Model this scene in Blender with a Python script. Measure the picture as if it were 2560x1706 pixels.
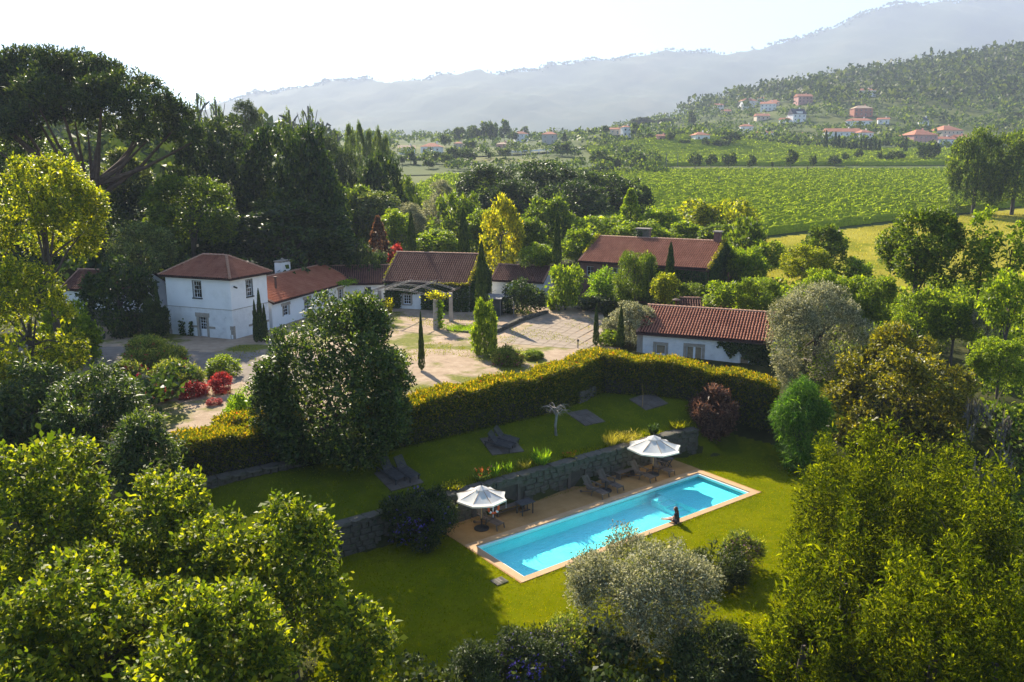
import bpy, math, random
import numpy as np
from mathutils import Vector, Matrix

sc = bpy.context.scene
for o in list(bpy.data.objects):
    bpy.data.objects.remove(o, do_unlink=True)
COL = sc.collection
rad = math.radians

# ---------------------------------------------------------------- camera
cd = bpy.data.cameras.new('camera')
cd.sensor_width = 36.0
cd.lens = 28.0
cd.clip_start = .5
cd.clip_end = 30000.0
cam = bpy.data.objects.new('camera', cd)
COL.objects.link(cam)
cam.location = (0, 0, 19.0)
cam.rotation_euler = (rad(90) - math.atan(.2074), 0, 0)
sc.camera = cam

# ---------------------------------------------------------------- sky, sun, exposure
SUN_EL, SUN_AZ = rad(33.0), rad(-25.0)          # azimuth from +Y, towards -X
sdir = Vector((math.sin(SUN_AZ) * math.cos(SUN_EL), math.cos(SUN_AZ) * math.cos(SUN_EL), math.sin(SUN_EL)))
world = bpy.data.worlds.new('World')
sc.world = world
world.use_nodes = True
wt = world.node_tree
wt.nodes.clear()
sky = wt.nodes.new('ShaderNodeTexSky')
sky.sky_type = 'NISHITA'
sky.sun_disc = False
sky.sun_elevation = SUN_EL
sky.sun_rotation = SUN_AZ
sky.air_density = 1.0
sky.dust_density = .3
sky.ozone_density = 5.0
bg = wt.nodes.new('ShaderNodeBackground')
bg.inputs['Strength'].default_value = .074
wo = wt.nodes.new('ShaderNodeOutputWorld')
wt.links.new(sky.outputs[0], bg.inputs[0])
wt.links.new(bg.outputs[0], wo.inputs[0])
ld = bpy.data.lights.new('sun', 'SUN')
ld.energy = 5.0
ld.angle = rad(.53)
ld.color = (1.0, .89, .71)
sun = bpy.data.objects.new('sun', ld)
COL.objects.link(sun)
sun.rotation_euler = sdir.to_track_quat('Z', 'Y').to_euler()
sun.location = (-40, 80, 120)
vs = sc.view_settings
vs.view_transform = 'Standard'
vs.look = 'None'
vs.gamma = 1.0
vs.exposure = 1.85
vs.use_curve_mapping = False
sc.cycles.max_bounces = 8
sc.cycles.diffuse_bounces = 3
sc.cycles.transmission_bounces = 4
sc.cycles.transparent_max_bounces = 8
sc.cycles.volume_bounces = 0
sc.cycles.sample_clamp_direct = 4.0
sc.cycles.sample_clamp_indirect = 3.0
sc.cycles.caustics_reflective = False
sc.cycles.caustics_refractive = False

# ---- terrain heights (metres); pool lawn is z = 0 ----
WALL_X = np.array([-60., -12., -9., -3.6, 11.1, 13., 22., 60.])
WALL_Y = np.array([12., 33.3, 37.2, 41.2, 52.1, 52.9, 50., 40.])
HEDGE_X = np.array([-60., -30., -16.3, -7.3, -1.34, 3.0, 6.5, 11., 15.2, 18.3, 30., 70.])
HEDGE_Y = np.array([30., 33., 39.4, 45.1, 50.0, 53.1, 58.0, 57.2, 55.3, 53.8, 50., 44.])
FAR_Y = np.array([-200., 20., 60., 88., 100., 130., 180., 250., 330., 360., 500., 700., 1000., 1600., 3000., 9000.])
FAR_Z = np.array([2.6, 2.8, 3.3, 3.3, 3.7, 5.6, 9.6, 14.8, 20.2, 22.8, 34.6, 48., 62., 75., 90., 120.])
def sstep(a, b, t):
    t = np.clip((t - a) / (b - a), 0., 1.)
    return t * t * (3. - 2. * t)
def ground(x, y):
    x = np.asarray(x, float); y = np.asarray(y, float)
    s1 = y - np.interp(x, WALL_X, WALL_Y)
    s2 = y - np.interp(x, HEDGE_X, HEDGE_Y)
    far = np.interp(y, FAR_Y, FAR_Z)
    wide = sstep(12.6, 15., x)
    up1 = sstep(.12, .42, s1) * (1 - wide) + sstep(-1., 7., s1) * wide
    frac = np.clip((s1 - .5) / np.maximum(s1 - s2 - .5, .5), 0., 1.)
    zt = 1.7 * up1 + (1.2 * (1 - wide) + .1 * wide) * frac * up1 - .5 * up1 * sstep(14., 19., x)
    right = sstep(6., 14., x) * (1 - sstep(70., 100., y))
    up2 = sstep(.5, 1.2, s2) * (1 - sstep(17., 21., x)) + sstep(0., 20., s2) * sstep(17., 21., x)
    z = zt * (1 - up2) + (far - .7 * right) * up2
    low = sstep(16., 27., x) * (1 - sstep(45., 60., y)) + sstep(-12., -24., x) * (1 - sstep(34., 46., y))
    z = z - 1.2 * low * (1 - up2)
    # wooded rise on the left, village hill on the right, dry mounds by the road
    z = z + 5. * sstep(-40., -75., x) * sstep(70., 120., y) * (1 - sstep(300., 500., y))
    hx = np.maximum(x - 40. - .1 * np.maximum(y - 500., 0), 0.)
    hx = hx - .42 * np.maximum(hx - 230., 0.)
    z = z + .245 * hx * sstep(470., 1040., y) * (1 - .35 * sstep(2000., 4000., y))
    z = z + 7.5 * np.exp(-(((x - 105.) / 52.) ** 2 + ((y - 485.) / 34.) ** 2))
    z = z + 9.5 * np.exp(-(((x - 75.) / 42.) ** 2 + ((y - 560.) / 30.) ** 2))
    n = np.sin(x * .021 + 1.3) * np.cos(y * .017) + .5 * np.sin(x * .057 + y * .043)
    z = z + n * 2.2 * sstep(420., 900., y)
    return z

HAZE = .0002
PINE_LOBES = [
    (-61.5, 100.0, 30.0, 3.14),
    (-60.0, 103.0, 31.2, 3.12),
    (-54.0, 98.0, 30.8, 2.66),
    (-54.1, 104.0, 31.4, 2.71),
    (-49.2, 100.0, 30.2, 2.51),
    (-44.6, 96.0, 28.8, 2.11),
    (-45.2, 103.0, 28.7, 1.95),
    (-41.3, 98.0, 26.8, 1.65),
    (-40.5, 100.0, 25.7, 1.79),
    (-40.6, 102.0, 24.1, 1.40),
    (-46.2, 106.0, 26.4, 2.12),
    (-42.9, 93.0, 26.4, 2.06),
    (-46.7, 94.0, 27.3, 2.57),
    (-57.1, 107.0, 28.7, 3.26),
    (-53.1, 93.0, 27.2, 2.83),
    (-64.5, 106.0, 27.7, 3.23),
    (-63.9, 100.0, 28.0, 3.15),
    (-63.2, 96.0, 24.9, 2.54),
    (-57.1, 95.0, 24.1, 2.31),
    (-59.2, 105.0, 25.3, 2.44),
    (-55.2, 107.0, 25.4, 2.49),
    (-49.6, 104.0, 24.7, 1.98),
    (-43.3, 97.0, 23.4, 1.65),
    (-42.9, 103.0, 23.0, 1.42),
    (-65.9, 103.0, 23.8, 2.18),
    (-54.3, 100.0, 29.5, 3.14),
    (-58.5, 100.0, 28.7, 3.15),
    (-50.6, 100.0, 29.0, 2.88),
    (-48.0, 106.0, 24.7, 1.68),
    (-47.4, 97.0, 26.0, 2.45),
    (-53.0, 100.0, 26.3, 2.74),
    (-58.4, 102.0, 26.2, 2.80),
    (-60.4, 98.0, 25.3, 2.59),
    (-42.1, 100.0, 24.4, 1.80),
    (-37.9, 97.0, 23.2, 1.23),
    (-47.4, 102.0, 23.2, 1.84),
    (-61.6, 104.0, 23.0, 1.99),
    (-68.3, 105.0, 27.4, 3.32),
]
TREES = [
    ('stonepine', -52.54, 100, 4.65, 33.06, 22.1, 13.61, 'huge umbrella pine rising highest at the left edge against the white sky', ''),
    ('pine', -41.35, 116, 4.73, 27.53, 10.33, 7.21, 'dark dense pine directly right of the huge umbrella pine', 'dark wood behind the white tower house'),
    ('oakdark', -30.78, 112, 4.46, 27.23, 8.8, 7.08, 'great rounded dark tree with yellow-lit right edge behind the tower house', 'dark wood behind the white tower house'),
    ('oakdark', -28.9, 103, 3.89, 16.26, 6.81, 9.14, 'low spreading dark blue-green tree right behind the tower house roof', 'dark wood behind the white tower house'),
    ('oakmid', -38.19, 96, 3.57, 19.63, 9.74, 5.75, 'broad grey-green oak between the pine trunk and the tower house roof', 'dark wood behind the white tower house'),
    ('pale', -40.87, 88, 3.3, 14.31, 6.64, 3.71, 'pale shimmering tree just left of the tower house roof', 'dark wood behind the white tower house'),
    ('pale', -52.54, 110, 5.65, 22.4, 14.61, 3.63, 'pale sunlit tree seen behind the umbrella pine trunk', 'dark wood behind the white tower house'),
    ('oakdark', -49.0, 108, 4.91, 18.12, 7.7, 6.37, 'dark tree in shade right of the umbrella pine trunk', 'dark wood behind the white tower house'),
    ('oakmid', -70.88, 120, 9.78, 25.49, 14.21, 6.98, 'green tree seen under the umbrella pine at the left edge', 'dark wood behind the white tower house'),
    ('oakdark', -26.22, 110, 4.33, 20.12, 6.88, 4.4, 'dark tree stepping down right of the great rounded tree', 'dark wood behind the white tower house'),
    ('yellowtree', -35.42, 61, 3.3, 20.67, 11.27, 4.28, 'tall yellow-green sunlit tree at the left edge below the umbrella pine', ''),
    ('yellowtree', -34.17, 55, 3.24, 13.24, 4.55, 3.61, 'lower olive-green tree at the left edge beside the gravel drive', ''),
    ('mid', -37.41, 66, 3.3, 8.81, 3.57, 2.19, 'small yellow-green tree overhanging the left end of the gravel drive', ''),
    ('bushdark', -39.86, 80, 3.3, 10.63, 3.3, 3.94, 'dark climber-covered mass left of the tower house', 'dark wood behind the white tower house'),
    ('bushdark', -35.14, 77, 3.3, 7.11, 4.08, 1.45, 'flowering shrub against the stone wall left of the tower house', ''),
    ('eucalyptus', -62.37, 165, 11.92, 35.63, 25.38, 1.38, 'leftmost of the thin eucalypts poking above the wood', 'thin eucalypts above the wood'),
    ('eucalyptus', -60.35, 168, 11.74, 34.58, 25.5, 1.32, 'second thin eucalypt above the wood, beside the leftmost', 'thin eucalypts above the wood'),
    ('pine', -51.81, 160, 9.32, 33.19, 25.19, 3.19, 'small flat-topped pine above the wood left of the eucalypt group', 'dark wood behind the white tower house'),
    ('eucalyptus', -46.56, 172, 9.42, 32.86, 23.88, 1.54, 'thin eucalypt with three round tufts just right of the great rounded tree', 'thin eucalypts above the wood'),
    ('eucalyptus', -44.11, 178, 9.63, 34.25, 23.13, 1.68, 'tallest thin eucalypt standing against the pale far mountain', 'thin eucalypts above the wood'),
    ('eucalyptus', -40.31, 175, 9.2, 30.7, 22.15, 1.66, 'lower bushy eucalypt right of the tallest thin eucalypt', 'thin eucalypts above the wood'),
    ('eucalyptus', -38.68, 180, 9.6, 29.48, 22.24, 1.33, 'rightmost small eucalypt beside the dark pines', 'thin eucalypts above the wood'),
    ('pine', -33.75, 150, 7.2, 25.73, 13.81, 3.58, 'dark pine on the slope below the thin eucalypts', 'dark wood behind the white tower house'),
    ('pine', -29.79, 145, 6.8, 23.49, 11.67, 3.24, 'lower dark pine at the right end of the wood', 'dark wood behind the white tower house'),
    ('column', -40.44, 205, 11.46, 31.67, 19.48, 1.52, 'leftmost column-shaped tree of the row below the far mountain', 'row of column-shaped trees'),
    ('column', -38.83, 208, 11.68, 31.96, 19.49, 1.43, 'tall second column-shaped tree from the left', 'row of column-shaped trees'),
    ('column', -35.62, 205, 11.46, 30.41, 18.4, 1.41, 'middle column-shaped tree of the row', 'row of column-shaped trees'),
    ('column', -33.93, 208, 11.68, 30.68, 18.94, 1.32, 'fourth column-shaped tree with a rounded tip', 'row of column-shaped trees'),
    ('column', -31.65, 205, 11.46, 29.04, 18.94, 1.09, 'short rightmost column-shaped tree of the row', 'row of column-shaped trees'),
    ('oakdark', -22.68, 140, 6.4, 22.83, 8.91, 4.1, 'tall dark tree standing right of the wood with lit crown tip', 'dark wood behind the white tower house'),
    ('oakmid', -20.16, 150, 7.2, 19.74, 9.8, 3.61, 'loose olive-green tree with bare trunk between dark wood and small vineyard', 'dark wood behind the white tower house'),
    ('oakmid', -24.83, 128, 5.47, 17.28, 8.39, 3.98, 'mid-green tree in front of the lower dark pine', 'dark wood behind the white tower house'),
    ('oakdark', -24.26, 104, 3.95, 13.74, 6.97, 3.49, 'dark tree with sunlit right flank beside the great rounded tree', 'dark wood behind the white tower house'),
    ('pale', -20.88, 126, 5.35, 16.64, 9.92, 3.52, 'pale green tree in the gap left of the grey olives', ''),
    ('mid', -17.28, 118, 4.84, 14.29, 9.22, 2.55, 'light green spreading tree left of the big grey olive', ''),
    ('bushdark', -19.33, 104, 3.95, 10.38, 7.83, 2.83, 'dark garden mass behind the dark tiled outbuilding roof', ''),
    ('olivemid', -16.14, 124, 5.22, 14.71, 8.86, 2.81, 'big grey olive with a forked trunk behind the barn', 'grey olives behind the barn'),
    ('olivemid', -12.73, 138, 6.24, 15.54, 9.05, 3.12, 'second grey olive, higher up and right of the big grey olive', 'grey olives behind the barn'),
    ('olivemid', -14.27, 160, 8.0, 18.12, 13.47, 2.57, 'small round grey olive below the yellow-green vineyard patch', 'grey olives behind the barn'),
    ('copper', -18.68, 112, 4.46, 13.33, 8.32, 1.51, 'copper-leaved cone-shaped tree left of the leftmost back cypress', ''),
    ('redshrub', -15.39, 106, 4.08, 9.87, 8.37, 1.15, 'red maple behind the barn roof, left of a cypress', ''),
    ('mid', -10.42, 112, 4.46, 11.53, 7.28, 3.65, 'light green shrubbery between the two cypresses behind the barn', 'mixed trees behind the barns'),
    ('cypress', -12.94, 103, 3.89, 14.18, 8.22, 0.72, 'leftmost slender cypress behind the barn roof', 'slender cypresses'),
    ('cypress', -6.25, 103, 3.89, 14.78, 8.22, 0.89, 'broad slender cypress behind the middle of the barn roof', 'slender cypresses'),
    ('cypress', 5.65, 100, 3.7, 14.37, 7.99, 0.59, 'tall slender cypress right of the yellow tree', 'slender cypresses'),
    ('cypress', -3.34, 87, 3.3, 11.79, 5.08, 0.76, 'tall cypress standing at the ivy gable of the barn', 'slender cypresses'),
    ('cypress', -7.43, 63.7, 3.3, 8.02, 3.3, 0.28, 'needle-thin cypress at the near edge of the courtyard', 'slender cypresses'),
    ('cypress', -24.17, 75.2, 3.3, 8.31, 3.3, 0.37, 'triple-tipped thin cypress at the tower house right wall', 'slender cypresses'),
    ('cypress', -35.13, 78, 3.3, 8.78, 3.67, 0.39, 'thin dark cypress left of the tower house', 'slender cypresses'),
    ('cypress', 18.11, 91, 3.25, 11.31, 4.95, 0.74, 'broad cypress in front of the ivy-covered long house', 'slender cypresses'),
    ('cypress', 15.08, 86, 2.98, 9.53, 5.24, 0.47, 'thinner cypress left of the broad one before the long house', 'slender cypresses'),
    ('cypress', 7.96, 74, 3.2, 7.0, 3.2, 0.33, 'left of two small cypresses behind the hedge corner', 'slender cypresses'),
    ('cypress', 10.16, 73, 2.94, 6.99, 3.19, 0.4, 'right of two small cypresses behind the hedge corner', 'slender cypresses'),
    ('yellowmid', -1.55, 109, 4.27, 15.92, 5.2, 3.05, 'bright yellow sweetgum with spiky tips behind the barn', ''),
    ('oakdark', -4.26, 172, 8.96, 21.91, 12.14, 7.8, 'leftmost lit crown of the dark oak wood in the middle', 'dark oak wood in the middle'),
    ('oakdark', 6.81, 174, 9.12, 22.49, 11.13, 8.81, 'central high crown of the dark oak wood in the middle', 'dark oak wood in the middle'),
    ('oakdark', 18.93, 170, 8.8, 20.46, 9.95, 7.72, 'right crown of the dark oak wood in the middle', 'dark oak wood in the middle'),
    ('oakdark', 25.05, 168, 8.64, 18.34, 10.5, 4.68, 'rightmost low crown of the dark oak wood by the vineyard', 'dark oak wood in the middle'),
    ('oakdark', 0.3, 162, 8.16, 18.95, 9.07, 6.5, 'front left crown of the dark oak wood in the middle', 'dark oak wood in the middle'),
    ('oakdark', 12.29, 160, 8.0, 18.54, 8.33, 8.14, 'front right crown of the dark oak wood in the middle', 'dark oak wood in the middle'),
    ('oakmid', -8.69, 128, 5.47, 17.15, 8.04, 3.78, 'mid-green tree behind the two barn cypresses', 'mixed trees behind the barns'),
    ('mid', -3.72, 122, 5.09, 14.13, 8.89, 3.29, 'light green tree left of the yellow sweetgum', 'mixed trees behind the barns'),
    ('oakmid', 5.97, 130, 5.6, 16.09, 8.22, 4.33, 'rounded green tree above the tall slender cypress', 'mixed trees behind the barns'),
    ('oakmid', 2.19, 114, 4.59, 13.23, 7.69, 2.77, 'green tree just right of the yellow sweetgum', 'mixed trees behind the barns'),
    ('conemid', 19.68, 134, 5.92, 16.71, 10.06, 2.3, 'cone-shaped bright green tree in front of the oak wood', 'mixed trees behind the barns'),
    ('mid', 13.17, 126, 5.35, 13.3, 7.87, 3.95, 'pale green tree left of the cone-shaped one', 'mixed trees behind the barns'),
    ('mid', 9.28, 108, 4.21, 11.91, 7.1, 2.81, 'round green tree left of the long house roof', 'mixed trees behind the barns'),
    ('mid', 3.31, 104, 3.95, 10.38, 6.97, 2.55, 'low yellow-green shrubbery right of the sweetgum', 'mixed trees behind the barns'),
    ('mid', 24.09, 130, 5.6, 13.95, 8.22, 3.37, 'pale green tree right of the cone-shaped one', 'mixed trees behind the barns'),
    ('yellowmid2', 31.0, 136, 6.08, 15.16, 8.83, 3.66, 'yellow-green tree at the foot of the vineyard', 'mixed trees behind the barns'),
    ('yellowmid2', 36.99, 134, 5.92, 15.93, 7.89, 3.96, 'golden tree between vineyard and long house chimney', 'mixed trees behind the barns'),
    ('mid', 26.31, 122, 5.09, 12.18, 7.56, 3.96, 'light green tree above the long house roof', 'mixed trees behind the barns'),
    ('mid', 19.05, 120, 4.97, 12.61, 8.4, 3.89, 'green tree behind the wide chimney of the long house', 'mixed trees behind the barns'),
    ('oakmid', 30.06, 116, 4.71, 12.2, 7.49, 3.27, 'green tree behind the brick chimney of the long house', 'mixed trees behind the barns'),
    ('oakmid', 31.62, 108, 4.21, 13.54, 5.32, 3.21, 'dark round tree right of the long house gable', 'mixed trees behind the barns'),
    ('mid', 32.97, 104, 3.95, 11.22, 5.83, 2.54, 'loose green tree right of the long house at the field edge', 'mixed trees behind the barns'),
    ('oakmid', 38.31, 98, 3.62, 13.1, 7.4, 2.76, 'dark round tree standing against the dry field', 'mixed trees behind the barns'),
    ('yellowmid2', 32.99, 90, 3.19, 11.54, 6.61, 3.04, 'yellow-lit bush tree before the dark round one', 'mixed trees behind the barns'),
    ('mid', 28.75, 98, 3.62, 10.34, 4.42, 2.67, 'feathery green tree beside the ivy gable of the long house', 'mixed trees behind the barns'),
    ('mid', 41.07, 96, 3.53, 9.48, 4.71, 2.88, 'green tree at the lower edge of the dry field', 'mixed trees behind the barns'),
    ('mid', 6.28, 93, 3.47, 9.37, 3.86, 2.19, 'yellow-green bush tree right of the small white barn', 'mixed trees behind the barns'),
    ('vinebush', 11.49, 96, 3.54, 8.0, 5.35, 2.73, 'bright green vine-covered arbour in front of the long house', ''),
    ('oakmid', 14.0, 90, 3.19, 11.05, 5.1, 2.84, 'dark rounded tree in front of the long house wall', 'mixed trees behind the barns'),
    ('yellowmid2', 16.28, 84, 2.92, 8.92, 5.09, 1.47, 'bright yellow-green sapling between the two cypresses and lamp post', 'mixed trees behind the barns'),
    ('oakmid', 20.45, 90, 3.19, 7.35, 3.59, 2.23, 'dark tree below the ivy gable of the long house', 'mixed trees behind the barns'),
    ('mid', 22.0, 82, 2.85, 8.62, 4.96, 2.16, 'glossy green bush behind the white cottage roof', 'mixed trees behind the barns'),
    ('mid', 24.95, 80, 2.78, 9.22, 4.86, 2.41, 'second glossy green bush behind the white cottage roof', 'mixed trees behind the barns'),
    ('bushdark', 1.17, 91, 3.4, 7.37, 3.4, 2.6, 'dense round shrub against the small white barn', ''),
    ('hedgebush', 10.18, 93, 3.42, 5.06, 3.42, 3.08, 'clipped rounded dark hedge beyond the paved yard', ''),
    ('silver', 11.48, 76, 2.82, 7.27, 2.82, 2.6, 'silvery bush left of the white cottage roof', ''),
    ('mid', 9.34, 74.5, 3.05, 4.78, 3.05, 1.16, 'small clipped yellow-green bush between the two small cypresses', ''),
    ('mid', -2.47, 69.3, 3.3, 8.3, 3.3, 1.22, 'young yellow-green tree alone on the courtyard grass', ''),
    ('oleander', -0.42, 66, 3.3, 4.48, 3.3, 1.4, 'pink oleander behind the near end of the long hedge', ''),
    ('mid', 1.84, 68, 3.3, 4.08, 3.3, 0.91, 'small green bush beside the pink oleander', ''),
    ('rightoak', 37.88, 74, 2.63, 17.03, 7.58, 3.66, 'tall dark broadleaf tree with dense crown right of the dry field', ''),
    ('columnleaf', 41.75, 71, 2.6, 16.62, 8.43, 1.38, 'narrow leafy tree right of the tall dark broadleaf one', ''),
    ('columnleaf', 43.12, 69, 2.6, 16.25, 7.19, 1.71, 'narrow yellow-green tree at the right edge', ''),
    ('oakmid', 107.43, 188, 10.19, 30.33, 13.0, 6.56, 'left of two big field oaks at the right edge', 'field oaks at the right edge'),
    ('oakmid', 115.29, 186, 10.05, 30.49, 13.06, 6.88, 'right of two big field oaks at the right edge', 'field oaks at the right edge'),
    ('mid', 31.26, 80, 2.78, 9.97, 3.5, 3.29, 'green tree behind the grey olive by the cottage', 'green trees behind the magnolia'),
    ('mid', 35.63, 78, 2.72, 9.89, 3.89, 3.21, 'green tree in the middle behind the magnolia', 'green trees behind the magnolia'),
    ('mid', 36.37, 70, 2.6, 9.17, 4.24, 2.89, 'leafy green tree left of the small grey olive at right', 'green trees behind the magnolia'),
    ('mid', 38.43, 68, 2.59, 8.5, 4.28, 2.07, 'low leafy tree next to the small grey olive at right', 'green trees behind the magnolia'),
    ('olivemid', 40.09, 66, 2.54, 9.25, 5.09, 1.24, 'small grey olive at the right edge', ''),
    ('mid', 34.74, 55, 1.3, 8.03, 3.91, 2.3, 'yellow-green bush at the right edge behind the dead brush', 'green trees behind the magnolia'),
    ('mid', 39.14, 62, 2.27, 12.17, 6.28, 2.04, 'shaded green tree at the right edge below the narrow ones', 'green trees behind the magnolia'),
    ('olive', 24.54, 63, 2.07, 10.6, 2.89, 4.3, 'large silvery olive tree at the right end of the white cottage', ''),
    ('magnolia', 26.74, 53, 0.46, 9.27, 1.79, 5.0, 'broad glossy magnolia with bronze-green leaves on the right', ''),
    ('feather', 19.19, 50.5, -0.15, 5.79, 1.85, 2.05, 'bright green feathery shrub right of the hedge end', ''),
    ('brush', 28.71, 46, -1.18, 6.38, 2.55, 1.56, 'grey bare brush behind the mimosas at right', ''),
    ('mimosa', 15.66, 33, 0.0, 9.85, 0.0, 3.36, 'largest feathery mimosa, right of the pool lawn', 'feathery mimosas filling the lower right'),
    ('mimosa', 13.0, 28.5, 0.0, 6.89, 0.0, 3.15, 'mimosa spreading over the lawn edge near the pool corner', 'feathery mimosas filling the lower right'),
    ('mimosa', 18.47, 29, -0.15, 9.33, -0.15, 2.49, 'mimosa with a pointed tip at the right edge', 'feathery mimosas filling the lower right'),
    ('mimosa', 14.45, 24.5, 0.0, 7.36, 0.0, 2.88, 'nearest mimosa in the lower right corner', 'feathery mimosas filling the lower right'),
    ('mimosa', 10.42, 26, 0.0, 4.98, 0.0, 2.32, 'low mimosa at the bottom right of the olive tree', 'feathery mimosas filling the lower right'),
    ('mimosa', 15.69, 23, 0.0, 7.34, 0.0, 1.9, 'mimosa cut by the right edge at the bottom corner', 'feathery mimosas filling the lower right'),
    ('mimosa', 19.14, 33.5, -0.24, 8.62, -0.24, 2.29, 'slim mimosa behind the largest one at right', 'feathery mimosas filling the lower right'),
    ('olivefront', 5.54, 31, 0.0, 4.11, 0.0, 3.43, 'silvery olive tree in front of the pool', ''),
    ('rosemary', 9.88, 35, 0.0, 1.66, 0.0, 1.49, 'dark rosemary bush left of the mimosas', ''),
    ('pinkbush', 11.34, 36.5, 0.0, 1.7, 0.03, 0.97, 'pink-flowered bush behind the rosemary', ''),
    ('purplebush', 0.63, 27, 0.0, 2.1, 0.0, 1.8, 'purple-flowered bush left of the olive at the bottom', ''),
    ('pinkbush', 1.95, 28.5, 0.0, 1.77, 0.0, 1.03, 'pink flowering bush between purple bush and olive', ''),
    ('rosemary', -1.37, 26, 0.0, 2.06, 0.0, 1.26, 'dark low bush left of the purple-flowered bush', ''),
    ('rosemary', 7.55, 27, 0.0, 2.31, 0.0, 1.79, 'dark ground shrub under the right of the olive', ''),
    ('laurel', -10.1, 44.6, 3.11, 12.81, 3.11, 4.66, 'big dense dark evergreen tree at the end of the hedge', ''),
    ('brown', 14.13, 54, 0.84, 4.56, 0.84, 1.74, 'purple-brown maple bush at the right end of the terrace', ''),
    ('ceanothus', -5.04, 39.2, 0.0, 3.11, 0.13, 2.09, 'dark bush with small violet flowers left of the parasol', ''),
    ('oleander', -29.21, 63, 3.3, 6.15, 3.3, 3.16, 'large oleander with red flowers in front of the tower house', ''),
    ('oleander', -28.36, 58, 3.27, 5.44, 3.27, 1.79, 'left lower oleander bush', 'oleanders of the round bed'),
    ('oleander', -25.12, 58, 3.27, 5.28, 3.27, 1.95, 'right lower oleander bush', 'oleanders of the round bed'),
    ('redshrub', -25.29, 55, 3.24, 4.39, 3.24, 1.06, 'leftmost red maple below the oleanders', 'red maples below the oleanders'),
    ('redshrub', -23.19, 56, 3.25, 4.45, 3.25, 1.2, 'middle red maple below the oleanders', 'red maples below the oleanders'),
    ('redshrub', -21.54, 57, 3.26, 4.75, 3.26, 0.96, 'rightmost red maple below the oleanders', 'red maples below the oleanders'),
    ('redshrub', -21.0, 54, 3.22, 3.71, 3.22, 0.55, 'smallest red maple near the left hedge', 'red maples below the oleanders'),
    ('mid', -23.14, 62, 3.3, 5.04, 3.3, 1.39, 'wispy grey-green shrub right of the oleanders', ''),
    ('fresh', -16.38, 47, 3.14, 6.24, 3.74, 1.33, 'fresh green perennials at the back of the left hedge', ''),
    ('leftmid', -22.93, 42, 3.07, 8.82, 3.07, 2.83, 'feathery green tree left of the oleander bed', ''),
    ('leftmid', -27.31, 44, 3.1, 8.71, 3.1, 2.96, 'dark green tree at the left edge above the oaks', ''),
    ('leftmid', -18.3, 38, 2.35, 7.45, 2.35, 1.95, 'tree with long drooping leaves below the red maples', ''),
    ('oak', -17.91, 29, -0.59, 9.59, 1.66, 2.73, 'upper left oak crown at the left edge', 'leafy oaks filling the lower left'),
    ('oak', -13.79, 29.5, -0.07, 8.06, 1.75, 2.29, 'oak crown below the left hedge', 'leafy oaks filling the lower left'),
    ('oak', -13.5, 23.5, -0.05, 7.76, 0.44, 2.63, 'large central oak crown of the lower left group', 'leafy oaks filling the lower left'),
    ('oak', -8.35, 27.5, 0.0, 7.28, 0.0, 2.0, 'oak crown reaching out over the dark lawn', 'leafy oaks filling the lower left'),
    ('oak', -9.26, 23, 0.0, 6.6, 0.01, 2.46, 'broad oak crown at the bottom of the lower left group', 'leafy oaks filling the lower left'),
    ('oak', -14.39, 21, -0.12, 7.13, 0.9, 1.88, 'shaded oak crown in the lower left corner', 'leafy oaks filling the lower left'),
    ('oak', -5.74, 25.5, 0.0, 4.51, 0.0, 1.45, 'rightmost oak crown nearest the lawn bottom', 'leafy oaks filling the lower left'),
    ('oak', -10.99, 27, 0.0, 7.02, 1.41, 1.89, 'middle oak crown between the two upper ones', 'leafy oaks filling the lower left'),
    ('oak', -10.34, 19.5, 0.0, 6.69, 0.76, 2.01, 'nearest oak crown at the bottom edge of the left group', 'leafy oaks filling the lower left'),
]
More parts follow.
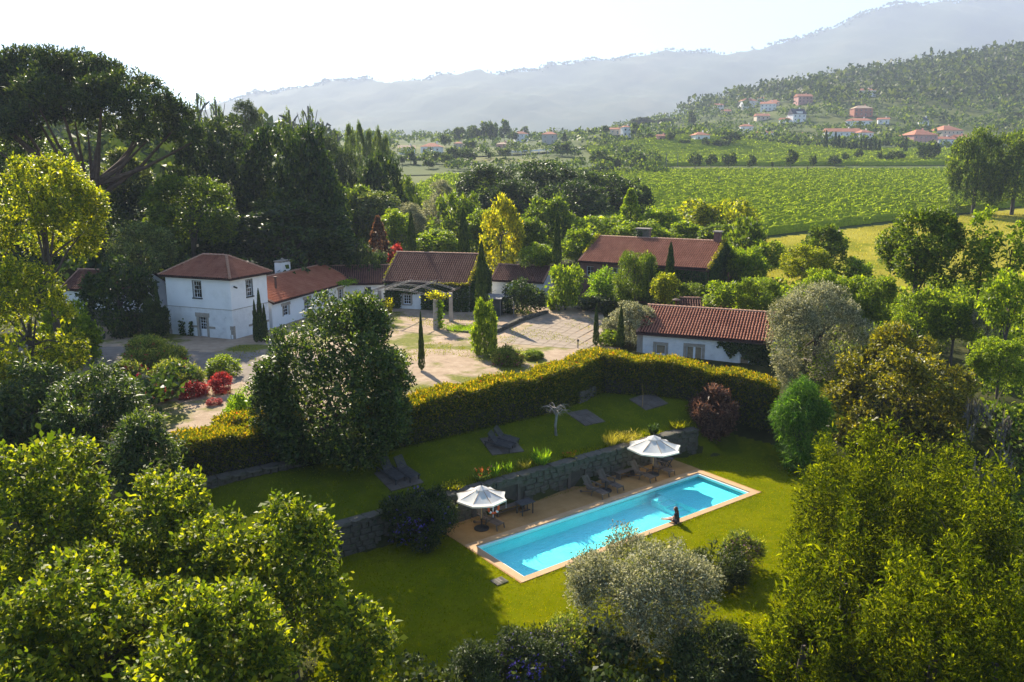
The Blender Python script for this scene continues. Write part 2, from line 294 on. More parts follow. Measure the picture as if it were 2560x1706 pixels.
FAR_TREES = [
    ('far', 78.8, 351.0, 22.0, 6.9, 2.9, 'leftmost full tree of the row between the vineyards', 'trees in the row between the two vineyards'),
    ('far', 86.1, 353.0, 22.2, 5.7, 2.4, 'second tree of the row between the vineyards', 'trees in the row between the two vineyards'),
    ('far', 92.0, 347.0, 21.7, 7.2, 2.9, 'third tree of the row between the vineyards', 'trees in the row between the two vineyards'),
    ('far', 100.6, 343.0, 21.3, 5.9, 2.1, 'fourth, dark egg-shaped tree of the row between the vineyards', 'trees in the row between the two vineyards'),
    ('far', 112.7, 353.0, 22.2, 3.0, 0.6, 'tiny young tree in the row between the vineyards', 'trees in the row between the two vineyards'),
    ('far', 118.6, 347.0, 21.7, 7.7, 2.9, 'tallest tree of the row between the vineyards, with bare stem', 'trees in the row between the two vineyards'),
    ('far', 130.2, 353.0, 22.2, 5.8, 1.6, 'narrow tree right of the tallest in the vineyard row', 'trees in the row between the two vineyards'),
    ('far', 144.4, 365.0, 23.2, 4.5, 2.7, 'low broad tree in the row between the vineyards', 'trees in the row between the two vineyards'),
    ('far', 155.5, 381.0, 24.6, 5.1, 1.6, 'small round tree at the edge of the upper vineyard', 'trees in the row between the two vineyards'),
    ('far', 169.2, 399.0, 26.1, 5.5, 1.9, 'pale round tree at the edge of the upper vineyard', 'trees in the row between the two vineyards'),
    ('far', 173.0, 385.0, 24.9, 5.7, 1.2, 'slim tree near the dark bush at the vineyard end', 'trees in the row between the two vineyards'),
    ('far', 180.1, 385.0, 24.9, 5.3, 4.3, 'wide dark bush tree at the vineyard end', ''),
    ('far', 197.0, 389.0, 25.2, 10.1, 4.8, 'big round tree left of the field oaks', ''),
    ('far', 210.8, 393.0, 25.6, 3.6, 2.1, 'low brownish bush beside the field oaks', ''),
    ('farcyp', 215.7, 449.0, 30.3, 8.7, 1.2, 'lone cypress left of the big round tree', ''),
    ('far', 385.9, 633.0, 57.2, 10.1, 5.2, 'round tree at the foot of the wooded hill', ''),
    ('far', 259.2, 563.0, 42.6, 5.1, 4.6, 'spreading tree in front of the pink house', ''),
    ('farcyp', 181.7, 475.0, 33.3, 10.2, 1.3, 'first cypress from the left in the row below the white farmhouse', 'cypress row below the white farmhouse'),
    ('farcyp', 187.2, 475.0, 33.1, 9.6, 1.3, 'second cypress from the left in the row below the white farmhouse', 'cypress row below the white farmhouse'),
    ('farcyp', 190.0, 477.0, 33.2, 8.2, 1.3, 'third cypress from the left in the row below the white farmhouse', 'cypress row below the white farmhouse'),
    ('farcyp', 192.4, 475.0, 32.9, 7.1, 1.3, 'fourth cypress from the left in the row below the white farmhouse', 'cypress row below the white farmhouse'),
    ('farcyp', 192.2, 467.0, 32.2, 4.6, 1.3, 'fifth cypress from the left in the row below the white farmhouse', 'cypress row below the white farmhouse'),
    ('farcyp', 194.4, 467.0, 32.1, 5.5, 1.3, 'sixth cypress from the left in the row below the white farmhouse', 'cypress row below the white farmhouse'),
    ('farcyp', 195.5, 465.0, 31.9, 5.0, 1.3, 'seventh cypress from the left in the row below the white farmhouse', 'cypress row below the white farmhouse'),
    ('farcyp', 196.3, 461.0, 31.5, 7.0, 1.2, 'eighth cypress from the left in the row below the white farmhouse', 'cypress row below the white farmhouse'),
    ('farcyp', 197.9, 459.0, 31.3, 7.9, 1.2, 'ninth cypress from the left in the row below the white farmhouse', 'cypress row below the white farmhouse'),
    ('farcyp', 199.9, 457.0, 31.1, 7.9, 1.2, 'tenth cypress from the left in the row below the white farmhouse', 'cypress row below the white farmhouse'),
    ('farcyp', 200.7, 453.0, 30.7, 7.4, 1.2, 'eleventh cypress from the left in the row below the white farmhouse', 'cypress row below the white farmhouse'),
    ('farcyp', 204.0, 455.0, 30.9, 7.1, 1.2, 'twelfth cypress from the left in the row below the white farmhouse', 'cypress row below the white farmhouse'),
    ('farpine', 130.6, 825.0, 62.4, 13.8, 13.5, 'larger of two far umbrella pines', ''),
    ('farpine', 147.7, 795.0, 62.0, 11.8, 8.3, 'smaller of two far umbrella pines', ''),
    ('far', 78.8, 529.0, 41.2, 10.3, 3.4, 'tall dark tree in front of the far umbrella pines', ''),
    ('far', 90.4, 469.0, 37.5, 7.1, 2.6, 'dark tree with two stems on the dry mound', ''),
    ('far', 82.2, 487.0, 39.7, 3.9, 2.4, 'round bush tree below the far umbrella pines', ''),
    ('far', 96.7, 461.0, 35.8, 3.5, 2.8, 'round bush by the white house with red hip roof', ''),
    ('far', 153.1, 705.0, 56.2, 16.1, 3.9, 'tall dark conifer on the village slope', ''),
    ('far', 50.5, 331.0, 20.3, 8.6, 4.0, 'largest round tree left of the upper vineyard', ''),
    ('far', 36.9, 337.0, 20.8, 8.0, 4.3, 'wide tree on the left of the round trees by the vineyard', ''),
    ('far', 44.0, 335.0, 20.6, 5.9, 2.1, 'dark tree between the two round trees by the vineyard', ''),
    ('far', 59.3, 429.0, 28.8, 5.2, 1.9, 'small tree on the flank of the dry mound', ''),
    ('far', 57.3, 341.0, 21.2, 2.6, 1.9, 'low dark bush at the vineyard corner', ''),
    ('far', 62.7, 553.0, 46.7, 5.0, 3.1, 'pointed tree left of the far umbrella pines', ''),
    ('far', 155.6, 641.0, 49.1, 5.8, 2.4, 'dark tree between two village houses', ''),
    ('far', 107.4, 455.0, 34.3, 5.2, 2.0, 'tree behind the upper vineyard at left', ''),
    ('far', 116.2, 455.0, 34.1, 4.9, 4.4, 'brownish round tree behind the upper vineyard', ''),
    ('far', 122.9, 461.0, 35.4, 7.7, 4.8, 'pale green tree behind the brownish one', ''),
    ('far', -42.3, 525.0, 36.3, 9.3, 3.2, 'dark tree at the left of the far eucalypt grove', ''),
    ('far', -38.7, 601.0, 40.8, 13.0, 5.4, 'left round crown of the far eucalypt grove', ''),
    ('far', -29.2, 601.0, 40.8, 15.1, 5.0, 'second crown of the far eucalypt grove', ''),
    ('far', -20.5, 601.0, 40.8, 15.8, 4.7, 'third crown of the far eucalypt grove', ''),
    ('far', -14.5, 605.0, 41.3, 16.9, 4.1, 'highest crown of the far eucalypt grove', ''),
    ('far', -5.9, 623.0, 42.9, 16.4, 4.2, 'right crown of the far eucalypt grove', ''),
    ('far', 0.4, 673.0, 46.3, 8.8, 4.5, 'low crown right of the far eucalypt grove', ''),
    ('far', 11.5, 707.0, 49.3, 10.5, 4.3, 'tree behind the white house with orange roof', ''),
    ('far', -24.9, 477.0, 32.7, 6.8, 3.5, 'dark round tree in front of the far grove', ''),
    ('far', -20.4, 387.0, 25.1, 6.0, 3.3, 'pale round tree near the small road', ''),
    ('far', -4.2, 419.0, 27.8, 5.3, 3.3, 'pale tree left of the bridge', ''),
    ('far', -10.6, 409.0, 26.9, 3.5, 1.5, 'small dark tree left of the bridge', ''),
    ('far', 26.5, 433.0, 29.0, 7.7, 4.4, 'tree standing right of the bridge', ''),
    ('farcyp', 35.3, 553.0, 41.6, 5.1, 2.0, 'small dark cone tree beyond the bridge', ''),
    ('far', -27.2, 393.0, 25.6, 7.2, 4.0, 'wide tree below the small red roof', ''),
    ('far', -35.3, 381.0, 24.6, 5.2, 2.6, 'dark tree by the field left of the small road', ''),
    ('far', -29.3, 369.0, 23.6, 5.5, 2.9, 'pale tree by the field left of the small road', ''),
    ('far', -35.6, 349.0, 21.8, 4.0, 2.2, 'bush at the small road bend', ''),
    ('far', -49.1, 365.0, 23.8, 4.2, 1.3, 'small dark tree on the field edge, left', ''),
    ('far', -41.1, 387.0, 25.1, 5.3, 2.2, 'tree below the white house with red roof', ''),
    ('far', -46.6, 375.0, 24.4, 6.0, 2.5, 'tree left of the white house with red roof', ''),
    ('far', -55.2, 365.0, 24.7, 5.0, 2.3, 'tree at the left end of the far field', ''),
    ('farcyp', -44.5, 375.0, 24.2, 3.2, 0.8, 'tiny cone tree on the far field', ''),
    ('far', -23.9, 363.0, 23.1, 2.9, 1.3, 'small tree on the far bank of the small road', ''),
    ('far', 6.9, 453.0, 30.7, 3.9, 1.6, 'small tree beyond the bridge rail', ''),
]
FAR_HOUSES = [
    (241.5, 700.0, 63.9, 11.8, 2, 'white', 'slate', 0, 'white house with steep dark roof and dormer on the village slope'),
    (285.3, 812.0, 88.6, 14.5, 2, 'pink', 'red', 0, 'pink house just below the dark pines on the crest'),
    (292.4, 692.0, 67.9, 15.3, 2, 'brick', 'tan', 1, 'brick-red villa with stepped tan roof high on the village slope'),
    (275.7, 656.0, 58.6, 19.4, 1, 'white', 'red', 1, 'long low white house below the brick-red villa'),
    (227.1, 566.0, 42.4, 22.8, 2, 'white', 'red', 0, 'large white farmhouse with long red roof behind the cypress row'),
    (207.2, 588.0, 44.9, 7.5, 1, 'tan', 'red', 1, 'small house with pyramid roof left of the large farmhouse'),
    (186.7, 610.0, 47.1, 11.6, 1, 'white', 'red', 1, 'house with low red hip roof in the village below the crest'),
    (180.7, 636.0, 50.2, 9.8, 2, 'white', 'red', 1, 'two-storey white house beside a big round tree'),
    (224.6, 742.0, 68.4, 11.7, 1, 'tan', 'red', 0, 'low house with orange roof above the round tree'),
    (231.6, 700.0, 62.5, 7.8, 1, 'white', 'red', 0, 'small white house left of the steep dark roof'),
    (247.8, 870.0, 89.6, 16.5, 2, 'white', 'red', 1, 'pale house leftmost on the crest of the village'),
    (272.8, 908.0, 95.9, 8.6, 2, 'white', 'red', 1, 'narrow house on the crest of the village'),
    (265.4, 842.0, 89.2, 12.4, 1, 'tan', 'red', 1, 'wide tan house on the crest of the village'),
    (252.8, 816.0, 82.1, 14.6, 2, 'white', 'red', 0, 'house one row below the crest of the village'),
    (348.8, 822.0, 95.3, 19.8, 2, 'white', 'red', 1, 'big pale villa with orange roof highest on the right slope'),
    (346.1, 874.0, 105.0, 9.2, 1, 'tan', 'red', 0, 'small hazy house under the trees of the crest'),
    (238.8, 558.0, 41.5, 9.8, 2, 'white', 'red', 1, 'white house right of the large farmhouse'),
    (264.4, 534.0, 38.7, 17.6, 2, 'pink', 'red', 1, 'long pink house with red hip roof behind the lone cypress'),
    (300.6, 570.0, 43.5, 17.5, 2, 'tan', 'red', 1, 'large house with broad orange hip roof at right'),
    (283.2, 538.0, 39.3, 11.4, 1, 'white', 'red', 0, 'low house in front of the broad orange roof'),
    (302.3, 554.0, 41.3, 10.6, 1, 'pink', 'red', 0, 'pink outbuilding right of the broad orange roof'),
    (320.4, 642.0, 57.9, 7.1, 1, 'white', 'slate', 1, 'lone white cottage under the dry hillside'),
    (294.5, 654.0, 59.6, 8.3, 1, 'white', 'red', 0, 'house at the right end of the long low white one'),
    (74.8, 540.0, 44.1, 5.7, 2, 'white', 'red', 1, 'white two-storey house left of the far umbrella pines'),
    (68.9, 548.0, 46.2, 7.0, 1, 'tan', 'red', 0, 'house with long red roof left of the far umbrella pines'),
    (108.0, 472.0, 38.7, 9.0, 1, 'white', 'red', 1, 'white house with red hip roof behind the upper vineyard'),
    (152.2, 658.0, 50.6, 9.1, 1, 'tan', 'red', 0, 'house just behind the white one with red hip roof'),
    (221.9, 890.0, 87.1, 8.9, 2, 'white', 'red', 0, 'lone small house at the left end of the village crest'),
    (220.2, 852.0, 80.9, 9.9, 1, 'tan', 'red', 0, 'house hidden in trees at the left end of the village'),
    (137.0, 718.0, 55.7, 9.9, 1, 'white', 'slate', 1, 'house with dark roof under the smaller umbrella pine'),
    (86.4, 474.0, 38.4, 5.5, 1, 'pink', 'red', 0, 'low red-roofed house behind the dry mound'),
    (7.4, 682.0, 46.9, 10.5, 2, 'white', 'red', 1, 'white house with orange hip roof right of the far grove'),
    (25.5, 556.0, 40.3, 9.7, 2, 'stone', 'red', 1, 'grey stone house beyond the bridge'),
    (-46.1, 472.0, 32.2, 11.6, 1, 'white', 'red', 1, 'white house with red roof below the far mountain on the left'),
    (-33.9, 520.0, 36.0, 5.5, 1, 'tan', 'red', 1, 'small red roof left of the far grove'),
    (-5.8, 504.0, 34.9, 6.4, 1, 'pink', 'tan', 1, 'pinkish low building left of the bridge'),
    (-57.6, 448.0, 30.6, 8.6, 1, 'white', 'tan', 0, 'pale low building at the left end of the far field'),
]
POLES = [
    (68.9, 448.0, 31.6, 8.7, 'tall wooden pole left of the upper vineyard'),
    (67.3, 356.0, 22.5, 6.2, 'pale pole at the end of the track between the vineyards'),
    (73.1, 360.0, 22.8, 5.7, 'second pale pole beside the track between the vineyards'),
    (66.2, 260.0, 15.5, 3.5, 'thin pole standing in the lower vineyard'),
    (105.2, 290.0, 17.5, 5.0, 'thin pole in the middle of the lower vineyard'),
    (131.1, 370.0, 23.6, 3.6, 'pole by the tallest tree of the vineyard row'),
    (241.3, 446.0, 30.1, 6.3, 'pole with wires left of the field oaks'),
    (-16.4, 496.0, 34.3, 13.3, 'tall pole in front of the far grove'),
]


# ---------------------------------------------------------------- materials
def new_mat(name):
    m = bpy.data.materials.new(name)
    m.use_nodes = True
    nt = m.node_tree
    nt.nodes.clear()
    out = nt.nodes.new('ShaderNodeOutputMaterial')
    return m, nt, out
def node(nt, typ, **kw):
    n = nt.nodes.new(typ)
    for key, v in kw.items():
        if key in n.inputs:
            n.inputs[key].default_value = v
        else:
            setattr(n, key, v)
    return n
def c4(c):
    return (c[0], c[1], c[2], 1.0)
def ramp(nt, stops):
    r = nt.nodes.new('ShaderNodeValToRGB')
    el = r.color_ramp.elements
    el[0].position, el[0].color = stops[0][0], c4(stops[0][1])
    el[1].position, el[1].color = stops[-1][0], c4(stops[-1][1])
    for p, c in stops[1:-1]:
        e = el.new(p)
        e.color = c4(c)
    return r
def coords(nt):
    return nt.nodes.new('ShaderNodeTexCoord').outputs['Object']
def noise(nt, scale, detail=5., rough=.6, vec=None, dist=0.):
    n = node(nt, 'ShaderNodeTexNoise', Scale=scale, Detail=detail, Roughness=rough, Distortion=dist)
    if vec is not None:
        nt.links.new(vec, n.inputs['Vector'])
    return n
def surface(name, stops, scale=1., rough=.8, bump=0., bump_scale=30., spec=.3, scale2=None, stops2=None, fac2=None, island=0.):
    """diffuse surface whose colour wanders between the stops; optional second colour laid over by a noise mask"""
    m, nt, out = new_mat(name)
    L = nt.links
    vec = coords(nt)
    n = noise(nt, scale, 6., .65, vec)
    r = ramp(nt, stops)
    if island:
        g = nt.nodes.new('ShaderNodeNewGeometry')
        mx = node(nt, 'ShaderNodeMix', data_type='FLOAT')
        mx.inputs[0].default_value = island
        L.new(n.outputs[0], mx.inputs[2])
        L.new(g.outputs['Random Per Island'], mx.inputs[3])
        L.new(mx.outputs[0], r.inputs[0])
    else:
        L.new(n.outputs[0], r.inputs[0])
    colour = r.outputs[0]
    if stops2:
        n2 = noise(nt, scale2, 5., .6, vec)
        msk = ramp(nt, [(fac2 - .04, (0, 0, 0)), (fac2 + .04, (1, 1, 1))])
        L.new(n2.outputs[0], msk.inputs[0])
        r2 = ramp(nt, stops2)
        n3 = noise(nt, scale * 3.1, 4., .6, vec)
        L.new(n3.outputs[0], r2.inputs[0])
        mx = node(nt, 'ShaderNodeMix', data_type='RGBA')
        L.new(msk.outputs[0], mx.inputs[0])
        L.new(colour, mx.inputs[6])
        L.new(r2.outputs[0], mx.inputs[7])
        colour = mx.outputs[2]
    b = node(nt, 'ShaderNodeBsdfPrincipled', Roughness=rough)
    b.inputs['Specular IOR Level'].default_value = spec
    L.new(colour, b.inputs['Base Color'])
    if bump:
        nb = noise(nt, bump_scale, 6., .7, vec)
        bp = node(nt, 'ShaderNodeBump', Strength=bump, Distance=.05)
        L.new(nb.outputs[0], bp.inputs['Height'])
        L.new(bp.outputs[0], b.inputs['Normal'])
    L.new(b.outputs[0], out.inputs[0])
    return m
def leaf(name, dark, mid, light, trans=.42, rough=.5, spec=.16, tcol=None, tgain=1.6, split=(.15, .6, .95), gain=1.25):
    """leaf: reflects, lets light through, glints; colour varies from leaf to leaf"""
    m, nt, out = new_mat(name)
    L = nt.links
    dark, mid, light = (tuple(min(.8, v * gain * k) for v, k in zip(c, (1.06 if gain > 1 else 1., 1., 1.))) for c in (dark, mid, light))
    if gain > 1: tgain *= 1.2
    g = nt.nodes.new('ShaderNodeNewGeometry')
    r = ramp(nt, [(split[0], dark), (split[1], mid), (split[2], light)])
    L.new(g.outputs['Random Per Island'], r.inputs[0])
    b = node(nt, 'ShaderNodeBsdfPrincipled', Roughness=rough)
    b.inputs['Specular IOR Level'].default_value = spec
    L.new(r.outputs[0], b.inputs['Base Color'])
    t = nt.nodes.new('ShaderNodeBsdfTranslucent')
    mul = node(nt, 'ShaderNodeMix', data_type='RGBA', blend_type='MULTIPLY')
    mul.inputs[0].default_value = 1.0
    tc = tcol or (1.12, 1.1, .35)
    mul.inputs[7].default_value = (tc[0] * tgain, tc[1] * tgain, tc[2] * tgain, 1)
    L.new(r.outputs[0], mul.inputs[6])
    L.new(mul.outputs[2], t.inputs[0])
    ms = nt.nodes.new('ShaderNodeMixShader')
    ms.inputs[0].default_value = trans
    L.new(b.outputs[0], ms.inputs[1])
    L.new(t.outputs[0], ms.inputs[2])
    L.new(ms.outputs[0], out.inputs[0])
    return m

MAT = {}
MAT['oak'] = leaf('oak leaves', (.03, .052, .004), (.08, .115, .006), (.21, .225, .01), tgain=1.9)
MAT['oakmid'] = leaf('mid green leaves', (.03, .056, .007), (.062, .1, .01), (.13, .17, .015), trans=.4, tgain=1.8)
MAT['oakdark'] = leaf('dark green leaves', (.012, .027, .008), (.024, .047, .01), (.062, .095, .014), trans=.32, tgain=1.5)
MAT['mid'] = leaf('light green leaves', (.045, .08, .006), (.095, .145, .009), (.19, .24, .014), trans=.45, tgain=1.9)
MAT['yellowtree'] = leaf('yellow green leaves', (.045, .07, .004), (.115, .145, .007), (.28, .28, .01), trans=.45, tgain=1.9)
MAT['pale'] = leaf('pale leaves', (.04, .065, .02), (.09, .125, .035), (.22, .26, .08), trans=.35, tgain=1.3)
MAT['laurel'] = leaf('laurel leaves', (.015, .033, .007), (.034, .062, .011), (.095, .13, .022), trans=.32, rough=.5, spec=.3, tgain=1.8)
MAT['mimosa'] = leaf('mimosa leaves', (.026, .042, .001), (.07, .095, .0015), (.2, .225, .003), trans=.45, tgain=1.5, spec=.03, rough=.7, split=(.2, .68, .97))
MAT['olive'] = leaf('olive leaves', (.08, .095, .048), (.18, .195, .11), (.4, .4, .26), trans=.32, tgain=1.15, tcol=(1.08, 1.05, .65))
MAT['magnolia'] = leaf('magnolia leaves', (.035, .046, .004), (.085, .095, .007), (.2, .19, .014), trans=.4, rough=.45, spec=.3, tgain=1.8, tcol=(1.2, 1.08, .3))
MAT['feather'] = leaf('feathery leaves', (.025, .065, .008), (.055, .12, .012), (.12, .2, .02), trans=.42, tgain=1.6, spec=.05, tcol=(1., 1.12, .4))
MAT['cypress'] = leaf('cypress sprays', (.012, .028, .006), (.026, .05, .009), (.07, .1, .014), trans=.25, tgain=1.5, spec=.15)
MAT['pine'] = leaf('pine needles', (.013, .028, .009), (.03, .052, .013), (.075, .105, .02), trans=.28, tgain=1.5, spec=.15)
MAT['copper'] = leaf('copper leaves', (.045, .024, .012), (.1, .055, .026), (.2, .14, .06), trans=.35, tgain=1.2, tcol=(1.3, .9, .6))
MAT['brown'] = leaf('purple brown leaves', (.035, .02, .015), (.085, .05, .034), (.2, .125, .08), trans=.35, tgain=1.2, tcol=(1.25, .9, .65))
MAT['red'] = leaf('red maple leaves', (.09, .012, .012), (.2, .025, .02), (.36, .07, .06), trans=.45, tgain=1.3, tcol=(1.3, .7, .6))
MAT['yellow'] = leaf('golden leaves', (.085, .105, .006), (.21, .22, .01), (.38, .34, .015), trans=.5, tgain=1.6)
MAT['fresh'] = leaf('fresh green leaves', (.05, .105, .006), (.105, .18, .01), (.19, .27, .014), trans=.5, tgain=1.6)
MAT['oleander'] = leaf('oleander leaves', (.045, .075, .014), (.1, .14, .022), (.24, .25, .06), trans=.42, tgain=1.6)
MAT['rosemary'] = leaf('rosemary needles', (.014, .026, .008), (.03, .048, .012), (.07, .092, .02), trans=.25, tgain=1.3)
MAT['brush'] = leaf('grey twigs', (.05, .05, .045), (.09, .085, .075), (.16, .15, .13), trans=.1)
MAT['hedge'] = leaf('hedge leaves', (.022, .038, .005), (.055, .075, .007), (.14, .14, .012), trans=.45, tgain=1.9)
MAT['hedgenew'] = leaf('new hedge leaves', (.06, .085, .005), (.15, .165, .007), (.33, .24, .012), trans=.45, tgain=1.3, tcol=(1.15, 1.05, .3))
MAT['ivy'] = leaf('ivy leaves', (.016, .036, .01), (.034, .066, .014), (.08, .12, .022), trans=.28, tgain=1.4)
MAT['ivyedge'] = leaf('yellow ivy edge', (.07, .09, .008), (.18, .18, .012), (.34, .29, .02), trans=.4, tgain=1.4)
MAT['vine'] = leaf('vineyard leaves', (.06, .1, .008), (.11, .165, .011), (.19, .24, .015), trans=.5, tgain=1.6, spec=.0)
MAT['forest'] = leaf('far woodland', (.014, .028, .01), (.03, .05, .014), (.075, .1, .022), trans=.28, tgain=1.5, spec=.05)
MAT['far'] = leaf('far tree leaves', (.018, .038, .01), (.04, .07, .014), (.1, .135, .022), trans=.33, tgain=1.6, spec=.05)
MAT['thicket'] = leaf('thicket leaves', (.04, .07, .006), (.085, .13, .009), (.18, .22, .014), trans=.45, tgain=1.9, spec=.1)
MAT['grass'] = leaf('grass blades', (.08, .1, .001), (.13, .15, .0015), (.2, .2, .003), trans=.5, tgain=1.3, spec=.0, rough=.9)
MAT['drygrass'] = leaf('dry grass stalks', (.12, .11, .02), (.22, .2, .035), (.34, .3, .07), trans=.45, tgain=1.4, spec=.1)
for nm, c in (('pink', (.5, .12, .2)), ('redflower', (.5, .03, .05)), ('violet', (.14, .1, .42)), ('mauve', (.42, .25, .36)), ('orange', (.6, .14, .015)), ('white', (.7, .7, .6))):
    MAT['f_' + nm] = leaf('petals ' + nm, tuple(v * .6 for v in c), c, tuple(min(1., v * 1.4) for v in c), trans=.35, tgain=1.0, tcol=(1.1, 1., 1.), spec=.2, gain=1.)
MAT['bark'] = surface('bark', [(.3, (.045, .036, .028)), (.7, (.11, .09, .07))], 3., .95, .6, 14.)
MAT['greybark'] = surface('pale bark', [(.3, (.12, .11, .095)), (.7, (.26, .24, .21))], 3., .95, .5, 14.)
MAT['pinebark'] = surface('pine bark', [(.3, (.055, .035, .026)), (.7, (.13, .085, .06))], 2., .95, .6, 8.)
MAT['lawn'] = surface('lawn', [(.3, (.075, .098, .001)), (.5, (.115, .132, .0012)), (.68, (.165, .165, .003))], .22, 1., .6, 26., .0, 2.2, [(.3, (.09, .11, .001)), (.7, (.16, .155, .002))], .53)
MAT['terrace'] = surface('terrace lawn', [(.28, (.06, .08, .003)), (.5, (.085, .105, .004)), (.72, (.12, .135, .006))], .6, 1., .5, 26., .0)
MAT['court'] = surface('courtyard setts', [(.25, (.24, .175, .115)), (.5, (.34, .25, .17)), (.75, (.42, .33, .235))], 1.1, .95, .9, 9., .1, .17, [(.3, (.08, .1, .012)), (.7, (.19, .18, .03))], .57)
MAT['drive'] = surface('gravel drive', [(.25, (.15, .125, .1)), (.75, (.25, .21, .17))], 1.4, .95, .8, 12., .12)
MAT['soil'] = surface('undergrowth soil', [(.3, (.02, .026, .007)), (.5, (.036, .042, .01)), (.72, (.07, .066, .022))], .35, .95, .6, 6., .08)
MAT['slab'] = surface('paving slab', [(.3, (.21, .165, .12)), (.7, (.31, .25, .19))], .8, .9, .35, 12., .15)
MAT['pad'] = surface('weathered stone pad', [(.3, (.085, .07, .055)), (.7, (.16, .135, .11))], 1.4, .95, .4, 10., .1)
MAT['field'] = surface('dry field', [(.25, (.16, .155, .016)), (.5, (.25, .225, .03)), (.75, (.33, .29, .05))], .05, .95, .8, 1.4, .0, .11, [(.3, (.14, .155, .014)), (.7, (.22, .215, .026))], .56)
MAT['vinerow'] = surface('vine canopy', [(.3, (.1, .135, .009)), (.5, (.18, .225, .013)), (.7, (.28, .31, .02))], 2.2, .95, .5, 4., .0)
MAT['hill'] = surface('valley ground', [(.25, (.03, .05, .011)), (.45, (.06, .085, .018)), (.6, (.1, .115, .026)), (.78, (.19, .165, .05))], .012, .95, .5, .3, .08)
MAT['mound'] = surface('dry mound', [(.3, (.11, .1, .04)), (.7, (.3, .22, .09))], .06, .95, .7, .8, .1)
MAT['mountain'] = surface('mountain forest', [(.25, (.03, .05, .022)), (.5, (.06, .08, .035)), (.8, (.15, .14, .07))], .0025, .95, 1.0, .02, .05)
MAT['asphalt'] = surface('road asphalt', [(.3, (.1, .1, .1)), (.7, (.17, .165, .16))], .2, .9)
MAT['deck'] = surface('ochre pool deck', [(.25, (.26, .14, .045)), (.5, (.34, .19, .065)), (.75, (.42, .25, .1))], .9, .85, .3, 40., .25)
MAT['coping'] = surface('pool coping', [(.25, (.36, .22, .11)), (.75, (.47, .31, .165))], 1.2, .8, .2, 30., .3)
MAT['pooltile'] = surface('pool tile', [(.3, (.2, .74, .76)), (.7, (.3, .82, .83))], 1.5, .5, .0, 30., .3)
MAT['pooledge'] = surface('white pool edge tile', [(.3, (.72, .78, .78)), (.7, (.8, .84, .82))], 2., .4)
MAT['plaster'] = surface('white plaster', [(.25, (.62, .62, .6)), (.45, (.76, .76, .74)), (.75, (.82, .82, .8))], .35, .9, .18, 10., .2)
MAT['rough'] = surface('whitewashed rubble', [(.22, (.42, .41, .39)), (.42, (.68, .68, .66)), (.75, (.8, .8, .78))], 1.1, .95, 1.0, 3.2, .15)
MAT['granite'] = surface('granite', [(.3, (.26, .225, .185)), (.7, (.42, .37, .3))], 2.2, .9, .4, 22., .2)
MAT['rubble'] = surface('rubble stone', [(.2, (.05, .046, .036)), (.5, (.11, .1, .078)), (.8, (.24, .21, .165))], 2.2, .95, .9, 9., .12, 1.1, [(.3, (.04, .05, .022)), (.7, (.09, .09, .05))], .58, island=.5)
MAT['joint'] = surface('wall joints', [(.3, (.05, .045, .035)), (.7, (.1, .085, .065))], 3., 1.)
MAT['redwall'] = surface('dark red wall', [(.3, (.12, .06, .05)), (.7, (.2, .105, .085))], 1., .9, .3, 8.)
MAT['tile'] = surface('clay roof tiles', [(.1, (.13, .045, .03)), (.35, (.24, .088, .052)), (.62, (.32, .135, .082)), (.9, (.4, .22, .15))], .6, .9, .2, 20., .15, island=.14)
MAT['tileold'] = surface('weathered roof tiles', [(.1, (.075, .034, .026)), (.4, (.135, .062, .044)), (.65, (.19, .098, .07)), (.9, (.3, .2, .14))], .6, .9, .2, 20., .12, island=.14)
MAT['tilenew'] = surface('orange roof tiles', [(.1, (.2, .065, .035)), (.4, (.32, .105, .055)), (.65, (.4, .15, .08)), (.9, (.46, .23, .14))], .5, .9, .2, 20., .15, island=.14)
MAT['channel'] = surface('roof channels', [(.3, (.022, .011, .009)), (.7, (.05, .024, .018))], 1.2, .95)  # far darker than the tiles: shade between tile rows put into the colour
MAT['ridge'] = surface('ridge tiles', [(.2, (.2, .1, .065)), (.5, (.36, .2, .13)), (.8, (.45, .3, .21))], 1.5, .85, .2, 20., .2)
MAT['whitepaint'] = surface('white paint', [(.3, (.74, .75, .75)), (.7, (.8, .81, .81))], 2., .5)
MAT['darkpaint'] = surface('dark green paint', [(.3, (.02, .028, .026)), (.7, (.035, .045, .04))], 2., .5)
MAT['canvas'] = leaf('parasol canvas', (.72, .71, .68), (.76, .75, .72), (.8, .79, .76), trans=.42, rough=.9, spec=.1, tcol=(1., .98, .94), tgain=1.05, gain=1.)
MAT['darkmetal'] = surface('black metal', [(.3, (.015, .015, .016)), (.7, (.03, .03, .032))], 3., .5)
MAT['teak'] = surface('weathered teak', [(.25, (.07, .05, .036)), (.75, (.17, .13, .1))], 4., .8, .3, 25., .2, island=.3)
MAT['bluewood'] = surface('grey wood', [(.25, (.035, .034, .033)), (.75, (.09, .085, .08))], 4., .85, .3, 25., .15)
MAT['polewood'] = surface('varnished pole', [(.3, (.3, .17, .05)), (.7, (.42, .25, .09))], 5., .5)
MAT['buoy'] = surface('orange lifebuoy', [(.3, (.6, .08, .015)), (.7, (.7, .11, .02))], 3., .5)
MAT['steel'] = surface('grey steel', [(.3, (.1, .095, .09)), (.7, (.19, .18, .17))], 3., .6)
MAT['rust'] = surface('brown steel post', [(.3, (.05, .03, .025)), (.7, (.1, .06, .045))], 3., .8)
MAT['skin'] = surface('skin', [(.3, (.5, .3, .22)), (.7, (.6, .38, .28))], 5., .6)
MAT['hair'] = surface('auburn hair', [(.3, (.07, .025, .012)), (.7, (.15, .055, .025))], 20., .5, .4, 60.)
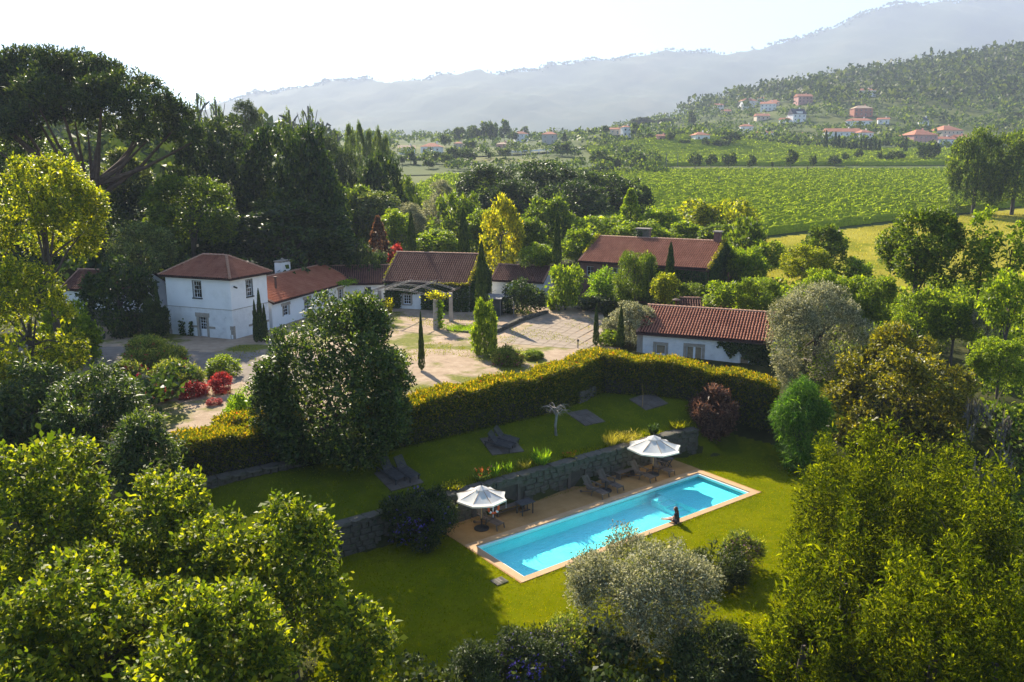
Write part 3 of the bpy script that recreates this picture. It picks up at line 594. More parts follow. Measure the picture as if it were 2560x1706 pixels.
MAT['shirt'] = surface('dark grey top', [(.3, (.03, .032, .036)), (.7, (.055, .057, .06))], 6., .9)
MAT['shorts'] = surface('dark patterned shorts', [(.35, (.02, .02, .026)), (.6, (.05, .045, .055)), (.66, (.3, .28, .3))], 22., .9)
MAT['straw'] = surface('drawn straw blind', [(.3, (.22, .17, .1)), (.7, (.34, .27, .17))], 3., .9)
for nm, c in (('white', (.74, .73, .7)), ('pink', (.55, .3, .26)), ('tan', (.6, .5, .38)), ('brick', (.4, .17, .12)), ('stone', (.4, .38, .35))):
    MAT['w_' + nm] = surface('far wall ' + nm, [(.3, tuple(v * .85 for v in c)), (.7, c)], .4, .9)
for nm, c in (('red', (.48, .19, .11)), ('slate', (.07, .075, .09)), ('tan', (.55, .38, .25))):
    MAT['r_' + nm] = surface('far roof ' + nm, [(.3, tuple(v * .7 for v in c)), (.7, c)], .6, .9, .3, 3.)
def glass_mat():
    m, nt, out = new_mat('window glass')
    b = node(nt, 'ShaderNodeBsdfPrincipled', Roughness=.06)
    b.inputs['Base Color'].default_value = (.012, .014, .018, 1)
    b.inputs['Specular IOR Level'].default_value = .8
    nt.links.new(b.outputs[0], out.inputs[0])
    return m
MAT['glass'] = glass_mat()
def water_mat():
    m, nt, out = new_mat('pool water')
    L = nt.links
    tr = nt.nodes.new('ShaderNodeBsdfTransparent')
    tr.inputs[0].default_value = (.6, .97, .985, 1)
    gl = node(nt, 'ShaderNodeBsdfGlossy', Roughness=.03)
    gl.inputs[0].default_value = (.9, .95, 1., 1)
    vec = coords(nt)
    mp = nt.nodes.new('ShaderNodeMapping')
    mp.inputs['Scale'].default_value = (1.0, 2.2, 1.)
    L.new(vec, mp.inputs[0])
    n1 = noise(nt, 2.6, 3., .55, mp.outputs[0], .6)
    bp = node(nt, 'ShaderNodeBump', Strength=.5, Distance=.06)
    L.new(n1.outputs[0], bp.inputs['Height'])
    L.new(bp.outputs[0], gl.inputs['Normal'])
    lw = node(nt, 'ShaderNodeLayerWeight', Blend=.5)         # same from both sides, so light gets in
    L.new(bp.outputs[0], lw.inputs['Normal'])
    p5 = node(nt, 'ShaderNodeMath', operation='POWER')
    p5.inputs[1].default_value = 4.6
    L.new(lw.outputs['Facing'], p5.inputs[0])
    fr = node(nt, 'ShaderNodeMath', operation='MULTIPLY_ADD')
    fr.inputs[1].default_value = .8
    fr.inputs[2].default_value = .02
    L.new(p5.outputs[0], fr.inputs[0])
    ms = nt.nodes.new('ShaderNodeMixShader')
    L.new(fr.outputs[0], ms.inputs[0])
    L.new(tr.outputs[0], ms.inputs[1])
    L.new(gl.outputs[0], ms.inputs[2])
    L.new(ms.outputs[0], out.inputs[0])
    return m
MAT['water'] = water_mat()

# ---------------------------------------------------------------- geometry helpers
def props(o, label=None, cat=None, group=None, kind=None):
    if label: o['label'] = label
    if cat: o['category'] = cat
    if group: o['group'] = group
    if kind: o['kind'] = kind
    return o
def ob(name, me, parent=None, loc=None, **kw):
    o = bpy.data.objects.new(name, me)
    COL.objects.link(o)
    if parent is not None: o.parent = parent
    if loc is not None: o.location = loc
    return props(o, **kw)
def empty(name, loc=(0, 0, 0), rz=0., **kw):
    o = bpy.data.objects.new(name, None)
    COL.objects.link(o)
    o.location = loc
    o.rotation_euler = (0, 0, rz)
    return props(o, **kw)
def np_mesh(name, verts, faces, mat, smooth=False):
    """verts (n,3), faces (m,k): fast mesh"""
    verts = np.ascontiguousarray(verts, dtype=np.float32)
    faces = np.ascontiguousarray(faces, dtype=np.int32)
    me = bpy.data.meshes.new(name)
    nv, (nf, k) = len(verts), faces.shape
    me.vertices.add(nv)
    me.vertices.foreach_set('co', verts.ravel())
    me.loops.add(nf * k)
    me.loops.foreach_set('vertex_index', faces.ravel())
    me.polygons.add(nf)
    me.polygons.foreach_set('loop_start', np.arange(0, nf * k, k, dtype=np.int32))
    me.polygons.foreach_set('loop_total', np.full(nf, k, dtype=np.int32))
    if smooth:
        me.polygons.foreach_set('use_smooth', np.ones(nf, dtype=bool))
    me.materials.append(mat)
    me.update(calc_edges=True)
    return me
class MB:
    def __init__(self):
        self.v, self.f = [], []
    def quadbox(self, c8):
        b = len(self.v)
        self.v += [tuple(p) for p in c8]
        for q in ((0, 3, 2, 1), (4, 5, 6, 7), (0, 1, 5, 4), (1, 2, 6, 5), (2, 3, 7, 6), (3, 0, 4, 7)):
            self.f.append(tuple(b + i for i in q))
        return self
    def box(self, x0, x1, y0, y1, z0, z1):
        return self.quadbox([(x0, y0, z0), (x1, y0, z0), (x1, y1, z0), (x0, y1, z0), (x0, y0, z1), (x1, y0, z1), (x1, y1, z1), (x0, y1, z1)])
    def bar(self, a, b, w, h, up=(0, 0, 1)):
        a, b = Vector(a), Vector(b)
        d = (b - a).normalized()
        s = d.cross(Vector(up))
        if s.length < 1e-4: s = d.cross(Vector((1, 0, 0)))
        s = s.normalized() * w / 2
        u = s.cross(d).normalized() * h / 2
        return self.quadbox([a - s - u, a + s - u, b + s - u, b - s - u, a - s + u, a + s + u, b + s + u, b - s + u])
    def tube(self, pts, radii, n=6, cap=True):
        pts = [Vector(p) for p in pts]
        rings = []
        for i, p in enumerate(pts):
            d = (pts[min(i + 1, len(pts) - 1)] - pts[max(i - 1, 0)]).normalized()
            a = d.cross(Vector((0, 0, 1)))
            if a.length < .05: a = Vector((1, 0, 0))
            a.normalize()
            b = d.cross(a).normalized()
            base = len(self.v)
            for j in range(n):
                t = 2 * math.pi * j / n
                self.v.append(tuple(p + (a * math.cos(t) + b * math.sin(t)) * radii[i]))
            rings.append(base)
        for r0, r1 in zip(rings, rings[1:]):
            for j in range(n):
                self.f.append((r0 + j, r0 + (j + 1) % n, r1 + (j + 1) % n, r1 + j))
        if cap:
            self.f.append(tuple(rings[0] + j for j in range(n)))
            self.f.append(tuple(rings[-1] + n - 1 - j for j in range(n)))
        return self
    def poly(self, pts):
        b = len(self.v)
        self.v += [tuple(p) for p in pts]
        self.f.append(tuple(range(b, b + len(pts))))
        return self
    def prism(self, pts, d):
        """closed polygon pushed along d"""
        n, b = len(pts), len(self.v)
        d = Vector(d)
        self.v += [tuple(p) for p in pts] + [tuple(Vector(p) + d) for p in pts]
        self.f.append(tuple(b + n - 1 - i for i in range(n)))
        self.f.append(tuple(b + n + i for i in range(n)))
        for i in range(n):
            j = (i + 1) % n
            self.f.append((b + i, b + j, b + n + j, b + n + i))
        return self
    def mesh(self, name, mat, smooth=False):
        me = bpy.data.meshes.new(name)
        me.from_pydata(self.v, [], self.f)
        if smooth:
            for p in me.polygons: p.use_smooth = True
        me.materials.append(mat)
        me.update()
        return me
    def build(self, name, mat, parent=None, smooth=False, loc=None, **kw):
        return ob(name, self.mesh(name, mat, smooth), parent, loc, **kw)

def nrm(a):
    return a / np.maximum(np.linalg.norm(a, axis=-1, keepdims=True), 1e-9)
def wave_noise(p, seed, freq):
    r = np.random.default_rng(seed)
    s = np.zeros(len(p))
    for _ in range(5):
        k = r.normal(size=3) * freq
        s += np.sin(p @ k + r.random() * 6.28)
    return s / 1.6
def leaf_quads(base, ldir, m, L, W, bend=.12):
    """diamond leaves: base points, directions, facing, lengths, widths"""
    side = nrm(np.cross(ldir, m))
    nn = np.cross(side, ldir)
    mid = base + ldir * (L * .52)[:, None] + nn * (L * bend)[:, None]
    v = np.stack([base, mid + side * (W / 2)[:, None], base + ldir * L[:, None], mid - side * (W / 2)[:, None]], 1)
    return v.reshape(-1, 3)
def foliage(rng, lobes, s3, off, ns, per, L, W, spread, up=.35, droop=0., thr=-.75, depth=.1, nf=1.1, rand=.8, inner=0, squash=1.):
    """sprays of leaves laid over overlapping lobes; returns leaf quad vertices"""
    lob = np.array(lobes, float)
    w = lob[:, 3] ** 2
    out = []
    for part in range(2 if inner else 1):
        n = ns if part == 0 else inner
        pr = per if part == 0 else 1
        idx = rng.choice(len(lob), n, p=w / w.sum())
        d = nrm(rng.normal(size=(n, 3)))
        c = lob[idx, :3]
        back = (d * nrm(c)).sum(1) < -.35
        d[back] *= -1
        rr = 1 - np.abs(rng.normal(0, depth, n)) if part == 0 else rng.uniform(.3, .7, n)
        dd = d.copy()
        dd[:, 2] *= squash
        p = (c + dd * lob[idx, 3:4] * rr[:, None]) * s3 + off
        nn = nrm(d / s3)
        if thr > -2 and part == 0:
            keep = wave_noise(p, int(rng.integers(1 << 30)), nf) > thr
            p, nn = p[keep], nn[keep]
        n = len(p)
        ax = nrm(nn * .75 + np.array([0, 0, up]) + rng.normal(0, .3, (n, 3)))
        P = np.repeat(p, pr, 0)
        A = np.repeat(ax, pr, 0)
        NN = np.repeat(nn, pr, 0)
        q = len(P)
        ld_ = nrm(A * .6 + nrm(rng.normal(size=(q, 3))) * rand + np.array([0, 0, -droop]))
        t = rng.random(q)
        base = P + A * (t * spread)[:, None] + rng.normal(0, spread * .22, (q, 3))
        face = nrm(np.array([0, 0, .8]) + rng.normal(0, .55, (q, 3)) + NN * .35)
        k = 1. if part == 0 else 1.9
        out.append(leaf_quads(base, ld_, face, L * k * rng.uniform(.7, 1.25, q), W * k * rng.uniform(.75, 1.2, q)))
    return np.concatenate(out)
def leaf_mesh(name, v, mat):
    return np_mesh(name, v, np.arange(len(v)).reshape(-1, 4), mat)
def blob_lobes(rng, n=14, core=.62, rmin=.26, rmax=.46, reach=.62, low=-.65, tall=0.):
    """uneven crown in the unit ball"""
    L = [(0, 0, 0, core)]
    while len(L) < n + 1:
        d = nrm(rng.normal(size=3))
        if d[2] < low: continue
        r = rng.uniform(rmin, rmax)
        q = d * rng.uniform(reach * .8, min(1.02 - r, reach * 1.25))
        if tall: q[:2] *= 1 - tall * max(q[2], -.2)
        L.append((q[0], q[1], q[2], r))
    return L
def spire_lobes(rng, n=18):
    """crown of upright pointed sprays in the unit ball"""
    L = [(0, 0, -.25, .5)]
    for i in range(n):
        a, d = rng.random() * 6.283, math.sqrt(rng.random()) * .74
        top = 1. - .85 * d * d - rng.uniform(0, .35) * (i > 0)
        z, r = -.9, rng.uniform(.2, .27)
        while z < top - .05:
            k = max(.25, min(1., (top - z) / .75))
            L.append((math.cos(a) * d * (1 + .12 * (1 - k)) + rng.normal() * .02, math.sin(a) * d + rng.normal() * .02, z, r * k * rng.uniform(.8, 1.2)))
            z += r * k * rng.uniform(.65, .95)
    return L
def trunk_mesh(rng, name, h, r, mat, lobes=None, s3=None, off=None, lean=.04, n=7, limbs=6):
    mb = MB()
    top = Vector((rng.normal() * lean * h, rng.normal() * lean * h, h))
    pts = [Vector((0, 0, -.25)), Vector((top.x * .2, top.y * .2, h * .3)), Vector((top.x * .6, top.y * .6, h * .65)), top]
    mb.tube(pts, [r * 1.35, r, r * .78, r * .45], n)
    if lobes is not None:
        lob = [l for l in lobes[1:]]
        rng.shuffle(lob)
        for l in lob[:limbs]:
            e = Vector((l[0] * s3[0] + off[0], l[1] * s3[1] + off[1], l[2] * s3[2] + off[2]))
            s = pts[1].lerp(top, rng.uniform(.2, .9))
            m1 = s.lerp(e, .5) + Vector((0, 0, .08 * h * rng.random()))
            mb.tube([s, m1, e], [r * .42, r * .28, r * .1], 5)
    return mb.mesh(name, mat, True)

# ---------------------------------------------------------------- ground
PU, PW = np.array([.8, .6]), np.array([-.6, .8])          # pool axes
PO = np.array([-1.88, 38.65])                              # pool corner on the wall side, left
def pool_uw(x, y):
    dx, dy = x - PO[0], y - PO[1]
    return dx * PU[0] + dy * PU[1], dx * PW[0] + dy * PW[1]
def pool_xy(u, w):
    return PO[0] + u * PU[0] + w * PW[0], PO[1] + u * PU[1] + w * PW[1]
def wall_s(x, y): return y - np.interp(x, WALL_X, WALL_Y)
def hedge_s(x, y): return y - np.interp(x, HEDGE_X, HEDGE_Y)
def grid_mesh(name, xs, ys, zf, keep, mat, smooth=True):
    X, Y = np.meshgrid(xs, ys)
    Z = zf(X, Y)
    v = np.stack([X, Y, Z], -1).reshape(-1, 3)
    nx, ny = len(xs), len(ys)
    i = (np.arange(ny - 1)[:, None] * nx + np.arange(nx - 1)[None]).ravel()
    f = np.stack([i, i + 1, i + nx + 1, i + nx], 1)
    if keep is not None:
        cx = v[f].mean(1)
        f = f[keep(cx[:, 0], cx[:, 1])]
        used, inv = np.unique(f, return_inverse=True)
        v, f = v[used], inv.reshape(-1, 4)
    return np_mesh(name, v, f, mat, smooth)
def in_deck(x, y, m=0.):
    u, w = pool_uw(x, y)
    return (u > -.5 + m) & (u < 18.1 - m) & (w > -4.5 + m) & (w < 2.6 - m)
def in_court(x, y):
    return (hedge_s(x, y) > 1.0) & (y < 96) & (x > -46) & (x < 10.5) & (y > 44.2)
# near terrain: undergrowth everywhere, the mown and paved sheets lie on top
near = grid_mesh('ground', np.arange(-90, 90.1, .75), np.arange(-14, 130.1, .75),
                 lambda x, y: ground(x, y) - .07, lambda x, y: ~in_deck(x, y, -.1), MAT['soil'])
ob('ground', near, kind='structure')
def far_keep(x, y): return ~((np.abs(x) < 88) & (y > -12) & (y < 128))
xs = np.concatenate([np.linspace(-2600, -400, 34), np.linspace(-380, 520, 110), np.linspace(540, 3000, 60)])
ys = np.concatenate([np.linspace(-400, -20, 16), np.linspace(-14, 700, 130), np.linspace(708, 2800, 60)])
far = grid_mesh('valley_ground', xs, ys, lambda x, y: ground(x, y) - .35 * ((np.abs(x) < 94) & (y > -18) & (y < 134)), far_keep, MAT['hill'])
ob('valley_ground', far, kind='structure')
lawn = grid_mesh('pool_lawn', np.arange(-11, 24.1, .25), np.arange(24, 56.1, .25), lambda x, y: ground(x, y) + 0 * x,
                 lambda x, y: (wall_s(x, y) < .1 + 6 * (x > 12.9)) & ~in_deck(x, y, .3) & (hedge_s(x, y) < -.2) & (x > -9.5 + .15 * (40 - y)), MAT['lawn'])
ob('pool_lawn', lawn, kind='structure')
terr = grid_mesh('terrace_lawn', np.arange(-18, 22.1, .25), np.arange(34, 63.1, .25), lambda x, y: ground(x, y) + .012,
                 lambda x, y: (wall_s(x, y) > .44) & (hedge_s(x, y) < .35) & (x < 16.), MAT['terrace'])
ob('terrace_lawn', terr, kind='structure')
court = grid_mesh('courtyard', np.arange(-46, 10.6, .5), np.arange(44, 96.1, .5), lambda x, y: ground(x, y) + .006,
                  lambda x, y: in_court(x, y), MAT['court'])
COURT = ob('courtyard', court, kind='structure')
drv = grid_mesh('gravel_drive', np.arange(-46, -13.9, .5), np.arange(58, 78.1, .5), lambda x, y: ground(x, y) + .03,
                lambda x, y: (y > 62.5 + .35 * np.sin(x * .3) - .25 * (x + 30)) & (y < 71.5 - .22 * (x + 30) + .4 * np.sin(x * .5)), MAT['drive'])
ob('gravel_drive', drv, kind='structure')
fld = grid_mesh('dry_field', np.arange(20, 140.1, 1.5), np.arange(92, 200.1, 1.5), lambda x, y: ground(x, y) + .12,
                lambda x, y: (y < 152 + .62 * (x - 50)) & (y > 98 + .1 * (60 - x)) & (x > 28 + .0 * y), MAT['field'])
ob('dry_field', fld, kind='structure')
rng = np.random.default_rng(5)
# paving slabs of the yard: each one a piece
sb = MB().box(-.5, .5, -.5, .5, -.05, .05)
slab_me = [None] * 4
for i in range(4):
    r = random.Random(i)
    m = MB()
    c8 = [(-.5, -.5, -.04), (.5, -.5, -.04), (.5, .5, -.04), (-.5, .5, -.04)]
    j = [(x + r.uniform(-.05, .02) * (1 if x > 0 else -1), y + r.uniform(-.05, .02) * (1 if y > 0 else -1)) for x, y, z in c8]
    m.quadbox([(x, y, -.05) for x, y in j] + [(x * .97, y * .97, .04) for x, y in j])
    slab_me[i] = m.mesh('paving_slab', MAT['slab'])
ya = rad(-22)
for iu in range(9):
    u = 0.
    while u < 15.:
        ln = rng.uniform(1.0, 1.7)
        lx, ly = (iu * 1.1 - 4.4), u + ln / 2
        x = 4.4 + lx * math.cos(ya) - ly * math.sin(ya) - 1.2
        y = 73.2 + lx * math.sin(ya) + ly * math.cos(ya)
        u += ln + .02
        if y > 90 - .3 * abs(x) or x > 9.6 or x < -1.6 + .12 * (80 - y) or y < 70.5: continue
        o = ob('paving_slab', slab_me[int(rng.integers(4))], COURT, (x, y, float(ground(x, y)) - .018))
        o.rotation_euler = (rng.normal(0, .004), rng.normal(0, .006), ya + rng.normal(0, .01))
        o.scale = (1.1, ln * 1.015, 1)

# ---------------------------------------------------------------- pool
pa = math.atan2(.6, .8)
pool = empty('swimming_pool', (PO[0], PO[1], 0), pa, label='long turquoise swimming pool with pale stone edge on the sunlit lawn', cat='pool')
PL_, PD = 17.54, -4.08
b = MB()
zb, zs = -.85, -.38
us = 13.6                                                   # shallow end starts here
b.poly([(0, PD, zb), (us, PD, zb), (us, 0, zb), (0, 0, zb)])
b.poly([(us, PD, zs), (PL_, PD, zs), (PL_, 0, zs), (us, 0, zs)])
b.poly([(us, PD, zb), (us, PD, zs), (us, 0, zs), (us, 0, zb)])
for (p, q) in (((0, PD), (PL_, PD)), ((PL_, PD), (PL_, 0)), ((PL_, 0), (0, 0)), ((0, 0), (0, PD))):
    b.poly([(p[0], p[1], zb), (q[0], q[1], zb), (q[0], q[1], -.012), (p[0], p[1], -.012)])
b.build('basin', MAT['pooltile'], pool)
for i in range(4):                                          # underwater steps beside the shallow end
    MB().box(us - .95, us - .003, -.5 - .6 * (i + 1), -.5 - .6 * i - .004, zb + .002, zs - .02 - .1 * i).build('step', MAT['pooltile'], pool)
def ring(x0, x1, y0, y1, wx0, wx1, wy0, wy1, z0, z1, name, mat):
    MB().box(x0 - wx0, x1 + wx1, y0 - wy0, y0, z0, z1).build(name, mat, pool)
    MB().box(x0 - wx0, x1 + wx1, y1, y1 + wy1, z0, z1).build(name, mat, pool)
    MB().box(x0 - wx0, x0, y0 + .002, y1 - .002, z0, z1).build(name, mat, pool)
    MB().box(x1, x1 + wx1, y0 + .002, y1 - .002, z0, z1).build(name, mat, pool)
ring(.1, PL_ - .1, PD + .1, -.1, .1, .1, .1, .1, -.2, -.03, 'edge_tile', MAT['pooledge'])
ring(0, PL_, PD, 0, .42, .45, .4, .45, -.3, .036, 'coping', MAT['coping'])
MB().poly([(.1, PD + .1, -.075), (PL_ - .1, PD + .1, -.075), (PL_ - .1, -.1, -.075), (.1, -.1, -.075)]).build('water', MAT['water'], pool)
dk = empty('pool_deck', (PO[0], PO[1], 0), pa, kind='structure')
MB().box(-.5, 18.12, .45, 3.5, -.25, .028).build('deck_slab', MAT['deck'], dk)
MB().box(PL_ + .45, 18.12, -4.47, .449, -.25, .026).build('deck_slab', MAT['deck'], dk)
MB().box(-.5, -.42, -4.47, .449, -.25, .026).build('deck_slab', MAT['deck'], dk)
mh = MB().box(-.33, .33, -.3, .3, -.02, .02)
for i in range(4): mh.box(-.27 + .14 * i, -.17 + .14 * i, -.24, .24, .02, .026)
mo = mh.build('drain_cover', MAT['rubble'], loc=(-.6, 34.95, .03), label='square stone drain cover in the lawn beside the near pool corner', cat='drain cover')
mo.rotation_euler.z = pa

# ---------------------------------------------------------------- stone walls: every stone a piece
STONE = []
for i in range(10):
    r = random.Random(100 + i)
    m = MB()
    pts = []
    for z in (-.5, .5):
        for (x, y) in ((-.5, -.5), (.5, -.5), (.5, .5), (-.5, .5)):
            pts.append(Vector((x + r.uniform(-.08, .03) * (1 if x > 0 else -1), y, z + r.uniform(-.08, .03) * (1 if z > 0 else -1))))
    # rounded face: an inner, proud quad on the front (-y)
    v = [tuple(p) for p in pts]
    fr = [0, 1, 5, 4]
    cen = sum((pts[q] for q in fr), Vector()) / 4
    inner = [pts[q].lerp(cen, .3) + Vector((0, -r.uniform(.12, .3), 0)) for q in fr]
    m.v = v + [tuple(p) for p in inner]
    m.f = [(8, 9, 10, 11), (0, 1, 9, 8), (1, 5, 10, 9), (5, 4, 11, 10), (4, 0, 8, 11), (4, 5, 6, 7), (1, 2, 6, 5), (0, 4, 7, 3)]
    STONE.append(m.mesh('stone', MAT['rubble']))
CAP = [STONE[0], STONE[3], STONE[7]]
def stone_wall(name, label, pts, z0, z1, th, row, wmin, wmax, seed, cap=True, skip=None, limit=400):
    r = np.random.default_rng(seed)
    root = empty(name, (pts[0][0], pts[0][1], z0), label=label, cat='wall')
    core = MB()
    n = 0
    run = 0.
    for (a, b_) in zip(pts, pts[1:]):
        a, b_ = np.array(a), np.array(b_)
        d = b_ - a
        ln = np.linalg.norm(d)
        d = d / ln
        nn = np.array([-d[1], d[0]])
        ang = math.atan2(d[1], d[0])
        o = np.array(pts[0])
        p = [a + nn * .06 - o, b_ + nn * .06 - o, b_ + nn * th - o, a + nn * th - o]
        core.quadbox([(q[0], q[1], -.2) for q in p] + [(q[0], q[1], z1 - z0 - .03) for q in p])
        k = 0
        z = z0
        while z < z1 - .1:
            hgt = min(row * r.uniform(.85, 1.2), z1 - z)
            if z1 - z - hgt < .12: hgt = z1 - z
            u = -r.random() * .2
            while u < ln:
                w = r.uniform(wmin, wmax)
                w = min(w, ln - u + .05)
                c = u + w / 2
                if w > .12 and not (skip and skip(run + c, z - z0 + hgt / 2)):
                    q = a + d * c + nn * .08 - o
                    s = ob('stone', STONE[int(r.integers(10))], root, (q[0], q[1], z - z0 + hgt / 2))
                    s.scale = (w * .97, .24 * r.uniform(.8, 1.25), hgt * .96)
                    s.rotation_euler = (r.normal(0, .03), r.normal(0, .03), ang + r.normal(0, .03))
                    n += 1
                u += w
            z += hgt
        if cap:
            u = 0.
            while u < ln - .1:
                w = min(r.uniform(.6, 1.1), ln - u)
                q = a + d * (u + w / 2) + nn * (th / 2 - .03) - o
                s = ob('cap_stone', CAP[int(r.integers(3))], root, (q[0], q[1], z1 - z0 + .05))
                s.scale = (w * .98, th + .1, .13)
                s.rotation_euler = (r.normal(0, .02), r.normal(0, .02), ang + r.normal(0, .015))
                u += w
        run += ln
    core.build('core', MAT['joint'], root)
    return root
niches = ((10.2, 11.8, 1.3), (15.5, 17.1, 1.15))
def in_niche(u, z):
    return any(a - .15 < u < b_ + .15 and z < h for a, b_, h in niches)
rw = stone_wall('retaining_wall', 'rough stone retaining wall between pool deck and terrace', [(-9, 37.2), (-3.6, 41.2), (11.1, 52.1), (12.9, 52.9)], 0., 1.7, .5, .32, .36, .78, 11, True, in_niche)
# framed recesses in the wall
for (a, b_, h) in niches:
    seg = np.array([(-9, 37.2), (-3.6, 41.2), (11.1, 52.1)])
    l0 = np.linalg.norm(seg[1] - seg[0])
    d = (seg[2] - seg[1]) / np.linalg.norm(seg[2] - seg[1])
    nn = np.array([-d[1], d[0]])
    q = seg[1] + d * (a - l0) - seg[0]
    ang = math.atan2(d[1], d[0])
    w = b_ - a
    for nm, mb, mt in (('niche_post', MB().box(0, .2, -.04, .3, 0, h), 'pad'), ('niche_post', MB().box(w - .2, w, -.04, .3, 0, h), 'pad'),
                       ('lintel', MB().box(-.1, w + .1, -.06, .3, h + .002, h + .24), 'pad'), ('niche_back', MB().box(.2, w - .2, .1, .14, 0, h), 'joint')):
        o = mb.build(nm, MAT[mt], rw)
        o.location = (q[0], q[1], 0)
        o.rotation_euler.z = ang
stone_wall('left_hedge_wall', 'short low stone wall under the left hedge beside the dark lawn', [(-16.3, 39.6), (-11.9, 42.9)], 2.3, 3.15, .5, .3, .3, .6, 12, True)
stone_wall('courtyard_step_wall', 'low stone kerb wall stepping down beside the paved yard', [(-1.6, 79.3), (1.2, 86.5), (4.2, 91.2)], 3.2, 3.75, .4, .28, .4, .8, 13, False)
stone_wall('garden_wall', 'dark stone garden wall left of the tower house', [(-46., 84.6), (-35.6, 80.9)], 3.2, 5.0, .4, .4, .4, .8, 14, False)
stone_wall('hedge_corner_wall', 'patch of bare stone wall under the hedge corner', [(4.9, 55.6), (6.2, 57.5)], 2.7, 3.7, .4, .3, .3, .55, 15, False)
stone_wall('grass_bed_kerb', 'row of kerb stones edging the grass bed under the pergola', [(-6.7, 81.0), (-3.6, 79.3)], 3.25, 3.5, .3, .25, .4, .7, 16, False)

# ---------------------------------------------------------------- hedges
def hedge(name, label, pts, zb, zt, th, dens, seed, leaf_l=.17):
    """pts: front base line; clipped box hedge with yellow new growth on top"""
    r = np.random.default_rng(seed)
    root = empty(name, (pts[0][0], pts[0][1], zb[0]), label=label, cat='hedge')
    o = np.array([pts[0][0], pts[0][1], zb[0]])
    core = MB()
    dark, new, flo = [], [], []
    for i in range(len(pts) - 1):
        a, b_ = np.array(pts[i]), np.array(pts[i + 1])
        d = b_ - a
        ln = np.linalg.norm(d)
        d = d / ln
        nn = np.array([-d[1], d[0]])
        def place(u, w, z):        # u along 0..1, w across 0..th, z 0..1
            base = a[None] + d[None] * (u * ln)[:, None] + nn[None] * w[:, None]
            z0 = zb[i] + (zb[i + 1] - zb[i]) * u
            z1 = zt[i] + (zt[i + 1] - zt[i]) * u + .12 * np.sin(u * ln * 1.3) + .07 * np.sin(u * ln * 3.1)
            return np.concatenate([base, (z0 + (z1 - z0) * z)[:, None]], 1) - o
        q = np.array([0., 1., 1., 0.])
        lo = place(q, np.array([.25, .25, th - .25, th - .25]), np.array([0., 0, 0, 0]))
        hi = place(q, np.array([.25, .25, th - .25, th - .25]), np.array([.9, .9, .9, .9]))
        core.quadbox([tuple(p) for p in lo] + [tuple(p) for p in hi])
        hgt = zt[i] - zb[i]
        def leaves(n, u, w, z, nv, up):
            p = place(u, w, z) + r.normal(0, .07, (n, 3))
            ld_ = nrm(np.array(nv)[None] * .7 + r.normal(0, .6, (n, 3)) + np.array([0, 0, up]))
            return leaf_quads(p, ld_, nrm(r.normal(size=(n, 3)) + np.array([0, 0, .7])), leaf_l * r.uniform(.7, 1.3, n), leaf_l * .5 * r.uniform(.8, 1.2, n))
        for (side, w0, nv) in ((0, .0, (-nn[0], -nn[1], 0)), (1, th, (nn[0], nn[1], 0))):
            n = int(ln * hgt * dens)
            dark.append(leaves(n, r.random(n), np.full(n, w0) + .18 * (1 if side == 0 else -1) * r.random(n) ** 2, r.random(n), nv, .1))
        n = int(ln * th * dens * .6)
        dark.append(leaves(n, r.random(n), r.random(n) * th, 1 - .1 * r.random(n), (0, 0, 1), .3))
        n = int(ln * th * dens * .8)
        new.append(leaves(n, r.random(n), r.random(n) * th, 1 + .02 * r.random(n), (0, 0, 1), .8))
        n = int(ln * hgt * .3 * dens)
        new.append(leaves(n, r.random(n), np.full(n, .02) + .1 * r.random(n), 1 - .55 * r.random(n) ** 2.0, (-nn[0], -nn[1], 0), .5))
        n = int(ln * hgt * .1 * dens)
        new.append(leaves(n, r.random(n), np.full(n, th - .04), 1 - .3 * r.random(n) ** 1.6, (nn[0], nn[1], 0), .5))
        n = int(ln * th * 1.1)
        flo.append(leaves(n, r.random(n), r.random(n) * th, 1.02 + .04 * r.random(n), (0, 0, 1), .9))
        for ue in ((0., -1), (1., 1)):
            n = int(th * hgt * dens)
            dark.append(leaves(n, np.full(n, ue[0]), r.random(n) * th, r.random(n), (d[0] * ue[1], d[1] * ue[1], 0), .1))
            n = int(th * hgt * dens * .3)
            new.append(leaves(n, np.full(n, ue[0]), r.random(n) * th, 1 - .3 * r.random(n) ** 1.6, (d[0] * ue[1], d[1] * ue[1], 0), .4))
    core.build('branches', MAT['joint'], root)
    ob('foliage', leaf_mesh('foliage', np.concatenate(dark), MAT['hedge']), root, kind='stuff')
    ob('new_growth', leaf_mesh('new_growth', np.concatenate(new), MAT['hedgenew']), root, kind='stuff', label='yellow and orange young leaves along the hedge top')
    ob('flowers', leaf_mesh('flowers', np.concatenate(flo), MAT['f_orange']), root, kind='stuff')
    return root
hedge('long_hedge', 'long tall clipped hedge with golden top, running from the big evergreen to the corner', [(-8.4, 44.4), (-1.34, 50.), (3., 53.1), (7.0, 58.6)], [2.8, 2.8, 2.8, 2.8], [5.5, 5.6, 5.65, 5.7], 1.9, 270, 21)
hedge('cottage_hedge', 'tall clipped hedge with golden top in front of the white cottage', [(5.6, 58.5), (11., 57.2), (15.2, 55.3), (18.3, 53.8)], [2.7, 2.4, 1.9, 1.2], [5.75, 5.5, 5.05, 4.65], 1.9, 270, 22)
hedge('left_hedge', 'short golden-topped hedge block left of the big evergreen', [(-17.4, 39.7), (-11.8, 43.7)], [3.0, 3.0], [5.1, 5.2], 2.2, 270, 23)
hedge('low_hedge', 'low golden hedge step behind the left hedge block', [(-16.5, 43.2), (-13.5, 45.2)], [3.2, 3.2], [5.1, 5.3], 1.6, 270, 24)

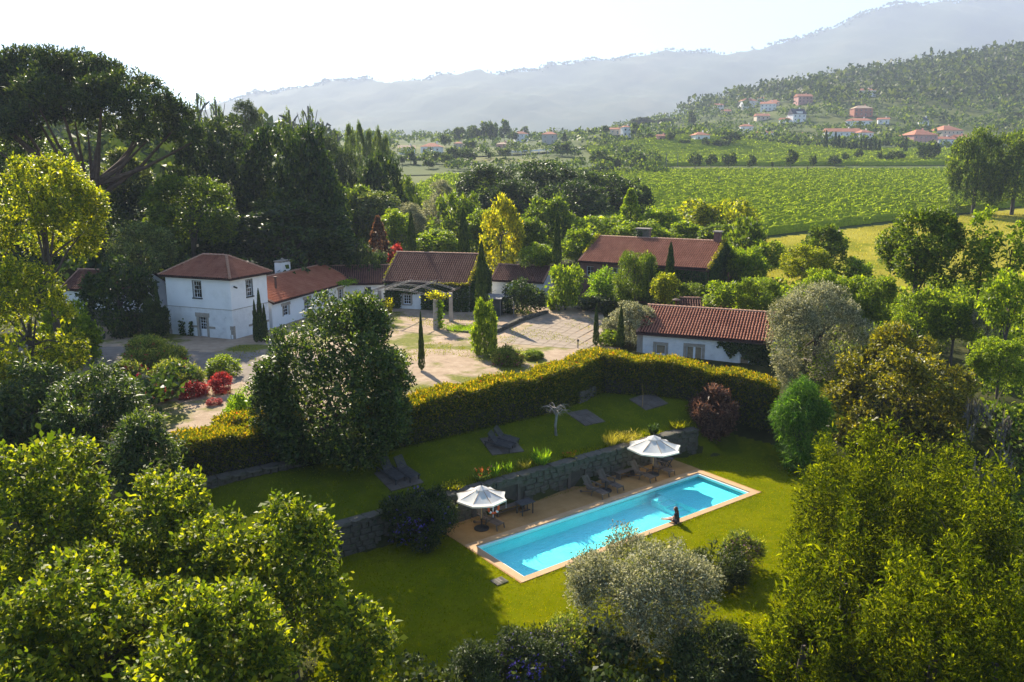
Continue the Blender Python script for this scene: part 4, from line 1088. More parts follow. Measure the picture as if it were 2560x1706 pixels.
# ---------------------------------------------------------------- houses
def wall_panel(mb, a, b_, z0, z1, holes, th=.35):
    """wall from plan point a to b_ (outside on the right-hand side), with rectangular openings (u0,u1,z0,z1)"""
    a, b_ = np.array(a, float), np.array(b_, float)
    d = b_ - a
    ln = np.linalg.norm(d)
    d = d / ln
    inn = np.array([-d[1], d[0]]) * th
    us_ = sorted({0., ln} | {h[0] for h in holes} | {h[1] for h in holes})
    zs_ = sorted({z0, z1} | {h[2] for h in holes} | {h[3] for h in holes})
    P = lambda u, z, i=0: tuple((a + d * u + inn * i).tolist()) + (z,)
    for u0, u1 in zip(us_, us_[1:]):
        for q0, q1 in zip(zs_, zs_[1:]):
            uc, zc = (u0 + u1) / 2, (q0 + q1) / 2
            if any(h[0] < uc < h[1] and h[2] < zc < h[3] for h in holes): continue
            mb.poly([P(u0, q0), P(u1, q0), P(u1, q1), P(u0, q1)])
    for h in holes:
        u0, u1, q0, q1 = h
        mb.poly([P(u0, q0), P(u0, q1), P(u0, q1, 1), P(u0, q0, 1)])
        mb.poly([P(u1, q0), P(u1, q0, 1), P(u1, q1, 1), P(u1, q1)])
        mb.poly([P(u0, q0), P(u0, q0, 1), P(u1, q0, 1), P(u1, q0)])
        mb.poly([P(u0, q1), P(u1, q1), P(u1, q1, 1), P(u0, q1, 1)])
def tile_slope(rows, p0, du, dt, T, s0, s1, pitch=.27, course=.42):
    """barrel tiles on a slope; rows collects vertex blocks"""
    p0, du, dt = np.array(p0, float), np.array(du, float), np.array(dt, float)
    n = np.cross(du, dt)
    if n[2] < 0: n = -n
    th = np.linspace(0, math.pi, 5)
    j = 0
    while j * course < T - .05:
        t0, t1 = j * course, min((j + 1.15) * course, T)
        tm = (t0 + t1) / 2
        a, b_ = s0(tm), s1(tm)
        ss = np.arange(math.ceil((a + .05) / pitch), math.floor((b_ - .05) / pitch) + 1) * pitch
        for s in ss:
            e = rng.normal(0, .008)
            for t, r_, lift in ((t0, .098, .06), (t1, .086, .035)):
                rows.append(p0 + du * (s + e + r_ * np.cos(th))[:, None] + dt * (t + rng.normal(0, .01)) + n * (r_ * 1.25 * np.sin(th) + lift)[:, None])
        j += 1
def tiles_mesh(name, rows, mat):
    v = np.concatenate(rows)
    nt_ = len(rows) // 2
    b0 = np.arange(nt_) * 10
    f = np.concatenate([np.stack([b0 + i, b0 + i + 1, b0 + 6 + i, b0 + 5 + i], 1) for i in range(4)])
    return np_mesh(name, v, f, mat, True)
RT = MB()
th5 = [math.pi * i / 5 for i in range(6)]
for (x, r_) in ((-.26, .15), (.22, .125)):
    for t in th5: RT.v.append((x, r_ * math.cos(t), r_ * math.sin(t) * .85 + (.02 if x < 0 else 0)))
for i in range(5): RT.f.append((i, i + 1, 7 + i, 6 + i))
RT.f.append(tuple(range(5, -1, -1)))
RIDGE = RT.mesh('ridge_tile', MAT['ridge'], True)
def ridge_row(a, b_, parent, name='ridge_tile', scale=1.):
    a, b_ = Vector(a), Vector(b_)
    d = b_ - a
    n = max(1, int(d.length / (.43 * scale)))
    q = d.to_track_quat('X', 'Z').to_euler()
    for i in range(n):
        o = ob(name, RIDGE, parent, a + d * ((i + .5) / n) + Vector((0, 0, .03)))
        o.rotation_euler = (q.x, q.y, q.z + rng.normal(0, .015))
        o.scale = (d.length / n / .43, scale, scale)
def gable_roof(root, L, W, ze, zr, tile, over=.35, gable=.2, deckm='channel', ridge_at=.5, edge=True):
    roof = []
    rw_ = W * ridge_at
    for (b0, bs, run) in ((-over, 1, rw_ + over), (W + over, -1, W - rw_ + over)):
        slope = (zr - ze) / (run - over)
        z_e = ze - over * slope
        T = math.hypot(run, zr - z_e)
        dt = np.array([0, bs * run / T, (zr - z_e) / T])
        du = np.array([1., 0, 0]) if bs > 0 else np.array([-1., 0, 0])
        p0 = np.array([-gable if bs > 0 else L + gable, b0, z_e + .05])
        tile_slope(roof, p0, du, dt, T, lambda t: 0., lambda t: L + 2 * gable)
    r_o = ob('roof_tiles', tiles_mesh('roof_tiles', roof, MAT[tile]), root, kind='stuff')
    dmb = MB()
    sl = (zr - ze) / rw_
    ze1 = ze - over * sl
    sl2 = (zr - ze) / (W - rw_)
    ze2 = ze - over * sl2
    sec = [(-over, ze1 - .1), (-over, ze1 + .045), (rw_, zr + .045), (W + over, ze2 + .045), (W + over, ze2 - .1), (rw_, zr - .12)]
    dmb.prism([(-gable, y, z) for y, z in sec], (L + 2 * gable, 0, 0))
    dmb.build('roof_deck', MAT[deckm], root)
    ridge_row((-gable, rw_, zr + .1), (L + gable, rw_, zr + .1), root)
    if edge:
        for xx in (-gable + .08, L + gable - .08):
            ridge_row((xx, -over, ze1 + .08), (xx, rw_, zr + .08), root, 'verge_tile', .8)
def window(root, a, d, u0, u1, z0, z1, nx, nz, frame='whitepaint', inset=.12, sill=None, outer='darkpaint', panes='glass', bar=.035):
    """window in the opening; a = plan start of wall, d = wall direction; outside is to the right of d"""
    a, d = np.array(a, float), np.array(d, float)
    nn = np.array([-d[1], d[0]])
    rz = math.atan2(d[1], d[0])
    w = empty('window')
    w.parent = root
    p = a + nn * inset
    w.location = (p[0], p[1], 0)
    w.rotation_euler.z = rz
    f = MB()
    t = .06
    f.box(u0, u1, 0, .07, z0, z0 + t).box(u0, u1, 0, .07, z1 - t, z1).box(u0, u0 + t, .001, .069, z0 + t, z1 - t).box(u1 - t, u1, .001, .069, z0 + t, z1 - t)
    f.build('frame', MAT[frame], w)
    g = MB()
    for i in range(1, nx):
        x = u0 + t + (u1 - u0 - 2 * t) * i / nx
        g.box(x - bar / 2, x + bar / 2, .012, .05, z0 + t, z1 - t)
    for i in range(1, nz):
        z = z0 + t + (z1 - z0 - 2 * t) * i / nz
        k = 1.6 if (nz == 4 and i == 2) else 1.
        g.box(u0 + t, u1 - t, .014, .052, z - bar * k / 2, z + bar * k / 2)
    if nx > 1 or nz > 1: g.build('glazing_bar', MAT[frame], w)
    for i in range(nx):
        for j in range(nz):
            xa, xb = u0 + t + (u1 - u0 - 2 * t) * i / nx, u0 + t + (u1 - u0 - 2 * t) * (i + 1) / nx
            za, zb_ = z0 + t + (z1 - z0 - 2 * t) * j / nz, z0 + t + (z1 - z0 - 2 * t) * (j + 1) / nz
            o = MB().box(xa + .004, xb - .004, .028, .034, za + .004, zb_ - .004).build('pane', MAT[panes], w)
            o.rotation_euler = (rng.normal(0, .004), 0, 0)
    if outer:
        m = MB()
        e = .06
        q = -inset - .02
        m.box(u0 - e, u0, q, 0, z0 - e, z1 + e).box(u1, u1 + e, q, 0, z0 - e, z1 + e).box(u0, u1, q, -.001, z1, z1 + e).box(u0 - .12, u1 + .12, q - .08, 0, z0 - e - .05, z0)
        m.build('surround', MAT[outer], w)
    if sill:
        MB().box(u0 - .15, u1 + .15, -inset - .12, -.01, z0 - .14, z0 - .003).build('sill', MAT[sill], w)
    return w
def surround(root, a, d, u0, u1, z0, z1, jw=.3, lh=.35, lext=.3, proud=.03, mat='granite', name=None):
    """stone jambs and lintel round an opening"""
    rz = math.atan2(d[1], d[0])
    out = []
    for nm, bx in (('jamb', (u0 - jw, u0, z0, z1)), ('jamb', (u1, u1 + jw, z0, z1)), ('lintel', (u0 - jw - lext, u1 + jw + lext, z1 + .002, z1 + lh))):
        o = MB().box(bx[0], bx[1], -proud, .2, bx[2], bx[3]).build(nm, MAT[mat], root)
        o.location = (a[0], a[1], 0)
        o.rotation_euler.z = rz
        out.append(o)
    return out
def house_root(name, label, x, y, deg, z0, cat='house'):
    return empty(name, (x, y, z0), rad(deg), label=label, cat=cat)

# tower house (local: x along the front, y into the house)
tw = house_root('tower_house', 'white two-storey tower house with hipped tile roof at the left of the courtyard', -34.74, 79.4, -21.53, 3.25)
TL, TW, TE, TZ = 8.05, 5.45, 6.1, 2.95
front_u = [(3.45, 4.45, 3.95, 5.6)]
door_f = (3.9, 4.85, 0., 2.05)
right_u = [(2.3, 3.2, 3.95, 5.6)]
door_r = (3.3, 4.3, 0., 2.05)
up, lo = MB(), MB()
wall_panel(up, (0, 0), (TL, 0), TZ, TE, front_u)
wall_panel(up, (TL, 0), (TL, TW), TZ, TE, right_u)
wall_panel(up, (TL, TW), (0, TW), TZ, TE, [])
wall_panel(up, (0, TW), (0, 0), TZ, TE, [])
up.build('upper_wall', MAT['plaster'], tw)
wall_panel(lo, (0, -.02), (TL + .02, -.02), -.2, TZ, [door_f])
wall_panel(lo, (TL + .02, -.02), (TL + .02, TW), -.2, TZ, [door_r])
wall_panel(lo, (TL, TW + .02), (0, TW + .02), -.2, TZ, [])
wall_panel(lo, (-.02, TW), (-.02, 0), -.2, TZ, [])
lo.build('lower_wall', MAT['rough'], tw, label='rough whitewashed stone lower storey')
MB().box(-.05, TL + .06, -.06, -.022, TZ - .03, TZ + .02).build('string_course', MAT['granite'], tw)
MB().box(TL + .022, TL + .06, -.02, TW, TZ - .03, TZ + .02).build('string_course', MAT['granite'], tw)
window(tw, (0, 0), (1, 0), *front_u[0][:2], *front_u[0][2:], 3, 4)
window(tw, (TL, 0), (0, 1), *right_u[0][:2], *right_u[0][2:], 3, 4)
for (a, d, (u0, u1, q0, q1)) in (((0, -.02), (1, 0), door_f), ((TL + .02, -.02), (0, 1), door_r)):
    dr = window(tw, a, d, u0, u1, q0 + .75, q1, 3, 4, outer=None, inset=.2)
    dr.name = 'door'
    MB().box(u0, u1, .0, .06, q0, q0 + .748).build('door_panel', MAT['whitepaint'], dr)
    for i in range(4): MB().box(u0 + .08, u1 - .08, -.012, 0, q0 + .06 + .17 * i, q0 + .2 + .17 * i).build('board', MAT['whitepaint'], dr)
    surround(tw, a, d, u0, u1, q0, q1, .28, .42, .12)
    rz = math.atan2(d[1], d[0])
    for (x0, x1) in ((u0 - 1.0, u0 - .3), (u1 + .3, u1 + 1.05)):
        o = MB().box(x0, x1, -.07, .1, q0 + .95, q0 + 1.15).build('tie_stone', MAT['granite'], tw)
        o.location = (a[0], a[1], 0)
        o.rotation_euler.z = rz
for (x0, x1, z0_, z1_) in ((TL - .34, TL + .03, 0, .45), (TL - .26, TL + .03, .46, .95), (TL - .34, TL + .03, .96, 1.35), (-.03, .35, 0, .5), (-.03, .28, .51, 1.0)):
    MB().box(x0, x1, -.035, .3, z0_, z1_).build('corner_stone', MAT['granite'], tw)
MB().box(TL - .2, TL - .02, -.08, -.02, .1, .5).build('meter_box', MAT['whitepaint'], tw)
MB().bar((TL + .02, .5, 5.2), (TL + .45, .45, 5.1), .1, .14).build('floodlight', MAT['darkpaint'], tw)
# hipped roof
ov = .42
rows_t = []
hr, rz0, rz1 = 1.75, TE - .12, TE + 1.72
ex0, ex1, ey0, ey1 = -ov, TL + ov, -ov, TW + ov
run = (ey1 - ey0) / 2
T = math.hypot(run, rz1 - rz0)
rx0, rx1, ry = ex0 + run * .95, ex1 - run * .95, (ey0 + ey1) / 2
hx_ = run * .95
for (p0, du, dt, wid, hip, runx) in (((ex0, ey0, rz0), (1, 0, 0), (0, run / T, (rz1 - rz0) / T), ex1 - ex0, hx_, run), ((ex1, ey1, rz0), (-1, 0, 0), (0, -run / T, (rz1 - rz0) / T), ex1 - ex0, hx_, run)):
    tile_slope(rows_t, (p0[0], p0[1], p0[2] + .05), du, dt, T, lambda t, hip=hip, T=T: hip * t / T, lambda t, wid=wid, hip=hip, T=T: wid - hip * t / T)
T2 = math.hypot(hx_, rz1 - rz0)
for (p0, du, dt) in (((ex1, ey0, rz0), (0, 1, 0), (-hx_ / T2, 0, (rz1 - rz0) / T2)), ((ex0, ey1, rz0), (0, -1, 0), (hx_ / T2, 0, (rz1 - rz0) / T2))):
    tile_slope(rows_t, (p0[0], p0[1], p0[2] + .05), du, dt, T2, lambda t: run * t / T2, lambda t: (ey1 - ey0) - run * t / T2)
ob('roof_tiles', tiles_mesh('roof_tiles', rows_t, MAT['tile']), tw, kind='stuff')
dm = MB()
c = [(ex0, ey0, rz0), (ex1, ey0, rz0), (ex1, ey1, rz0), (ex0, ey1, rz0)]
A, B = (rx0, ry, rz1 + .03), (rx1, ry, rz1 + .03)
for pl in ([c[0], c[1], B, A], [c[1], c[2], B], [c[2], c[3], A, B], [c[3], c[0], A]):
    dm.poly([(p[0], p[1], p[2] + .035) for p in pl])
dm.poly([(p[0], p[1], p[2] - .1) for p in reversed(c)])
for i in range(4):
    p, q = c[i], c[(i + 1) % 4]
    dm.poly([(p[0], p[1], p[2] - .1), (q[0], q[1], q[2] - .1), (q[0], q[1], q[2] + .035), (p[0], p[1], p[2] + .035)])
dm.build('roof_deck', MAT['channel'], tw)
ridge_row((rx0, ry, rz1 + .1), (rx1, ry, rz1 + .1), tw)
for (p, q) in ((c[0], A), (c[1], B), (c[2], B), (c[3], A)):
    ridge_row((p[0], p[1], p[2] + .1), (q[0], q[1], q[2] + .08), tw, 'hip_tile')

def simple_house(name, label, x, y, deg, z0, L, W, ze, zr, tile, wallm, holes=None, cat='house', over=.35, gable=.2, wall2=None, edge=True):
    """gabled house; ze, zr above z0; holes: {'front': [...], 'right': [...]}"""
    h = house_root(name, label, x, y, deg, z0, cat)
    holes = holes or {}
    w = MB()
    wall_panel(w, (0, 0), (L, 0), -.3, ze, holes.get('front', []))
    wall_panel(w, (L, W), (0, W), -.3, ze, [])
    wall_panel(w, (L, 0), (L, W), -.3, ze, holes.get('right', []))
    wall_panel(w, (0, W), (0, 0), -.3, ze, [])
    for xx in (0, L):
        pts = [(xx, 0, ze), (xx, W, ze), (xx, W / 2, zr - .02)]
        w.poly(pts if xx else pts[::-1])
    w.build('wall', MAT[wallm], h)
    gable_roof(h, L, W, ze, zr, tile, over, gable, edge=edge)
    return h
# tiled annex behind the tower
an = simple_house('long_annex', 'long white annex with orange tiled roof running back from the tower house', -25.13, 82.3, 75., 3.3, 18.5, 7.8, 2.8, 4.55, 'tilenew', 'plaster',
                  {'front': [(2.2, 3.3, .9, 2.0), (6.8, 7.9, .9, 2.0), (10.8, 11.9, .9, 2.0), (15., 16., .9, 2.0)]})
for u in (2.2, 6.8, 10.8, 15.):
    window(an, (0, 0), (1, 0), u, u + (1.1 if u < 15 else 1.0), .9, 2.0, 2, 3, outer=None)
    surround(an, (0, 0), (1, 0), u, u + (1.1 if u < 15 else 1.0), .9, 2.0, .2, .32, .2)
MB().tube([(3.6, 1.6, 3.2), (3.6, 1.6, 4.85)], [.12, .12], 10).tube([(3.6, 1.6, 4.85), (3.6, 1.6, 4.98)], [.2, .2], 10).build('flue_pipe', MAT['rust'], an)
ch = MB().box(9.6, 11.6, 4.4, 5.3, 4.1, 5.75).build('chimney', MAT['plaster'], an)
MB().box(9.5, 11.7, 4.3, 5.4, 5.9, 5.98).build('chimney_slab', MAT['granite'], ch)
for xx in (9.65, 10.35, 11.05, 11.45): MB().box(xx, xx + .12, 4.42, 5.28, 5.751, 5.9).build('slab_post', MAT['granite'], ch)
MB().tube([(10.6, 4.85, 5.98), (10.6, 4.85, 6.12), (10.6, 4.85, 6.26)], [.16, .2, .06], 8).build('finial', MAT['granite'], ch)
# dark outbuilding ranges behind
simple_house('dark_range', 'low range with dark weathered tile roof behind the annex chimney', -41., 105.5, -9., 3.8, 15., 8., 2.6, 4.4, 'tileold', 'rough')
ln_ = simple_house('linking_range', 'low white range with dark tile roof left of the ivy barn', -22.9, 98.4, 8., 3.4, 8., 7.6, 2.5, 4.15, 'tileold', 'rough', {'front': [(4.4, 5.3, .2, 2.0)]})
window(ln_, (0, 0), (1, 0), 4.4, 5.3, .2, 2.0, 2, 3, outer=None)
# ivy barn
bn = simple_house('ivy_barn', 'ivy-clad barn with big weathered tile roof behind the pergola', -15.15, 94.42, -14.44, 3.3, 10.49, 8.77, 3.5, 6.35, 'tileold', 'rough', {'front': [(2.3, 3.2, .75, 1.85)]}, over=.3)
window(bn, (0, 0), (1, 0), 2.3, 3.2, .75, 1.85, 3, 3, outer=None, sill='granite')
surround(bn, (0, 0), (1, 0), 2.3, 3.2, .75, 1.85, .25, .3, .1)
# small white barn right of it
lb = simple_house('small_white_barn', 'small white barn with dark red roof behind the round shrub', -2.6, 102.2, -20.4, 3.7, 6.9, 5.9, 2.2, 3.75, 'tileold', 'rough', over=.25)
# long house at the back
bk = simple_house('long_house', 'long ivy-gabled house with red tile roof at the back right', 8.78, 102.14, -31.2, 3.9, 16.7, 11.5, 4.5, 7.1, 'tile', 'redwall', {'front': [(.9, 1.9, 2.6, 3.8), (4.5, 5.6, 2.6, 3.8)]}, over=.35)
for u in (.9, 4.5): window(bk, (0, 0), (1, 0), u, u + (1.0 if u < 1 else 1.1), 2.6, 3.8, 2, 2, outer=None)
MB().box(4.9, 6.7, 6.2, 7.1, 6.3, 8.3).build('chimney', MAT['rubble'], bk)
MB().box(4.8, 6.8, 6.1, 7.2, 8.301, 8.42).build('chimney_cap', MAT['granite'], bk)
MB().box(15.5, 16.3, 5.5, 6.2, 6.8, 8.3).build('brick_chimney', MAT['redwall'], bk)
MB().box(15.35, 16.45, 5.35, 6.35, 8.301, 8.45).build('chimney_cap', MAT['granite'], bk)
MB().box(16.703, 16.75, 7.6, 8.6, 2.6, 4.6).build('red_shutter', MAT['r_red'], bk)
# white cottage by the hedge
wc = simple_house('white_cottage', 'white cottage with red barrel-tile roof behind the right hedge', 11.85, 73.57, -22.73, 1.9, 12.0, 8.9, 2.77, 4.5, 'tile', 'rough',
                  {'front': [(1.75, 2.65, .75, 1.65), (4.6, 6.0, .0, 1.75), (9.4, 10.2, .3, 1.2)]}, over=.3, gable=.12)
window(wc, (0, 0), (1, 0), 1.75, 2.65, .75, 1.65, 1, 1, outer=None, panes='straw', inset=.1)
surround(wc, (0, 0), (1, 0), 1.75, 2.65, .5, 1.65, .26, .26, .0)
window(wc, (0, 0), (1, 0), 4.6, 6.0, .0, 1.75, 2, 1, outer=None, panes='straw', inset=.1, bar=.2).name = 'french_door'
surround(wc, (0, 0), (1, 0), 4.6, 6.0, .0, 1.75, .28, .26, .0)
window(wc, (0, 0), (1, 0), 9.4, 10.2, .3, 1.2, 1, 1, outer=None, panes='straw', inset=.1)
MB().box(-.06, .5, -.035, .3, -.2, 2.55).build('corner_stone', MAT['granite'], wc)
MB().box(-.1, 12.1, -.36, -.26, 2.5, 2.6).build('gutter', MAT['rust'], wc)
simple_house('shed', 'small shed roof showing just behind the white cottage ridge', 18.2, 84.0, -8., 2.9, 4.2, 3.4, 2.1, 3.0, 'tileold', 'rough', cat='shed', edge=False)
simple_house('left_shed', 'overgrown tiled shed roof half hidden left of the tower house', -50., 88., -10., 4.2, 9., 6., 2.6, 4.2, 'tileold', 'rough', cat='shed')

# ivy on walls
def ivy(root, quads, dens, seed, mat='ivy', L=.2, name='ivy', mask=None):
    r = np.random.default_rng(seed)
    out = []
    for (p, du, dv, nv) in quads:
        p, du, dv, nv = (np.array(q, float) for q in (p, du, dv, nv))
        n = int(np.linalg.norm(du) * np.linalg.norm(dv) * dens)
        u, v = r.random(n), r.random(n)
        if mask is not None:
            kk = mask(u, v)
            u, v = u[kk], v[kk]
        n = len(u)
        b_ = p + du * u[:, None] + dv * v[:, None] + nv * (.05 + .16 * r.random(n))[:, None]
        ld_ = nrm(r.normal(0, .6, (n, 3)) + nv * .5 + np.array([0, 0, -.5]))
        out.append(leaf_quads(b_, ld_, nrm(nv + r.normal(0, .5, (n, 3)) + np.array([0, 0, .3])), L * r.uniform(.7, 1.3, n), L * .85 * r.uniform(.7, 1.2, n)))
    return ob(name, leaf_mesh(name, np.concatenate(out), MAT[mat]), root, kind='stuff')
bl, bw, be, br = 10.49, 8.77, 3.5, 6.35
ivy(bn, [((0, 0, 0), (2.0, 0, 0), (0, 0, 3.3), (0, -1, 0))], 280, 31)
ivy(bn, [((4.6, 0, 0), (5.9, 0, 0), (0, 0, 3.3), (0, -1, 0)), ((1.6, 0, 2.1), (3.4, 0, 0), (0, 0, 1.3), (0, -1, 0))], 280, 32)
ivy(bn, [((bl, 0, 0), (0, bw, 0), (0, 0, be), (1, 0, 0))], 240, 33)
ivy(bn, [((bl, 0, be), (0, bw, 0), (0, 0, br - be + .35), (1, 0, 0))], 250, 34, mask=lambda u, v: v < 1 - 2 * np.abs(u - .5) * .95)
def verge(root, a, b_, dens, seed, mat='ivyedge', th=.3):
    r = np.random.default_rng(seed)
    a, b_ = np.array(a, float), np.array(b_, float)
    n = int(np.linalg.norm(b_ - a) * dens)
    p = a + (b_ - a) * r.random(n)[:, None] + r.normal(0, th * .4, (n, 3))
    return ob('ivy_edge', leaf_mesh('ivy_edge', leaf_quads(p, nrm(r.normal(size=(n, 3)) + np.array([0, 0, .5])), nrm(r.normal(size=(n, 3)) + np.array([0, 0, .8])), .2 * r.uniform(.7, 1.3, n), .16 * r.uniform(.7, 1.3, n)), MAT[mat]), root, kind='stuff')
verge(bn, (bl + .15, -.3, be + .1), (bl + .15, bw / 2, br + .3), 90, 35)
verge(bn, (5.8, -.38, be - .12), (bl + .1, -.38, be - .12), 80, 36, th=.2)
verge(bn, (-.15, -.3, be), (-.15, bw / 2, br + .1), 30, 37, th=.2)
kl, kw, ke, kr = 16.7, 11.5, 4.5, 7.1
ivy(bk, [((kl, 0, 0), (0, kw * .62, 0), (0, 0, ke), (1, 0, 0))], 240, 41)
ivy(bk, [((kl, 0, ke), (0, kw, 0), (0, 0, kr - ke + .3), (1, 0, 0))], 250, 42, mask=lambda u, v: v < 1 - 2 * np.abs(u - .5) * .95)
ivy(bk, [((8., 0, 0), (8.7, 0, 0), (0, 0, 4.1), (0, -1, 0))], 200, 43)
verge(bk, (kl + .15, -.35, ke - .1), (kl + .15, kw / 2, kr + .3), 110, 44)
verge(bk, (-.2, 1.6, ke + .8), (-.2, kw / 2, kr + .3), 110, 45)
ivy(bk, [((4.85, 6.15, 7.2), (1.9, 0, 0), (0, 0, 1.0), (0, -1, 0))], 90, 46, mask=lambda u, v: u < .6)
ivy(wc, [((7.4, 0, 1.0), (4.6, 0, 0), (0, 0, 1.5), (0, -1, 0))], 300, 47, mask=lambda u, v: (v > .55 - .9 * u + .25 * np.sin(u * 19)) )
ivy(wc, [((10.3, 0, -.2), (1.7, 0, 0), (0, 0, 2.7), (0, -1, 0))], 300, 48)
ivy(tw, [((1.2, 0, 0), (2.0, 0, 0), (0, 0, 1.6), (0, -1, 0))], 150, 49, mask=lambda u, v: np.abs(np.sin(u * 5.)) > .35 + .5 * v)
ivy(an, [((14., -1.5, 2.6), (4.6, 0, 0), (0, 1.4, .3), (0, 0, 1))], 60, 50, 'fresh', .25, 'grape_vine')

# ---------------------------------------------------------------- pergola
def pergola():
    root = empty('pergola', (-8., 82.5, 3.3), label='arched steel pergola frame on stone pillars in the courtyard', cat='pergola')
    o = np.array([-8., 82.5, 3.3])
    FR, FL_, back = np.array([-8., 82.5, 6.35]), np.array([-16.6, 87.4, 6.1]), np.array([2.5, 10.4, 0])
    def P(s, t, dz=0.):
        p = FR + (FL_ - FR) * s + back * t
        p = p + np.array([0, 0, .75 * 4 * s * (1 - s) + dz]) - o
        return tuple(p)
    for t in (0., .32, .64, .94):
        for dz in (0., .14):
            MB().tube([P(s, t, dz) for s in np.linspace(0, 1, 17)], [.03] * 17, 6).build('arch', MAT['steel'], root, True)
    for s in (0., 1 / 3, 2 / 3, 1.):
        for dz in (0., .14):
            MB().tube([P(s, -.01, dz), P(s, 1.0, dz)], [.032, .032], 6).build('beam', MAT['rust' if s in (0., 1.) else 'steel'], root, True)
    for t in np.linspace(.08, .9, 9):
        MB().tube([P(s, t, .07) for s in np.linspace(0, 1, 13)], [.009] * 13, 4).build('wire', MAT['steel'], root)
    for (x, y, zt, w) in ((-7.95, 81.8, 6.4, .27), (-6.72, 86.5, 6.45, .22), (-15.2, 90.6, 6.15, .22), (-13.6, 97.2, 6.2, .22)):
        m = MB()
        c8 = [(-w, -w), (w, -w), (w, w), (-w, w)]
        z0, z1 = -.1, zt - 3.3
        m.quadbox([(x - o[0] + a, y - o[1] + b_, z0) for a, b_ in c8] + [(x - o[0] + a * .85, y - o[1] + b_ * .85, z1) for a, b_ in c8])
        m.build('pillar', MAT['granite'], root)
    return root
pergola()
r_ = np.random.default_rng(77)
def clump(name, label, cat, x, y, z, rx, h, mat, n, L, W, up=.9, group=None, stems=True, flower=None, nfl=0, seed=1, fl_size=.09):
    """leafy perennial: blades or leaves rising from the base, optional flowers"""
    r = np.random.default_rng(seed)
    root = empty(name, (x, y, z), label=label, cat=cat, group=group)
    th, q = r.random(n) * 6.283, np.sqrt(r.random(n)) * rx
    t = r.random(n)
    base = np.stack([np.cos(th) * q * (.4 + .6 * t), np.sin(th) * q * (.4 + .6 * t), t * h * (.35 + .4 * r.random(n))], 1)
    d = nrm(np.stack([np.cos(th) * .6, np.sin(th) * .6, np.full(n, up)], 1) + r.normal(0, .35, (n, 3)))
    ob('leaves', leaf_mesh('leaves', leaf_quads(base, d, nrm(r.normal(size=(n, 3)) + np.array([0, 0, .5])), L * r.uniform(.6, 1.3, n), W * r.uniform(.7, 1.3, n)), MAT[mat]), root, kind='stuff')
    if nfl:
        th, q = r.random(nfl) * 6.283, np.sqrt(r.random(nfl)) * rx
        p = np.stack([np.cos(th) * q, np.sin(th) * q, h * r.uniform(.75, 1.1, nfl)], 1)
        p = np.repeat(p, 4, 0) + r.normal(0, fl_size * .3, (nfl * 4, 3))
        k = len(p)
        ob('flowers', leaf_mesh('flowers', leaf_quads(p, nrm(r.normal(size=(k, 3))), nrm(r.normal(size=(k, 3))), fl_size * r.uniform(.8, 1.2, k), fl_size * .8 * r.uniform(.8, 1.2, k)), MAT[flower]), root, kind='stuff')
    return root
# climber on the near pergola pillar
vr = empty('climbing_vine', (-7.6, 81.7, 3.3), label='yellow-tipped vine climbing the near pergola pillar', cat='vine')
MB().tube([(0, 0, -.1), (.1, 0, .8), (-.02, .05, 1.8), (.1, 0, 3.0)], [.05, .04, .035, .03], 6).build('stem', MAT['bark'], vr, True)
n = 700
t = r_.random(n) ** .8 * 3.0
p = np.stack([.12 + r_.normal(0, .16, n), r_.normal(0, .16, n), t], 1)
ob('leaves', leaf_mesh('leaves', leaf_quads(p, nrm(r_.normal(size=(n, 3))), nrm(r_.normal(size=(n, 3)) + [0, 0, .6]), .22 * r_.uniform(.6, 1.2, n), .18 * r_.uniform(.7, 1.2, n)), MAT['fresh']), vr, kind='stuff')
n = 420
p = np.stack([-.25 + r_.normal(0, .5, n), r_.normal(0, .3, n), 3.25 + np.abs(r_.normal(0, .3, n))], 1)
ob('tips', leaf_mesh('tips', leaf_quads(p, nrm(r_.normal(size=(n, 3)) + [0, 0, .6]), nrm(r_.normal(size=(n, 3))), .24 * r_.uniform(.6, 1.2, n), .2 * r_.uniform(.7, 1.2, n)), MAT['yellow']), vr, kind='stuff')
clump('grape_vine', 'bright green vine hanging on the far left pergola corner', 'vine', -16.6, 87.2, 5.4, 1.9, 1.0, 'fresh', 700, .26, .22, .3, seed=4)
clump('grass_bed', 'bright grass bed between the two near pergola pillars', 'grass bed', -5.2, 81.6, 3.3, 2.2, .3, 'fresh', 2600, .22, .03, 1.3, seed=5)
clump('yellow_shrub', 'yellow-green shrub beside the far left pergola pillar', 'shrub', -14.3, 91.2, 3.3, .6, 2.6, 'yellow', 500, .24, .14, .6, seed=6)

